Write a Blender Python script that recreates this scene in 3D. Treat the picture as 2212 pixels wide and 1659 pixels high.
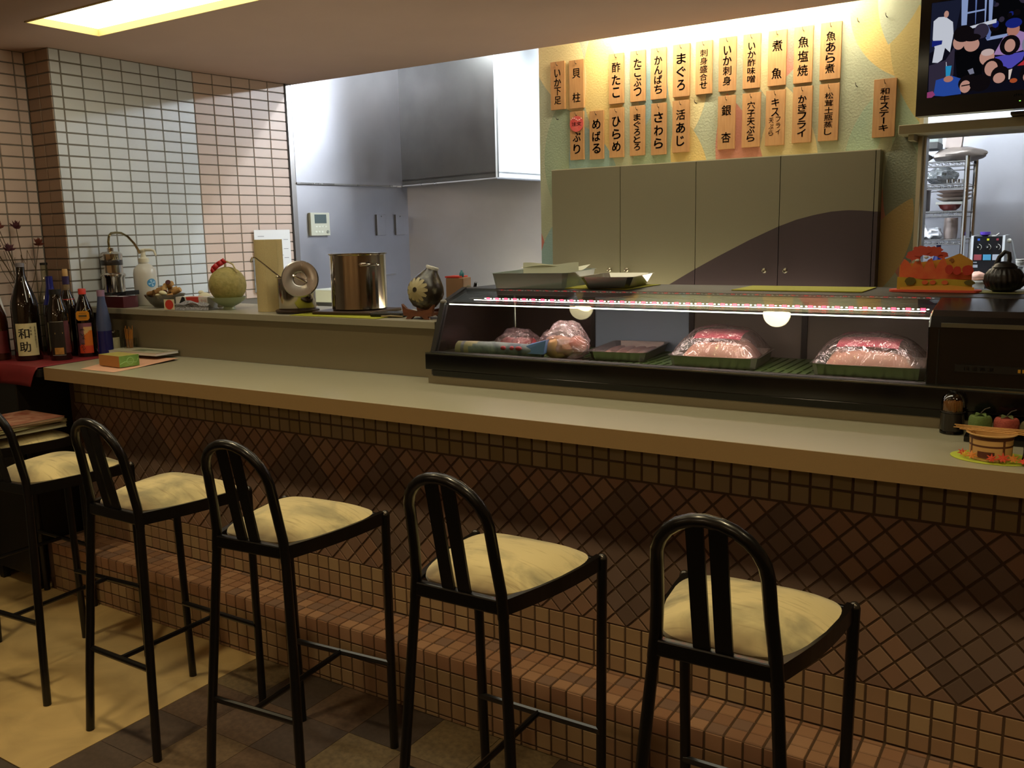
import bpy, bmesh, math, random
from mathutils import Vector, Matrix, Euler
from math import sin, cos, pi, radians as R

for o in list(bpy.data.objects): bpy.data.objects.remove(o)
SC = bpy.context.scene
COL = SC.collection
rnd = random.Random(7)

# ------------------------------------------------------------------ camera, world, exposure
cam_d = bpy.data.cameras.new('camera')
cam = bpy.data.objects.new('camera', cam_d); COL.objects.link(cam)
cam_d.sensor_width = 36.0; cam_d.lens = 36.0 * 1927.0 / 2212.0
cam_d.clip_start = 0.05; cam_d.clip_end = 60
pitch, roll, yaw = R(9.5934), R(-1.23076), R(32.494)
fw = Vector((-sin(yaw)*cos(pitch), cos(yaw)*cos(pitch), -sin(pitch)))
rt = Vector((cos(yaw), sin(yaw), 0.0)); up = rt.cross(fw)
r2 = cos(roll)*rt + sin(roll)*up; u2 = -sin(roll)*rt + cos(roll)*up
cam.matrix_world = Matrix(((r2.x, u2.x, -fw.x, 0), (r2.y, u2.y, -fw.y, 0), (r2.z, u2.z, -fw.z, 1.469), (0, 0, 0, 1)))
SC.camera = cam
vs = SC.view_settings
vs.view_transform = 'Standard'; vs.look = 'None'; vs.gamma = 1.0; vs.use_curve_mapping = False
vs.exposure = 0.0
SC.display_settings.display_device = 'sRGB'
wd = bpy.data.worlds.new('world'); SC.world = wd; wd.use_nodes = True
wd.node_tree.nodes['Background'].inputs[0].default_value = (0.9, 0.75, 0.55, 1)
wd.node_tree.nodes['Background'].inputs[1].default_value = 0.01
SC.cycles.use_denoising = True
SC.cycles.max_bounces = 10; SC.cycles.transparent_max_bounces = 24
SC.cycles.sample_clamp_indirect = 4.0
SC.cycles.caustics_reflective = False; SC.cycles.caustics_refractive = False

# light levels, tuned together
L_RECESS = 5.0      # ceiling light recess over the counter
L_SPOT = 34.0       # downlights over the stools
L_COVE = 150.0       # tubes hidden behind the ceiling edge, over the menu wall
L_KITCHEN = 170.0    # fluorescent fittings in the kitchen
L_GALLEY = 60.0     # kitchen behind the serving hatch
L_LED = 14.0
L_CASE = 7.0
L_TV = 0.6
L_FILL_TUBE = 40.0       # added hidden fill tubes that brighten the ceiling
L_FILL = 40.0    # added fill lamps, unseen behind the camera, lifting the ceiling
WARM = (1.0, 0.82, 0.47); TUBE = (1.0, 0.92, 0.68); COOL = (0.84, 0.92, 1.0)

# ------------------------------------------------------------------ helpers: materials
def lin(c):
    if isinstance(c, str):
        c = c.lstrip('#'); c = [int(c[i:i+2], 16)/255 for i in (0, 2, 4)]
    return tuple((x/12.92 if x <= 0.04045 else ((x+0.055)/1.055)**2.4) for x in c) + (1.0,)

MATS = {}
def mat(name, col, rough=0.5, metal=0.0, spec=0.5, noise=0.0, nscale=20.0, bump=0.0, bscale=200.0, col2=None,
        coat=0.0, emit=None, estr=0.0, rvar=0.0, aniso=0.0, sheen=0.0, stretch=None, distort=0.0, objrand=0.0):
    if name in MATS: return MATS[name]
    m = bpy.data.materials.new(name); m.use_nodes = True
    nt = m.node_tree; N = nt.nodes; L = nt.links
    b = N['Principled BSDF']
    c = lin(col)
    b.inputs['Base Color'].default_value = c
    b.inputs['Roughness'].default_value = rough
    b.inputs['Metallic'].default_value = metal
    b.inputs['Specular IOR Level'].default_value = spec
    b.inputs['Coat Weight'].default_value = coat
    b.inputs['Anisotropic'].default_value = aniso
    if sheen: b.inputs['Sheen Weight'].default_value = sheen
    if emit is not None:
        b.inputs['Emission Color'].default_value = lin(emit); b.inputs['Emission Strength'].default_value = estr
    tc = None
    if noise or bump or rvar or col2 or stretch:
        tc = N.new('ShaderNodeTexCoord'); mp = N.new('ShaderNodeMapping')
        L.new(tc.outputs['Object'], mp.inputs[0])
        if stretch: mp.inputs['Scale'].default_value = stretch
    src = None
    if noise or col2:
        nz = N.new('ShaderNodeTexNoise'); nz.inputs['Scale'].default_value = nscale; nz.inputs['Detail'].default_value = 6
        nz.inputs['Distortion'].default_value = distort
        L.new(mp.outputs[0], nz.inputs['Vector'])
        rp = N.new('ShaderNodeMapRange'); rp.inputs[1].default_value = 0.3; rp.inputs[2].default_value = 0.7
        L.new(nz.outputs['Fac'], rp.inputs[0])
        mx = N.new('ShaderNodeMix'); mx.data_type = 'RGBA'
        c2 = lin(col2) if col2 else tuple(x*(1-noise) for x in c[:3]) + (1,)
        mx.inputs[6].default_value = c; mx.inputs[7].default_value = c2
        L.new(rp.outputs[0], mx.inputs[0]); src = mx.outputs[2]
        if rvar:
            rr = N.new('ShaderNodeMapRange'); rr.inputs[1].default_value = 0.3; rr.inputs[2].default_value = 0.7
            rr.inputs[3].default_value = max(0.02, rough-rvar); rr.inputs[4].default_value = min(1, rough+rvar)
            L.new(nz.outputs['Fac'], rr.inputs[0]); L.new(rr.outputs[0], b.inputs['Roughness'])
    if objrand:
        oi = N.new('ShaderNodeObjectInfo'); hs = N.new('ShaderNodeHueSaturation')
        mr = N.new('ShaderNodeMapRange'); mr.inputs[3].default_value = 1-objrand; mr.inputs[4].default_value = 1+objrand
        L.new(oi.outputs['Random'], mr.inputs[0]); L.new(mr.outputs[0], hs.inputs['Value'])
        if src: L.new(src, hs.inputs['Color'])
        else: hs.inputs['Color'].default_value = c
        src = hs.outputs[0]
    if src: L.new(src, b.inputs['Base Color'])
    if bump:
        n2 = N.new('ShaderNodeTexNoise'); n2.inputs['Scale'].default_value = bscale; n2.inputs['Detail'].default_value = 4
        L.new(mp.outputs[0], n2.inputs['Vector'])
        bp = N.new('ShaderNodeBump'); bp.inputs['Strength'].default_value = bump; bp.inputs['Distance'].default_value = 0.004
        L.new(n2.outputs['Fac'], bp.inputs['Height']); L.new(bp.outputs[0], b.inputs['Normal'])
    MATS[name] = m
    return m

def emis(name, col, strength):
    if name in MATS: return MATS[name]
    m = bpy.data.materials.new(name); m.use_nodes = True
    nt = m.node_tree; nt.nodes.clear()
    e = nt.nodes.new('ShaderNodeEmission'); o = nt.nodes.new('ShaderNodeOutputMaterial')
    e.inputs[0].default_value = lin(col) if isinstance(col, str) else tuple(col) + (1,)
    e.inputs[1].default_value = strength
    nt.links.new(e.outputs[0], o.inputs[0]); MATS[name] = m
    return m

def film(name, tint, gloss_rough=0.03, fac=0.1, bump=0.0, bscale=40.0, opaque=0.0, ocol='#ffffff', stretch=None):
    """thin clear sheet: see-through with a Fresnel reflection, some milky share"""
    if name in MATS: return MATS[name]
    m = bpy.data.materials.new(name); m.use_nodes = True
    nt = m.node_tree; nt.nodes.clear(); N = nt.nodes; L = nt.links
    out = N.new('ShaderNodeOutputMaterial')
    tr = N.new('ShaderNodeBsdfTransparent'); tr.inputs[0].default_value = lin(tint)
    gl = N.new('ShaderNodeBsdfGlossy'); gl.inputs['Roughness'].default_value = gloss_rough
    lw = N.new('ShaderNodeLayerWeight'); lw.inputs['Blend'].default_value = 0.25
    mr = N.new('ShaderNodeMapRange'); mr.inputs[3].default_value = fac; mr.inputs[4].default_value = min(1, fac*5)
    L.new(lw.outputs['Fresnel'], mr.inputs[0])
    mx = N.new('ShaderNodeMixShader'); L.new(mr.outputs[0], mx.inputs[0])
    base = tr.outputs[0]
    if opaque:
        df = N.new('ShaderNodeBsdfDiffuse'); df.inputs[0].default_value = lin(ocol)
        m0 = N.new('ShaderNodeMixShader'); m0.inputs[0].default_value = opaque
        L.new(tr.outputs[0], m0.inputs[1]); L.new(df.outputs[0], m0.inputs[2]); base = m0.outputs[0]
    L.new(base, mx.inputs[1]); L.new(gl.outputs[0], mx.inputs[2])
    if bump:
        tc = N.new('ShaderNodeTexCoord'); nz = N.new('ShaderNodeTexNoise'); nz.inputs['Scale'].default_value = bscale
        mp = N.new('ShaderNodeMapping'); L.new(tc.outputs['Object'], mp.inputs[0])
        if stretch: mp.inputs['Scale'].default_value = stretch
        L.new(mp.outputs[0], nz.inputs['Vector']); nz.inputs['Detail'].default_value = 3; nz.inputs['Distortion'].default_value = 1.5
        bp = N.new('ShaderNodeBump'); bp.inputs['Strength'].default_value = bump; bp.inputs['Distance'].default_value = 0.02
        L.new(nz.outputs['Fac'], bp.inputs['Height']); L.new(bp.outputs[0], gl.inputs['Normal'])
        L.new(bp.outputs[0], lw.inputs['Normal'])
    L.new(mx.outputs[0], out.inputs[0]); MATS[name] = m
    return m

# ------------------------------------------------------------------ helpers: geometry
class B:
    """collects shapes; build() links them as ONE mesh object"""
    def __init__(s): s.v = []; s.f = []; s.m = []; s.sm = []
    def add(s, vs_, fs, mi=0, smooth=False):
        n = len(s.v); s.v += [tuple(v) for v in vs_]
        for f in fs: s.f.append([n+i for i in f]); s.m.append(mi); s.sm.append(smooth)
        return s
    def box(s, x0, x1, y0, y1, z0, z1, mi=0, rz=0.0, c=None):
        vs_ = [(x, y, z) for z in (z0, z1) for y in (y0, y1) for x in (x0, x1)]
        if rz:
            cx, cy = c if c else ((x0+x1)/2, (y0+y1)/2)
            vs_ = [(cx+(x-cx)*cos(rz)-(y-cy)*sin(rz), cy+(x-cx)*sin(rz)+(y-cy)*cos(rz), z) for x, y, z in vs_]
        return s.add(vs_, [(0, 2, 3, 1), (4, 5, 7, 6), (0, 1, 5, 4), (2, 6, 7, 3), (0, 4, 6, 2), (1, 3, 7, 5)], mi)
    def hexa(s, p, mi=0):   # 8 points: bottom 4 (ccw from above), top 4
        return s.add(p, [(3, 2, 1, 0), (4, 5, 6, 7), (0, 1, 5, 4), (1, 2, 6, 5), (2, 3, 7, 6), (3, 0, 4, 7)], mi)
    def lathe(s, prof, cx=0, cy=0, z0=0, n=28, mi=0, smooth=True, mis=None, axis=None, org=None, cap=True, a0=0.0):
        """prof: (r, z) from bottom to top"""
        vs_ = []; fs = []
        for r, z in prof:
            for k in range(n):
                a = a0 + 2*pi*k/n
                vs_.append(Vector((r*cos(a), r*sin(a), z)))
        if axis is not None:
            q = Vector((0, 0, 1)).rotation_difference(Vector(axis).normalized())
            vs_ = [q @ v for v in vs_]; o = Vector(org)
            vs_ = [v+o for v in vs_]
        else: vs_ = [v+Vector((cx, cy, z0)) for v in vs_]
        base = len(s.v); s.v += [tuple(v) for v in vs_]
        for i in range(len(prof)-1):
            mm = mis[i] if mis else mi
            for k in range(n):
                k2 = (k+1) % n
                s.f.append([base+i*n+k, base+i*n+k2, base+(i+1)*n+k2, base+(i+1)*n+k]); s.m.append(mm); s.sm.append(smooth)
        if cap:
            if prof[0][0] > 1e-5: s.f.append([base+k for k in reversed(range(n))]); s.m.append(mis[0] if mis else mi); s.sm.append(False)
            if prof[-1][0] > 1e-5: s.f.append([base+(len(prof)-1)*n+k for k in range(n)]); s.m.append(mis[-1] if mis else mi); s.sm.append(False)
        return s
    def rod(s, p, q, r, r1=None, n=10, mi=0):
        p = Vector(p); q = Vector(q); d = q-p
        return s.lathe([(r, 0), (r if r1 is None else r1, d.length)], n=n, mi=mi, axis=d, org=p)
    def tube(s, pts, r, n=8, mi=0, closed=False):
        pts = [Vector(p) for p in pts]; m = len(pts)
        rr = r if isinstance(r, (list, tuple)) else [r]*m
        rings = []; prev = None
        for i, p in enumerate(pts):
            if closed: t = pts[(i+1) % m]-pts[i-1]
            else: t = pts[min(i+1, m-1)]-pts[max(i-1, 0)]
            t.normalize()
            if prev is None:
                a = Vector((0, 0, 1)) if abs(t.z) < 0.9 else Vector((1, 0, 0))
                nrm = t.cross(a).normalized()
            else:
                nrm = (prev - t*prev.dot(t)).normalized()
            prev = nrm; bn = t.cross(nrm)
            rings.append([p + rr[i]*(cos(2*pi*k/n)*nrm + sin(2*pi*k/n)*bn) for k in range(n)])
        base = len(s.v)
        for g in rings: s.v += [tuple(v) for v in g]
        for i in range(m if closed else m-1):
            j = (i+1) % m
            for k in range(n):
                k2 = (k+1) % n
                s.f.append([base+i*n+k, base+i*n+k2, base+j*n+k2, base+j*n+k]); s.m.append(mi); s.sm.append(True)
        if not closed:
            s.f.append([base+k for k in reversed(range(n))]); s.m.append(mi); s.sm.append(False)
            s.f.append([base+(m-1)*n+k for k in range(n)]); s.m.append(mi); s.sm.append(False)
        return s
    def ball(s, c, rx, ry=None, rz=None, n=14, m=9, mi=0, rot=None):
        ry = rx if ry is None else ry; rz = rx if rz is None else rz
        base = len(s.v); c = Vector(c)
        P = [Vector((0, 0, -rz))]
        for i in range(1, m):
            t = -pi/2+pi*i/m
            for k in range(n): P.append(Vector((rx*cos(t)*cos(2*pi*k/n), ry*cos(t)*sin(2*pi*k/n), rz*sin(t))))
        P.append(Vector((0, 0, rz)))
        if rot is not None: P = [Euler(rot).to_matrix() @ p for p in P]
        s.v += [tuple(p+c) for p in P]
        for k in range(n):
            k2 = (k+1) % n
            s.f.append([base, base+1+k2, base+1+k]); s.m.append(mi); s.sm.append(True)
            for i in range(m-2):
                a = base+1+i*n
                s.f.append([a+k, a+k2, a+n+k2, a+n+k]); s.m.append(mi); s.sm.append(True)
            a = base+1+(m-2)*n
            s.f.append([a+k, a+k2, base+len(P)-1]); s.m.append(mi); s.sm.append(True)
        return s
    def prism(s, poly, h0, h1, plane='xy', mi=0, smooth=False, f=None):
        """poly of 2D points extruded; plane xy -> along z, xz -> along y, yz -> along x"""
        def M(a, b, h):
            if f: return f(a, b, h)
            return {'xy': (a, b, h), 'xz': (a, h, b), 'yz': (h, a, b)}[plane]
        n = len(poly)
        vs_ = [M(a, b, h0) for a, b in poly]+[M(a, b, h1) for a, b in poly]
        fs = [list(reversed(range(n))), list(range(n, 2*n))]+[[i, (i+1) % n, n+(i+1) % n, n+i] for i in range(n)]
        return s.add(vs_, fs, mi, smooth)
    def grid(s, fn, nu, nv, mi=0, smooth=True, mif=None):
        base = len(s.v)
        for j in range(nv+1):
            for i in range(nu+1): s.v.append(tuple(fn(i/nu, j/nv)))
        w = nu+1
        for j in range(nv):
            for i in range(nu):
                s.f.append([base+j*w+i, base+j*w+i+1, base+(j+1)*w+i+1, base+(j+1)*w+i])
                s.m.append(mif((i+.5)/nu, (j+.5)/nv) if mif else mi); s.sm.append(smooth)
        return s

ORG = {}
def link_mesh(name, b, mats, parent=None, org=(0, 0, 0), fixn=True):
    me = bpy.data.meshes.new(name)
    o3 = Vector(org)
    me.from_pydata([tuple(Vector(v)-o3) for v in b.v], [], b.f)
    mats = mats if isinstance(mats, (list, tuple)) else [mats]
    for m in mats: me.materials.append(m)
    me.polygons.foreach_set('material_index', b.m)
    me.polygons.foreach_set('use_smooth', b.sm)
    if fixn:
        bm = bmesh.new(); bm.from_mesh(me); bmesh.ops.recalc_face_normals(bm, faces=bm.faces); bm.to_mesh(me); bm.free()
        if any(b.sm): me.set_sharp_from_angle(angle=R(42))
    me.update()
    o = bpy.data.objects.new(name, me); COL.objects.link(o)
    if parent is not None: o.parent = parent
    return o
def bevel(o, w=0.002, seg=2):
    md = o.modifiers.new('bevel', 'BEVEL'); md.width = w; md.segments = seg; md.limit_method = 'ANGLE'; md.angle_limit = R(40)
    return o
def tag(o, label=None, cat=None, group=None, kind=None):
    if label: o['label'] = label
    if cat: o['category'] = cat
    if group: o['group'] = group
    if kind: o['kind'] = kind
    return o
def thing(name, label, cat, org=(0, 0, 0), group=None, rz=0.0):
    o = bpy.data.objects.new(name, None); COL.objects.link(o); o.empty_display_size = 0.05
    o.location = org; o.rotation_euler = (0, 0, rz)
    ORG[o] = Vector(org); return tag(o, label, cat, group)
def part(name, b, mats, parent, label=None, world=True, bev=0.0):
    """part of a thing; shapes in b are given in world coordinates (world=True) or in the thing's own"""
    root = parent
    while root.parent is not None: root = root.parent
    o = link_mesh(name, b, mats, parent, ORG.get(root, Vector()) if world else (0, 0, 0))
    if label: o['label'] = label
    if bev: bevel(o, bev)
    return o
def single(name, b, mats, label, cat, org, group=None, bev=0.0):
    o = link_mesh(name, b, mats, None, org); o.location = org; ORG[o] = Vector(org)
    if bev: bevel(o, bev)
    return tag(o, label, cat, group)
def struct(name, b, mats, bev=0.0):
    o = link_mesh(name, b, mats); ORG[o] = Vector(); o['kind'] = 'structure'
    if bev: bevel(o, bev)
    return o
def copy_tree(o, parent=None):
    c = o.copy(); COL.objects.link(c); c.parent = parent
    for ch in o.children: copy_tree(ch, c)
    return c

def text_geo(body, line=1.0, thick=0.0):
    cu = bpy.data.curves.new('lettering', 'FONT'); cu.body = body; cu.align_x = 'CENTER'; cu.space_line = line; cu.offset = thick
    cu.resolution_u = 3
    to = bpy.data.objects.new('lettering', cu); COL.objects.link(to)
    dg = bpy.context.evaluated_depsgraph_get()
    me = bpy.data.meshes.new_from_object(to.evaluated_get(dg))
    vs_ = [tuple(v.co) for v in me.vertices]; fs = [list(p.vertices) for p in me.polygons]
    bpy.data.objects.remove(to); bpy.data.curves.remove(cu); bpy.data.meshes.remove(me)
    return vs_, fs
def text_fit(b, body, f, w, h, line=1.0, thick=0.0, mi=0, keep=False):
    """lettering scaled into a w x h box centred on 0,0 and sent through f(x, y) -> 3D"""
    vs_, fs = text_geo(body, line, 0.0)
    if not vs_: return b
    xs = [v[0] for v in vs_]; ys = [v[1] for v in vs_]
    sx = w/max(1e-6, max(xs)-min(xs)); sy = h/max(1e-6, max(ys)-min(ys))
    if keep: sx = sy = min(sx, sy)
    cx = (max(xs)+min(xs))/2; cy = (max(ys)+min(ys))/2
    offs = [(0.0, 0.0)]
    if thick:
        q = thick*0.55*min(abs(sx), abs(sy)); offs = [(-q, -q*.6), (q, -q*.6), (0.0, q), (-q, q*.5), (q, q*.5)]
    for ox, oy in offs: b.add([f((x-cx)*sx+ox, (y-cy)*sy+oy) for x, y, z in vs_], fs, mi)
    return b

# ------------------------------------------------------------------ materials
M = {}
M['ceiling'] = mat('ceiling_plaster', '#bb9e8e', 0.85, bump=0.15, bscale=300, noise=0.06, nscale=3)
M['plaster'] = mat('wall_plaster', '#b79c7a', 0.85, bump=0.1)
M['grout'] = mat('grey_grout', '#6f6a62', 0.9)
M['grout_brown'] = mat('brown_grout', '#4f3a26', 0.9)
M['tile_blue'] = mat('pale_blue_tile', '#c9cfd3', 0.38, spec=0.5, objrand=0.03, noise=0.04, nscale=9)
M['tile_pink'] = mat('pale_pink_tile', '#cfbaae', 0.38, spec=0.5, objrand=0.04, noise=0.05, nscale=9)
M['tile_brown'] = mat('tan_brown_tile', '#9d836e', 0.45, objrand=0.07)
M['counter'] = mat('grey_beige_laminate', '#a29d84', 0.32, spec=0.45, noise=0.06, nscale=900, bump=0.02, bscale=700)
M['ledge'] = mat('grey_laminate', '#98937f', 0.4, noise=0.05, nscale=600)
M['ledge_panel'] = mat('taupe_laminate', '#827861', 0.45, noise=0.05, nscale=500)
M['black_gloss'] = mat('black_gloss', '#0b0a0a', 0.14, spec=0.5)
M['black_enamel'] = mat('black_enamel', '#0b0908', 0.28, spec=0.45, coat=0.1)
M['black_satin'] = mat('black_satin', '#15120f', 0.45)
M['black_plastic'] = mat('black_plastic', '#121212', 0.35)
M['steel'] = mat('brushed_steel', '#b8b6b4', 0.30, metal=1.0, noise=0.12, nscale=7, rvar=0.08, stretch=(1, 1, 0.25))
M['steel_wall'] = mat('worn_steel_sheet', '#c4c4cb', 0.40, metal=1.0, noise=0.10, nscale=3.0, rvar=0.07, distort=0.6)
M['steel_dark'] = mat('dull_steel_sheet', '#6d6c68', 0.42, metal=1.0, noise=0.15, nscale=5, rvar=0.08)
M['steel_polish'] = mat('polished_steel', '#c2b9ad', 0.12, metal=1.0, noise=0.1, nscale=6, rvar=0.04)
M['tray_steel'] = mat('dull_tray_steel', '#a9a59a', 0.34, metal=1.0, noise=0.08, nscale=12)
M['chrome'] = mat('chrome', '#d0cdc8', 0.08, metal=1.0)
M['white'] = mat('white_plastic', '#d8d5cc', 0.4)
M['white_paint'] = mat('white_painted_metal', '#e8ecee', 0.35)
M['paper'] = mat('white_paper', '#e6e8ea', 0.8)
M['ink'] = mat('black_ink', '#1a1410', 0.7)
M['ink_grey'] = mat('grey_ink', '#8d9097', 0.8)
M['red_ink'] = mat('red_ink', '#c23a2c', 0.6)
M['wood_plank'] = mat('cedar_plank', '#b98a55', 0.6, col2='#a67746', nscale=14, stretch=(6, 6, 0.6), objrand=0.09)
M['wood_brown'] = mat('brown_wood', '#7a4a31', 0.45, col2='#5f3724', nscale=18, stretch=(1, 5, 5))
M['wood_dark'] = mat('dark_wood', '#3b2718', 0.45, noise=0.3, nscale=14)
M['glass'] = film('clear_glass', '#f2f5f2', 0.01, 0.035)
M['glass_case'] = film('case_glass', '#eef2ef', 0.005, 0.045)
M['wrap'] = film('cling_film', '#fdf3f0', 0.10, 0.14, bump=1.0, bscale=22, opaque=0.07, ocol='#ffe9e2', stretch=(1.0, 1.0, 0.45))
M['bag'] = film('clear_bag', '#fff2f2', 0.16, 0.16, bump=1.0, bscale=34, opaque=0.16, ocol='#ffdada')
M['seat'] = None

def seat_material():
    m = bpy.data.materials.new('worn_yellow_velvet'); m.use_nodes = True
    nt = m.node_tree; N = nt.nodes; L = nt.links; b = N['Principled BSDF']
    b.inputs['Roughness'].default_value = 0.85; b.inputs['Sheen Weight'].default_value = 0.35
    tc = N.new('ShaderNodeTexCoord'); oi = N.new('ShaderNodeObjectInfo')
    ad = N.new('ShaderNodeVectorMath'); ad.operation = 'ADD'
    sc = N.new('ShaderNodeVectorMath'); sc.operation = 'SCALE'; sc.inputs[0].default_value = (7, 3, 5)
    L.new(oi.outputs['Random'], sc.inputs['Scale']); L.new(tc.outputs['Object'], ad.inputs[0]); L.new(sc.outputs[0], ad.inputs[1])
    n1 = N.new('ShaderNodeTexNoise'); n1.inputs['Scale'].default_value = 7; n1.inputs['Detail'].default_value = 7; n1.inputs['Distortion'].default_value = 0.6
    L.new(ad.outputs[0], n1.inputs['Vector'])
    r1 = N.new('ShaderNodeMapRange'); r1.inputs[1].default_value = 0.46; r1.inputs[2].default_value = 0.66
    L.new(n1.outputs['Fac'], r1.inputs[0])
    mp = N.new('ShaderNodeMapping'); mp.inputs['Scale'].default_value = (10, 90, 10); L.new(ad.outputs[0], mp.inputs[0])
    n2 = N.new('ShaderNodeTexNoise'); n2.inputs['Scale'].default_value = 1.2; n2.inputs['Detail'].default_value = 3; L.new(mp.outputs[0], n2.inputs['Vector'])
    r2_ = N.new('ShaderNodeMapRange'); r2_.inputs[1].default_value = 0.55; r2_.inputs[2].default_value = 0.75; r2_.inputs[4].default_value = 0.5
    L.new(n2.outputs['Fac'], r2_.inputs[0])
    # darker mottled band along the back edge (local y small)
    sx = N.new('ShaderNodeSeparateXYZ'); L.new(tc.outputs['Object'], sx.inputs[0])
    rb = N.new('ShaderNodeMapRange'); rb.inputs[1].default_value = 0.13; rb.inputs[2].default_value = 0.055; L.new(sx.outputs['Y'], rb.inputs[0])
    n3 = N.new('ShaderNodeTexNoise'); n3.inputs['Scale'].default_value = 12; L.new(ad.outputs[0], n3.inputs['Vector'])
    mb = N.new('ShaderNodeMath'); mb.operation = 'MULTIPLY'; L.new(rb.outputs[0], mb.inputs[0]); L.new(n3.outputs['Fac'], mb.inputs[1])
    mb2 = N.new('ShaderNodeMath'); mb2.operation = 'MULTIPLY'; mb2.use_clamp = True; mb2.inputs[1].default_value = 1.7; L.new(mb.outputs[0], mb2.inputs[0])
    def mix(fac, a, c2):
        x = N.new('ShaderNodeMix'); x.data_type = 'RGBA'
        if isinstance(a, tuple): x.inputs[6].default_value = a
        else: L.new(a, x.inputs[6])
        x.inputs[7].default_value = c2; L.new(fac, x.inputs[0]); return x.outputs[2]
    c = mix(r1.outputs[0], lin('#c4b27e'), lin('#857c58'))
    c = mix(r2_.outputs[0], c, lin('#6d5a33'))
    c = mix(mb2.outputs[0], c, lin('#5b4322'))
    L.new(c, b.inputs['Base Color'])
    return m
M['seat'] = seat_material()

def mural_material():
    """painted wall: tall lens-shaped leaves in yellow, pink, sage and grey over a sage ground"""
    m = bpy.data.materials.new('painted_leaf_mural'); m.use_nodes = True
    nt = m.node_tree; N = nt.nodes; L = nt.links; b = N['Principled BSDF']
    b.inputs['Roughness'].default_value = 0.85; b.inputs['Specular IOR Level'].default_value = 0.2
    tc = N.new('ShaderNodeTexCoord')
    pr = random.Random(11)
    pal = ['#d2b774', '#c28672', '#9fb094', '#8ea69f', '#d8c690', '#b97364', '#96a386']
    src = None
    col = lin('#abad8f')
    lenses = []
    x = -2.42
    while x < -0.45:
        for k in range(4):
            lenses.append((x+pr.uniform(-.06, .06), 0.95+k*0.42+pr.uniform(-.1, .1), pr.uniform(-.42, .42), pr.uniform(.42, .68), pr.uniform(.28, .46)))
        x += 0.23
    pr.shuffle(lenses)
    # the large leaves beside the cupboard on the right
    lenses += [(-0.62, 1.58, 0.10, 0.55, 0.30), (-0.70, 1.35, -0.45, 0.50, 0.34), (-0.60, 2.10, 0.25, 0.6, 0.3), (-0.66, 2.42, -0.2, 0.5, 0.36)]
    for i, (cx, cz, ang, ln, asp) in enumerate(lenses):
        half = ln/2; wid = half*asp          # lens of half-length and half-width -> two circles
        rad = (half*half+wid*wid)/(2*wid); off = rad-wid
        dx, dz = cos(ang), sin(ang)
        ds = []
        for sgn in (1, -1):
            vm = N.new('ShaderNodeVectorMath'); vm.operation = 'DISTANCE'
            sub = N.new('ShaderNodeVectorMath'); sub.operation = 'MULTIPLY'; sub.inputs[1].default_value = (1, 0, 1)
            L.new(tc.outputs['Object'], sub.inputs[0]); L.new(sub.outputs[0], vm.inputs[0])
            vm.inputs[1].default_value = (cx+sgn*off*dx, 0, cz+sgn*off*dz); ds.append(vm.outputs['Value'])
        mx = N.new('ShaderNodeMath'); mx.operation = 'MAXIMUM'; L.new(ds[0], mx.inputs[0]); L.new(ds[1], mx.inputs[1])
        lt = N.new('ShaderNodeMath'); lt.operation = 'LESS_THAN'; L.new(mx.outputs[0], lt.inputs[0]); lt.inputs[1].default_value = rad
        mm = N.new('ShaderNodeMix'); mm.data_type = 'RGBA'; L.new(lt.outputs[0], mm.inputs[0])
        if src is None: mm.inputs[6].default_value = col
        else: L.new(src, mm.inputs[6])
        mm.inputs[7].default_value = lin(pal[i % len(pal)] if i < len(lenses)-4 else ['#8b9079', '#b9a06a', '#b9a86f', '#a9ad93'][i-len(lenses)+4])
        src = mm.outputs[2]
    L.new(src, b.inputs['Base Color'])
    n2 = N.new('ShaderNodeTexNoise'); n2.inputs['Scale'].default_value = 120; n2.inputs['Detail'].default_value = 5; L.new(tc.outputs['Object'], n2.inputs['Vector'])
    bp = N.new('ShaderNodeBump'); bp.inputs['Strength'].default_value = 0.5; bp.inputs['Distance'].default_value = 0.004
    L.new(n2.outputs['Fac'], bp.inputs['Height']); L.new(bp.outputs[0], b.inputs['Normal'])
    return m

# ================================================================== ROOM SHELL
CEIL = 2.30
XL0, XL1, YP = -4.01, -3.826, 2.343        # left wall in front of / behind the pilaster, pilaster face
KX, KY = -3.826, 3.09                      # where the left wall kinks
AX, AY = -3.752, 3.637                     # end of pink tiles, start of steel sheet
DW = Vector((0.134, 0.991, 0)); NW = Vector((0.991, -0.134, 0))   # kitchen side wall: along / out of the wall
CX, CY = -3.634, 4.52                      # kitchen corner
YM = 3.95                                  # painted wall

# floor: beige sheet and dark tiles
fl = struct('floor', B().box(-4.2, 2.3, -1.5, 6.2, -0.08, -0.008), mat('floor_screed', '#2b231b', 0.8))
beige = mat('beige_marbled_vinyl', '#c9ac74', 0.5, col2='#ab9262', nscale=4.5, bump=0.04, bscale=350, distort=1.2)
part('floor_panel', B().box(-4.2, -2.377, 1.197, 2.2, -0.008, 0.0), beige, fl, 'beige marbled floor panel')
dks = [mat('floor_tile_%d' % i, c, 0.55, noise=0.35, nscale=60, bump=0.05, bscale=300, col2=c2) for i, (c, c2) in enumerate(
    [('#6f5a42', '#574634'), ('#54443a', '#443830'), ('#7d6a4c', '#5f5038'), ('#4c3f36', '#3f342c'), ('#66503e', '#503e30')])]
tm = {}
pt = 0.205
for j in range(-1, 5):
    for i in range(-3, 14):
        x0 = -2.375+i*pt; y0 = 1.195+j*pt-0.001
        if i < 0 and j >= 0: continue
        if y0 > 2.02: continue
        k = rnd.randrange(5)
        if k not in tm:
            me = link_mesh('floor_tile', B().box(0.0008, pt-0.0008, 0.0008, pt-0.0008, -0.008, 0.0), dks[k], fl); me.location = (x0, y0, 0); tm[k] = me
        else:
            c = tm[k].copy(); COL.objects.link(c); c.location = (x0, y0, 0)

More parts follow.
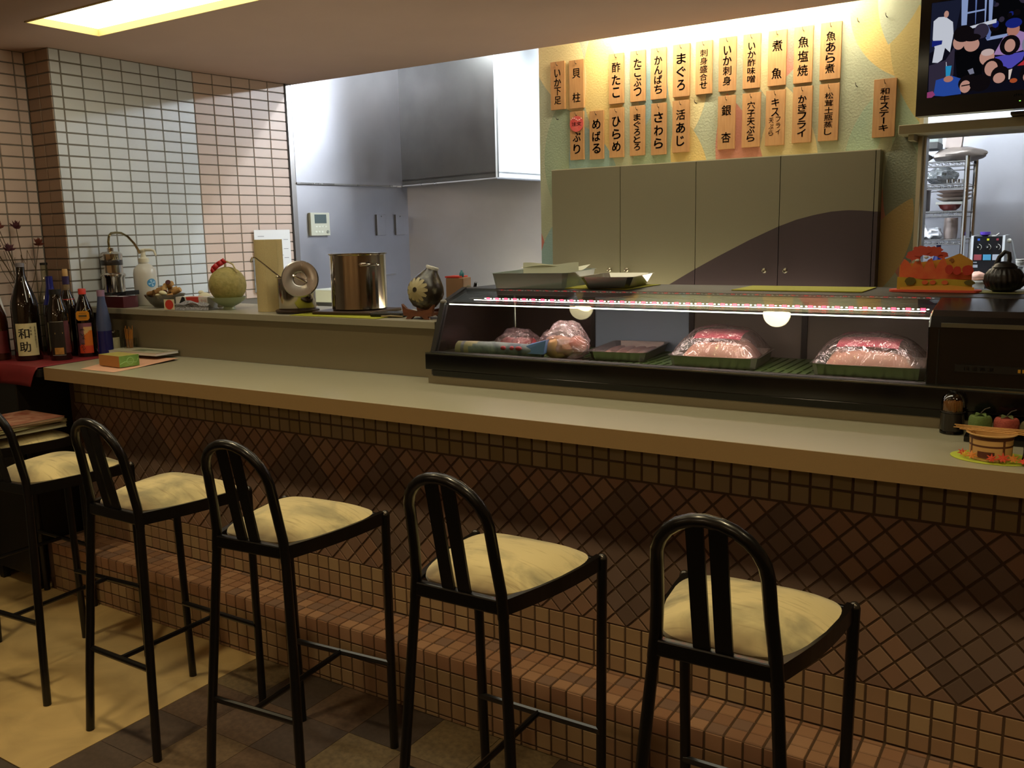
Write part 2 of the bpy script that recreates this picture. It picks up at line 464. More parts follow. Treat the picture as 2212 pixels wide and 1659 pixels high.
def hole_slab(b, x0, x1, y0, y1, z0, z1, hx0, hx1, hy0, hy1):
    b.box(x0, hx0, y0, y1, z0, z1); b.box(hx1, x1, y0, y1, z0, z1)
    b.box(hx0, hx1, y0, hy0, z0, z1); b.box(hx0, hx1, hy1, y1, z0, z1)
RX0, RX1, RY0, RY1 = -3.455, -0.35, 2.035, 2.345
cb = B(); hole_slab(cb, -4.1, 2.3, -1.5, 3.69, CEIL, 2.42, RX0, RX1, RY0, RY1)
cb.box(-4.1, 2.3, 3.55, 3.69, 2.42, 2.66)
cb.box(-4.1, 2.3, -1.5, 3.69, 2.42, 2.45)
struct('ceiling', cb, M['ceiling'])
struct('ceiling_kitchen', B().box(-4.2, 2.3, 3.69, 6.2, 2.66, 2.72), mat('kitchen_ceiling', '#c9c4bb', 0.8))
struct('wall_front', B().box(-4.2, 2.3, -1.6, -1.5, 0, 2.45), M['plaster'])
struct('wall_right', B().box(2.3, 2.4, -1.6, 6.2, 0, 2.7), M['plaster'])
struct('wall_kitchen_rear', B().box(-2.2, 2.3, 5.75, 5.85, 0, 2.7), M['steel_wall'])

# recessed ceiling light
t = thing('ceiling_light', 'long recessed ceiling light with warm glowing panel above the bar counter', 'light', ((RX0+RX1)/2, (RY0+RY1)/2, 2.40))
b = B().box(RX0, RX1, RY0, RY1, 2.324, 2.331); part('light_panel', b, emis('recess_glow', TUBE, L_RECESS), t, 'glowing diffuser panel')
rim = mat('cream_reveal', '#d8bd7e', 0.6)
b = B(); w = 0.006; zb = CEIL-0.004
b.box(RX0, RX1, RY1-w, RY1, zb, 2.324); b.box(RX0, RX1, RY0, RY0+w, zb, 2.324); b.box(RX0, RX0+w, RY0, RY1, zb, 2.324); b.box(RX1-w, RX1, RY0, RY1, zb, 2.324)
part('frame', b, rim, t, 'cream frame around the light opening')

# left wall with its tiles
def tile_proto(w, h, d=0.004):
    # bevelled tile lying in local xz, face at -y
    e = 0.0018
    vs_ = [(0, 0, 0), (w, 0, 0), (w, 0, h), (0, 0, h), (e, -d, e), (w-e, -d, e), (w-e, -d, h-e), (e, -d, h-e)]
    return vs_, [(4, 5, 6, 7), (0, 1, 5, 4), (1, 2, 6, 5), (2, 3, 7, 6), (3, 0, 4, 7)]
PM = {}
def put_tile(parent, w, h, m, o, ax, up_=Vector((0, 0, 1)), d=0.004):
    """tile with corner o, width along ax, height along up_, face towards ax x up_ reversed"""
    key = (round(w, 4), round(h, 4), m.name, round(d, 4))
    if key not in PM:
        vs_, fs = tile_proto(w, h, d); me = bpy.data.meshes.new('tile'); me.from_pydata(vs_, [], fs); me.materials.append(m); PM[key] = me
    ob = bpy.data.objects.new('tile', PM[key]); COL.objects.link(ob); ob.parent = parent
    ax = Vector(ax).normalized(); n = up_.cross(ax)     # local +y
    ob.matrix_local = Matrix(((ax.x, n.x, up_.x, o[0]), (ax.y, n.y, up_.y, o[1]), (ax.z, n.z, up_.z, o[2]), (0, 0, 0, 1)))
    return ob
G = 0.0045
def tile_run(parent, p0, ax, edges, zlist, m, mfun=None):
    for z0, z1 in zlist:
        for a, c in edges:
            o = Vector((p0[0], p0[1], 0))+Vector(ax)*(a+G/2); o.z = z0+G/2
            put_tile(parent, c-a-G, z1-z0-G, mfun(a, z0) if mfun else m, o, ax)
rows = []
z = 2.248
rows.append((2.248, 2.30))
while z > 1.0: rows.append((z-0.05, z)); z -= 0.05
rows_hi = [r_ for r_ in rows if r_[1] > 1.16]
# front part: side wall, then the narrow pilaster face
wl = struct('wall_left', B().box(-4.15, XL0-0.003, -1.5, YP+0.1, 0, 2.45).box(XL0-0.01, XL1, YP+0.003, YP+0.15, 0, 2.45), M['grout'])
tile_run(wl, (XL0-0.003, YP), (0, -1, 0), [], [], None)
edges = [(0.003, 0.05)]; a = 0.05
while a < 0.36: edges.append((a, a+0.1)); a += 0.1
# along -y the face must look to +x: ax = (0,1,0) so that face normal is +x ; build from the far corner forwards
for a, c in edges:
    for z0, z1 in rows:
        put_tile(wl, c-a-G, z1-z0-G, M['tile_pink'], Vector((XL0-0.003, YP-c+G/2, z0+G/2)), (0, 1, 0))
for z0, z1 in rows:
    for k in range(2):
        put_tile(wl, 0.0915-G, z1-z0-G, M['tile_brown'], Vector((XL0+0.002+k*0.0915, YP+0.003, z0+G/2)), (1, 0, 0))
wl2 = struct('wall_left_rear', B().box(-4.15, XL1-0.003, YP+0.004, KY, 0, 2.45), M['grout'])
edges = [(0.0, 0.05)]+[(0.05+0.1*k, 0.15+0.1*k) for k in range(6)]+[(0.65, KY-YP)]
for a, c in edges:
    for z0, z1 in rows_hi:
        put_tile(wl2, c-a-G, z1-z0-G, M['tile_blue'], Vector((XL1-0.003, YP+a+G/2, z0+G/2)), (0, 1, 0))
dk = Vector((AX-KX, AY-KY, 0)); lk = dk.length; dk.normalize(); nk = Vector((dk.y, -dk.x, 0))
b = B(); q0 = Vector((KX, KY, 0))-nk*0.003; q1 = q0+dk*(lk+0.03)
b.hexa([tuple(q0), tuple(q1), tuple(q1-nk*0.3), tuple(q0-nk*0.3)]+[tuple(Vector(p)+Vector((0, 0, 2.45))) for p in (q0, q1, q1-nk*0.3, q0-nk*0.3)])
wl3 = struct('wall_left_alcove', b, M['grout'])
for k in range(5):
    for z0, z1 in rows_hi:
        o = Vector((KX, KY, 0))-nk*0.003+dk*(k*lk/5+G/2); o.z = z0+G/2
        put_tile(wl3, lk/5-G, z1-z0-G, M['tile_pink'], o, dk)
# steel side wall of the kitchen and its edge strip
def wpt(s, out=0.0, z=0.0):
    p = Vector((AX, AY, 0))+DW*s+NW*out; return Vector((p.x, p.y, z))
def wall_box(b, s0, s1, o0, o1, z0, z1, mi=0):
    return b.hexa([tuple(wpt(s0, o1, z0)), tuple(wpt(s1, o1, z0)), tuple(wpt(s1, o0, z0)), tuple(wpt(s0, o0, z0)),
                   tuple(wpt(s0, o1, z1)), tuple(wpt(s1, o1, z1)), tuple(wpt(s1, o0, z1)), tuple(wpt(s0, o0, z1))], mi)
struct('wall_kitchen_left', wall_box(B(), 0.03, 1.0, -0.3, 0.0, 0, 2.66), M['steel_wall'])
struct('trim_1', wall_box(B(), -0.004, 0.004, -0.02, 0.004, 0.9, CEIL), mat('dark_joint', '#2c241e', 0.8))
struct('trim_2', wall_box(B(), 0.004, 0.036, -0.02, 0.008, 0.9, CEIL), mat('steel_edge', '#a9a5a2', 0.35, metal=1.0))
# upper sheet on the side wall with a folded lip
t = thing('wall_cladding', 'upper stainless sheet with folded lower lip above the gas controller', 'panel', tuple(wpt(0.45, 0.01, 1.772)))
part('sheet', wall_box(B(), 0.036, 0.846, 0.001, 0.010, 1.775, 2.6), M['steel_wall'], t)
part('lip', wall_box(B(), 0.036, 0.846, 0.001, 0.016, 1.766, 1.775), M['steel'], t)
# kitchen back wall, turned slightly away
b = B(); c0 = Vector((CX, CY, 0)); c1 = Vector((-2.15, 4.74, 0)); nb = Vector((0, 0.15, 0))
b.hexa([tuple(c0), tuple(c1), tuple(c1+nb), tuple(c0+nb)]+[tuple(p+Vector((0, 0, 2.66))) for p in (c0, c1, c1+nb, c0+nb)])
struct('wall_kitchen_back', b, M['steel_wall'])
# exhaust hood
t = thing('exhaust_hood', 'large dark stainless exhaust hood hanging in the kitchen corner', 'hood', (-3.2, 4.4, 1.772))
h0 = Vector((-3.630, 4.470, 0)); h1 = Vector((-2.777, 4.257, 0)); h2 = Vector((-2.735, 4.655, 0)); h3 = Vector((-3.60, 4.53, 0))
th = 0.012
def quadwall(p, q, z0, z1, inn):
    d = (q-p).normalized(); n = Vector((-d.y, d.x, 0))*inn
    return B().hexa([tuple(p+Vector((0, 0, z0))), tuple(q+Vector((0, 0, z0))), tuple(q+n+Vector((0, 0, z0))), tuple(p+n+Vector((0, 0, z0))),
                     tuple(p+Vector((0, 0, z1))), tuple(q+Vector((0, 0, z1))), tuple(q+n+Vector((0, 0, z1))), tuple(p+n+Vector((0, 0, z1)))])
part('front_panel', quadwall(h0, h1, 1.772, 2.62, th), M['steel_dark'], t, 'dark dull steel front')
part('side_panel', quadwall(h1, h2, 1.772, 2.62, th), M['white_paint'], t, 'steel side painted white for its strong light')  # white stands in for strong light on the stainless side
b = B(); b.add([tuple(p+Vector((0, 0, 1.80))) for p in (h0, h1, h2, h3)]+[tuple(p+Vector((0, 0, 1.81))) for p in (h0, h1, h2, h3)],
               [(3, 2, 1, 0), (4, 5, 6, 7), (0, 1, 5, 4), (1, 2, 6, 5), (2, 3, 7, 6), (3, 0, 4, 7)])
part('underside', b, M['steel_dark'], t)
b = B(); b.tube([tuple(h0+Vector((0.01, -0.004, 1.772))), tuple(h1+Vector((0, -0.004, 1.772))), tuple(h2+Vector((0.004, 0, 1.772)))], 0.006, 8)
part('rim', b, M['steel'], t)

# painted wall with the menu boards, opening to the right
OPX = -0.578
b = B().box(-2.32, OPX, YM, YM+0.11, 0, 2.66).box(OPX, 2.3, YM, YM+0.11, 2.36, 2.66).box(OPX, 2.3, YM, YM+0.11, 0, 0.95)
mural = mural_material()
struct('wall_back', b, mural)
frame_m = mat('cream_frame', '#cfc3a0', 0.45)
alu = mat('aluminium_track', '#b9bab8', 0.35, metal=1.0)
struct('wall_back_reflector', B().box(-2.30, OPX-0.02, YM+0.1105, YM+0.125, 0, 2.62), mat('white_reflector_board', '#c9ccd0', 0.5))  # added unseen white board, cools the reflections in the kitchen steel
fr = struct('window_1', B().box(OPX-0.001, OPX+0.014, YM-0.012, YM+0.11, 0.95, 2.36), frame_m)
part('track', B().box(OPX+0.015, OPX+0.024, YM+0.03, YM+0.10, 0.95, 1.83), alu, fr, 'aluminium sliding track')
part('sill', B().box(OPX-0.03, 1.2, YM-0.03, YM+0.14, 0.95, 0.985), frame_m, fr)

# ================================================================== BAR COUNTER
ZC = 0.979
YT = 2.18
t = thing('bar_counter', 'long grey-beige bar counter top with thick square front edge', 'counter', (-1.45, 2.2, ZC))
b = B(); b.add([(-3.485, 1.98, 0.9285), (0.6, 1.98, 0.9285), (0.6, 2.436, 0.9285), (-3.542, 2.436, 0.9285),
                (-3.485, 1.98, ZC), (0.6, 1.98, ZC), (0.6, 2.436, ZC), (-3.542, 2.436, ZC)],
               [(3, 2, 1, 0), (4, 5, 6, 7), (0, 1, 5, 4), (1, 2, 6, 5), (2, 3, 7, 6), (3, 0, 4, 7)])
part('top', b, M['counter'], t, bev=0.002)
part('edge_band', B().box(-3.484, 0.6, 1.9785, 1.982, 0.9290, ZC-0.0006), mat('tan_edge_band', '#8f7550', 0.45, noise=0.08, nscale=500), t, 'tan front edge band')

base = thing('tiled_bar', 'brown mosaic-tiled counter front with large dark diamond pattern', 'counter base', (-1.5, 2.3, 0))
part('core', B().box(-3.66, 0.6, YT+0.003, 2.43, 0.0, 0.9285), M['grout_brown'], base)
step = thing('foot_step', 'low reddish-brown tiled foot step running along the counter bottom', 'step', (-1.5, 2.09, 0))
part('core', B().box(-3.66, 0.6, 2.013, YT+0.003, 0.0, 0.2105), M['grout_brown'], step)
T_UP = [mat('olive_brown_tile_%d' % i, c, 0.5, spec=0.35) for i, c in enumerate(('#8a785c', '#84714f', '#907d5e'))]
T_LO = [mat('warm_brown_tile_%d' % i, c, 0.5, spec=0.35) for i, c in enumerate(('#977c5c', '#907457', '#9e8463', '#94755a'))]
T_DI = [mat('red_brown_tile_%d' % i, c, 0.5, spec=0.35) for i, c in enumerate(('#86695a', '#8c6c58', '#7f6455', '#91745f'))]
T_DK = [mat('dark_umber_tile_%d' % i, c, 0.5, spec=0.35) for i, c in enumerate(('#705c50', '#6a574d', '#766258'))]
T_ST = [mat('terracotta_tile_%d' % i, c, 0.5, spec=0.35) for i, c in enumerate(('#a07a5e', '#987157', '#a88266', '#906c55', '#866a5a'))]
ALLT = T_UP+T_LO+T_DI+T_DK+T_ST; IDX = {m.name: i for i, m in enumerate(ALLT)}
def tquad(c, e, n, d=0.003, ins=0.0015):
    """polygon c (list of points on the grout plane) raised by d along n with a small chamfer"""
    k = len(c); ctr = sum(c, Vector())/k
    topv = [p+n*d+(ctr-p).normalized()*ins for p in c]
    return [tuple(p) for p in c]+[tuple(p) for p in topv], [list(range(k, 2*k))]+[[i, (i+1) % k, k+(i+1) % k, k+i] for i in range(k)]
tiles_base = []; tiles_step = []
def shrink(poly, g):
    ctr = sum(poly, Vector())/len(poly)
    out = []
    n = len(poly)
    for i, p in enumerate(poly):   # inset by g along both neighbouring edges
        e1 = (poly[i-1]-p).normalized(); e2 = (poly[(i+1) % n]-p).normalized()
        s_ = abs(e1.cross(e2).length)
        out.append(p+(e1+e2)*(g/max(s_, 0.3)))
    return out
gg = 0.0026
pitch = 0.05; xoff = -1.2748
k0 = math.ceil((-3.66-xoff)/pitch)
cols = [(xoff+pitch*k, xoff+pitch*(k+1)) for k in range(k0, k0+76)]
cols = [c for c in cols if c[1] < 0.2]
NF = Vector((0, -1, 0))
for (z0, z1, fam) in [(0.2135, 0.260, T_LO), (0.260, 0.308, T_LO), (0.308, 0.356, T_LO), (0.790, 0.838, T_UP), (0.838, 0.886, T_UP), (0.886, 0.9275, T_UP)]:
    for a, c in cols:
        poly = [Vector((a, YT+0.003, z0)), Vector((c, YT+0.003, z0)), Vector((c, YT+0.003, z1)), Vector((a, YT+0.003, z1))]
        tiles_base.append((shrink(poly, gg), rnd.choice(fam), NF))
# diagonal field
zd0, zd1 = 0.356, 0.790
hd = (zd1-zd0)/12; wdg = 0.425/12
def dark(x, z):
    q = ((x+0.595+0.2125) % 0.425)-0.2125
    return abs(q)/0.2125+abs(z-(zd0+zd1)/2)/((zd1-zd0)/2) < 0.985
nx0 = math.floor((-3.66+0.595)/wdg); nx1 = math.ceil((0.2+0.595)/wdg)
for iz in range(0, 13):
    for ix in range(nx0, nx1):
        if (ix+iz) % 2 == 0: continue
        x = -0.595+ix*wdg; z = zd0+iz*hd
        pts = [(x-wdg, z), (x, z-hd), (x+wdg, z), (x, z+hd)]
        if iz == 0: pts = [(x-wdg, z), (x+wdg, z), (x, z+hd)]
        if iz == 12: pts = [(x-wdg, z), (x, z-hd), (x+wdg, z)]
        if x-wdg < -3.66: continue
        poly = [Vector((p[0], YT+0.003, p[1])) for p in pts]
        tiles_base.append((shrink(poly, gg), rnd.choice(T_DK if dark(x, z) else T_DI), NF))
# step: top rows and front rows
for (y0, y1) in [(2.012, 2.062), (2.062, 2.112), (2.112, 2.162), (2.162, 2.1795)]:
    for a, c in cols:
        poly = [Vector((a, y0, 0.2105)), Vector((c, y0, 0.2105)), Vector((c, y1, 0.2105)), Vector((a, y1, 0.2105))]
        tiles_step.append((shrink(poly, gg), rnd.choice(T_ST), Vector((0, 0, 1))))
for (z0, z1) in [(0.163, 0.2125), (0.113, 0.163), (0.063, 0.113), (0.013, 0.063), (0.0, 0.013)]:
    for a, c in cols:
        poly = [Vector((a, 2.013, z0)), Vector((c, 2.013, z0)), Vector((c, 2.013, z1)), Vector((a, 2.013, z1))]
        tiles_step.append((shrink(poly, gg), rnd.choice(T_ST[:4] if z0 > .15 else T_LO), NF))
CAMP = Vector((0, 0, 1.469))
def in_view(p):
    d = p-CAMP; zz = d.dot(fw)
    if zz < 0.1: return False
    px = 1106+1927*d.dot(r2)/zz; py = 829.5-1927*d.dot(u2)/zz
    return -30 < px < 2240 and -30 < py < 1690
def lay_tiles(tl, root):
    org = ORG[root]
    ranked = sorted(tl, key=lambda q: (not in_view(q[0][0]), (q[0][0]-CAMP).length))
    single_ = ranked[:295]; rest = ranked[295:]
    cache = {}
    for poly, m, n in single_:
        o = poly[0]
        rel = [p-o for p in poly]
        key = (m.name, tuple(round(x, 4) for p in rel for x in p))
        if key not in cache:
            vs_, fs = tquad(rel, None, n); me = bpy.data.meshes.new('tile'); me.from_pydata(vs_, [], fs); me.materials.append(m); cache[key] = me
        ob = bpy.data.objects.new('tile', cache[key]); COL.objects.link(ob); ob.parent = root; ob.location = o-org
    b = B()
    for poly, m, n in rest:
        vs_, fs = tquad(poly, None, n); b.add(vs_, fs, IDX[m.name])
    ob = link_mesh('tile_field', b, ALLT, root, org, fixn=False); ob['kind'] = 'stuff'
lay_tiles(tiles_base, base); lay_tiles(tiles_step, step)

# raised ledge behind the counter
ZL = 1.178
t = thing('raised_ledge', 'grey raised service ledge along the back of the bar counter', 'shelf', (-2.84, 2.6, ZC))
part('slab', B().box(-3.823, -1.838, 2.405, 2.80, 1.1535, ZL), M['ledge'], t, bev=0.0015)
part('front_panel', B().box(-3.823, -1.855, 2.437, 2.462, ZC, 1.1535), M['ledge_panel'], t, 'taupe front panel')
part('end_strip', B().box(-1.855, -1.840, 2.430, 2.80, ZC, 1.1535), M['ledge'], t)

# ================================================================== STOOLS
def arc_pts():
    pts = []
    for s in (-1, 1):
        side = [(s*0.162, 0.0, 0.0), (s*0.150, 0.012, 0.20), (s*0.133, 0.030, 0.45), (s*0.116, 0.045, 0.675), (s*0.111, 0.046, 0.73), (s*0.105, 0.036, 0.80), (s*0.101, 0.022, 0.88)]
        pts.append(side)
    left, right = pts
    top = []
    for k in range(1, 12):
        a = pi-pi*k/12
        top.append((0.101*cos(a), 0.022-0.032*sin(a), 0.88+0.097*sin(a)))
    return left, top, right
def make_stool(label, org, rz=0.0):
    t = thing('bar_stool', label, 'stool', org, 'bar stools along the counter', rz)
    L_, T_, R_ = arc_pts(); r = 0.0128
    # hoop: one bent tube is both rear legs and the arched back; legs below the seat are parts of their own
    part('back_hoop', B().tube([p for p in L_[3:]]+T_+[p for p in reversed(R_[3:])], r, 10), M['black_enamel'], t, world=False)
    for S in (L_, R_):
        part('leg', B().tube(S[:4], [0.0125, 0.0125, 0.0125, 0.0118], 10), M['black_enamel'], t, world=False)
    for s in (-1, 1):
        b = B().rod((s*0.171, 0.385, 0.0), (s*0.180, 0.380, 0.708), 0.0125, n=10)
        lg = part('leg', b, M['black_enamel'], t, world=False)
        part('cap', B().ball((s*0.180, 0.380, 0.708), 0.0122, n=10, m=6), mat('worn_steel_tip', '#55504a', 0.25, metal=0.8), lg, 'worn shiny cap', world=False)
    for s in (-0.021, 0.021):
        part('slat', B().hexa([(s-0.0162, 0.041, 0.71), (s+0.0162, 0.041, 0.71), (s+0.0162, 0.047, 0.71), (s-0.0162, 0.047, 0.71),
                               (s-0.0162, -0.011, 0.968), (s+0.0162, -0.011, 0.968), (s+0.0162, -0.005, 0.968), (s-0.0162, -0.005, 0.968)]), M['black_enamel'], t, world=False)
    # seat frame: rear rail, two bowed side rails, front rail
    def bow(s, q): return (s*(0.114+0.060*q+0.012*sin(pi*q)), 0.045+0.333*q)
    part('rear_rail', B().box(-0.114, 0.114, 0.036, 0.054, 0.683, 0.717), M['black_enamel'], t, world=False, bev=0.004)
    part('front_rail', B().box(-0.178, 0.178, 0.372, 0.387, 0.680, 0.708), M['black_enamel'], t, world=False, bev=0.003)
    for s in (-1, 1):
        b = B(); n = 10
        for k in range(n+1):
            x, y = bow(s, k/n)
            b.v += [(x+s*0.008, y, 0.682), (x+s*0.008, y, 0.717), (x-s*0.008, y, 0.717), (x-s*0.008, y, 0.682)]
        for k in range(n):
            for q in range(4):
                b.f.append([k*4+q, k*4+(q+1) % 4, k*4+4+(q+1) % 4, k*4+4+q]); b.m.append(0); b.sm.append(False)
        b.f += [[0, 1, 2, 3], [n*4, n*4+1, n*4+2, n*4+3]]; b.m += [0, 0]; b.sm += [False, False]
        part('side_rail', b, M['black_enamel'], t, world=False)
    # cushion: rounded trapezoid, domed
    def outline(a):
        ca, sa = cos(a), sin(a); e = 0.40
        u = math.copysign(abs(ca)**e, ca); v = math.copysign(abs(sa)**e, sa)
        q = (v+1)/2
        hw_ = 0.117+0.056*q+0.014*sin(pi*q)
        yy = 0.056+0.326*q+(0.006*(1-u*u) if v > 0 else -0.002*(1-u*u))
        return u*hw_, yy
    b = B(); nr, na = 9, 48; cx0, cy0 = 0.0, 0.222
    prof = [(k/nr) for k in range(nr+1)]
    rings = [(q, 0.717+0.038*(1-q**2.8)) for q in prof]+[(1.006, 0.712), (0.99, 0.705)]
    for q, zz in rings:
        for k in range(na):
            x, y = outline(2*pi*k/na)
            b.v.append((cx0+(x-cx0)*q, cy0+(y-cy0)*q, zz))
    for i in range(len(rings)-1):
        for k in range(na):
            k2 = (k+1) % na
            b.f.append([i*na+k, i*na+k2, (i+1)*na+k2, (i+1)*na+k]); b.m.append(0); b.sm.append(True)
    b.f.append([(len(rings)-1)*na+k for k in range(na)]); b.m.append(0); b.sm.append(False)
    part('seat', b, M['seat'], t, 'worn yellow velvet seat pad', world=False)
    # foot rails: H
    part('foot_rail', B().rod((-0.147, 0.018, 0.265), (0.147, 0.018, 0.265), 0.009, n=8), M['black_enamel'], t, world=False)
    part('foot_rail', B().rod((-0.176, 0.377, 0.265), (0.176, 0.377, 0.265), 0.009, n=8), M['black_enamel'], t, world=False)
    part('stretcher', B().rod((0, 0.018, 0.265), (0, 0.377, 0.265), 0.008, n=8), M['black_enamel'], t, world=False)
    return t
st0 = make_stool('nearest black arched bar stool with cream velvet seat, rightmost in the row', (-0.512, 1.42, 0), R(1))
labs = [('black arched bar stool with a grey-stained velvet seat, second from the right', (-1.083, 1.42, 0), R(0.5)),
        ('black arched bar stool with speckled yellow seat, third from the right', (-1.728, 1.42, 0), R(5)),
        ('black arched bar stool on the beige floor panel, fourth from the right', (-2.298, 1.42, 0), R(0)),
        ('dark arched bar stool cut by the left picture edge, empty yellow seat', (-2.880, 1.425, 0), R(4)),
        ('black bar stool at the left end, its seat covered by magazines', (-3.488, 1.605, 0), R(0))]
STO = [st0]
for lb, o_, rz in labs:
    c = copy_tree(st0); c['label'] = lb; c.location = o_; c.rotation_euler = (0, 0, rz); ORG[c] = Vector(o_); STO.append(c)

# magazines on the far stool
mz = 0.7575
mcols = ['#a9a27e', '#6b5a3c', '#8e8a5c', '#7a6040', '#7d4436']
for i in range(5):
    hgt = [0.010, 0.007, 0.009, 0.006, 0.007][i]
    o_ = (-3.475+rnd.uniform(-.008, .008), 1.815+rnd.uniform(-.006, .006), mz)
    rzz = R(rnd.uniform(-7, 5))
    b = B().box(-0.135, 0.135, -0.135, 0.15, 0, hgt, 0, rz=rzz, c=(0, 0))
    t = thing('magazine', ['lowest magazine of the stack on the left-end stool, pale green spine', 'second magazine from the bottom on the left-end stool, brown edges',
              'middle magazine of the stack on the left-end stool, olive edges', 'fourth magazine up on the left-end stool, tan edges',
              'top magazine on the left-end stool with a reddish photo cover'][i], 'magazine', o_, 'magazines on the left-end stool', rzz)
    part('pages', B().box(-0.133, 0.133, -0.133, 0.148, 0.0008, hgt-0.0008), mat('magazine_pages_%d' % i, ['#b9b596', '#94866a', '#a8a27a', '#8d7a5c', '#b5a58c'][i], 0.7), t, world=False)
    if i == 4: cm = mat('photo_cover', '#7c3a28', 0.3, col2='#b89078', nscale=9, distort=2)
    else: cm = mat('magazine_cover_%d' % i, mcols[i], 0.35, noise=0.3, nscale=12)
    part('cover', B().box(-0.135, 0.135, -0.135, 0.15, hgt-0.0008, hgt).box(-0.135, 0.135, -0.135, 0.15, 0, 0.0008).box(-0.1358, -0.135, -0.135, 0.15, 0, hgt), cm, t, world=False)
    mz += hgt
b = B(); b.hexa([(-3.60, 1.75, mz+0.001), (-3.425, 1.70, mz+0.001), (-3.423, 1.708, mz+0.001), (-3.598, 1.758, mz+0.001),
                 (-3.66, 1.77, mz+0.215), (-3.485, 1.72, mz+0.215), (-3.483, 1.728, mz+0.215), (-3.658, 1.778, mz+0.215)])
single('booklet', b, mat('cream_booklet', '#cfc8ae', 0.6, noise=0.2, nscale=6), 'cream booklet leaning upright on the magazine stack', 'booklet', (-3.54, 1.74, mz))

# ================================================================== LEFT SIDE TABLE AND BOTTLES
t = thing('side_cabinet', 'black cabinet at the left end of the bar under the bottles', 'cabinet', (-3.8, 2.1, 0))
part('body', B().box(-4.005, -3.68, 1.965, 2.335, 0.06, 0.93), M['black_satin'], t, bev=0.004)
part('top_board', B().box(-4.005, -3.55, 1.965, 2.335, 0.94, 0.972).box(-3.822, -3.55, 2.335, 2.425, 0.94, 0.972).hexa([(-3.5502, 1.965, 0.94), (-3.492, 1.965, 0.94), (-3.549, 2.425, 0.94), (-3.5502, 2.425, 0.94), (-3.5502, 1.965, 0.972), (-3.492, 1.965, 0.972), (-3.549, 2.425, 0.972), (-3.5502, 2.425, 0.972)]).box(-4.005, -3.70, 1.99, 2.33, 0.93, 0.94), M['black_satin'], t)
for x, y in ((-3.98, 1.985), (-3.70, 1.985), (-3.98, 2.31), (-3.70, 2.31)):
    part('leg', B().box(x-0.015, x+0.015, y-0.015, y+0.015, 0, 0.06), M['black_satin'], t)
# red cloth over the table, hanging over its front edge
red = mat('red_cloth', '#7d1c22', 0.6, noise=0.25, nscale=9, bump=0.1, bscale=200)
b = B()
def cloth(u, v):
    x = -3.99+(0.492-0.04*max(0, 1-v*1.2))*u
    ln = 0.452*v
    if ln < 0.36: y = 2.33-ln; zz = 0.977
    else:
        q = ln-0.36
        y = 1.970-0.012*min(1, q/0.03)-0.01*q+0.006*sin(9*u+1.2)*min(1, q*12); zz = 0.977-max(0, q-0.010)*0.95
        x -= 0.5*q*u
    return (x, y, zz)
b.grid(cloth, 20, 26)
rc = single('tablecloth', b, red, 'red cloth hanging over the cabinet front below the bottles', 'cloth', (-3.75, 2.1, 0.977))
md = rc.modifiers.new('thickness', 'SOLIDIFY'); md.thickness = 0.003; md.offset = 1
b = B(); 
def tagf(a, c): return (-3.80+a, 1.9535-0.006, 0.935+c)
t = thing('price_card', 'small cream price card 450 pinned to the red cloth', 'card', (-3.80, 1.947, 0.93))
b = B().box(-3.857, -3.757, 1.9425, 1.9445, 0.905, 0.966); part('card', b, mat('cream_card', '#d8ccaa', 0.7), t)
b = B(); text_fit(b, '450', lambda x, y: (-3.807+x+0.25*y, 1.9418, 0.935+y), 0.062, 0.036, thick=0.012); part('number', b, M['ink'], t)

def bottle(name, label, pos, prof, m, cap=None, capm=None, group='bottles on the red cloth', n=24):
    t = thing(name, label, 'bottle', pos, group)
    part('body', B().lathe(prof, pos[0], pos[1], pos[2], n=n), m, t)
    if cap: part('cap', B().lathe(cap, pos[0], pos[1], pos[2], n=20), capm, t)
    return t
def label_wrap(t, pos, r, z0, z1, a0, a1, m, name='label', rr=0.0006, lab=None):
    b = B()
    def f(u, v):
        a = a0+(a1-a0)*u
        return (pos[0]+(r+rr)*cos(a), pos[1]+(r+rr)*sin(a), pos[2]+z0+(z1-z0)*v)
    b.grid(f, 18, 6); return part(name, b, m, t, lab)
def label_text(b, pos, r, ac, zc, body, w, h, line=1.0, thick=0.0, rr=0.0012, mi=0):
    return text_fit(b, body, lambda x, y: (pos[0]+(r+rr)*cos(ac+x/r), pos[1]+(r+rr)*sin(ac+x/r), pos[2]+zc+y), w, h, line, thick, mi)
brown_glass = mat('dark_brown_glass', '#120a05', 0.06, spec=0.6, coat=0.5)
amber_glass = mat('amber_glass', '#3a1a07', 0.06, spec=0.6, coat=0.5)
blue_frost = mat('frosted_blue_glass', '#3b4668', 0.35, spec=0.5)
blue_glass = mat('deep_blue_glass', '#1c1d55', 0.12, spec=0.6)
ZT = 0.981
def aim(p): return math.atan2(-p[1], -p[0])
# tall wasuke bottle
p = (-3.765, 2.085, ZT); a = aim(p)
pr = [(0.001, 0), (0.05, 0), (0.0535, 0.006), (0.0535, 0.225), (0.050, 0.25), (0.038, 0.29), (0.024, 0.33), (0.0175, 0.36), (0.0165, 0.398), (0.001, 0.398)]
t = bottle('sake_bottle', 'tall dark brown bottle with cream label in brush writing', p, pr, brown_glass, [(0.0175, 0.392), (0.0178, 0.408), (0.001, 0.410)], mat('grey_cap', '#77747c', 0.4))
label_wrap(t, p, 0.0535, 0.022, 0.158, a-0.84, a+0.78, mat('cream_label', '#c9be92', 0.6), lab='cream label with brush writing')
b = B(); label_text(b, p, 0.0535, a-0.24, 0.116, '和', 0.042, 0.042, thick=0.03); label_text(b, p, 0.0535, a-0.24, 0.060, '助', 0.042, 0.042, thick=0.03)
for i, ch in enumerate('本格焼'): label_text(b, p, 0.0535, a+0.26, 0.140-i*0.014, ch, 0.009, 0.009)
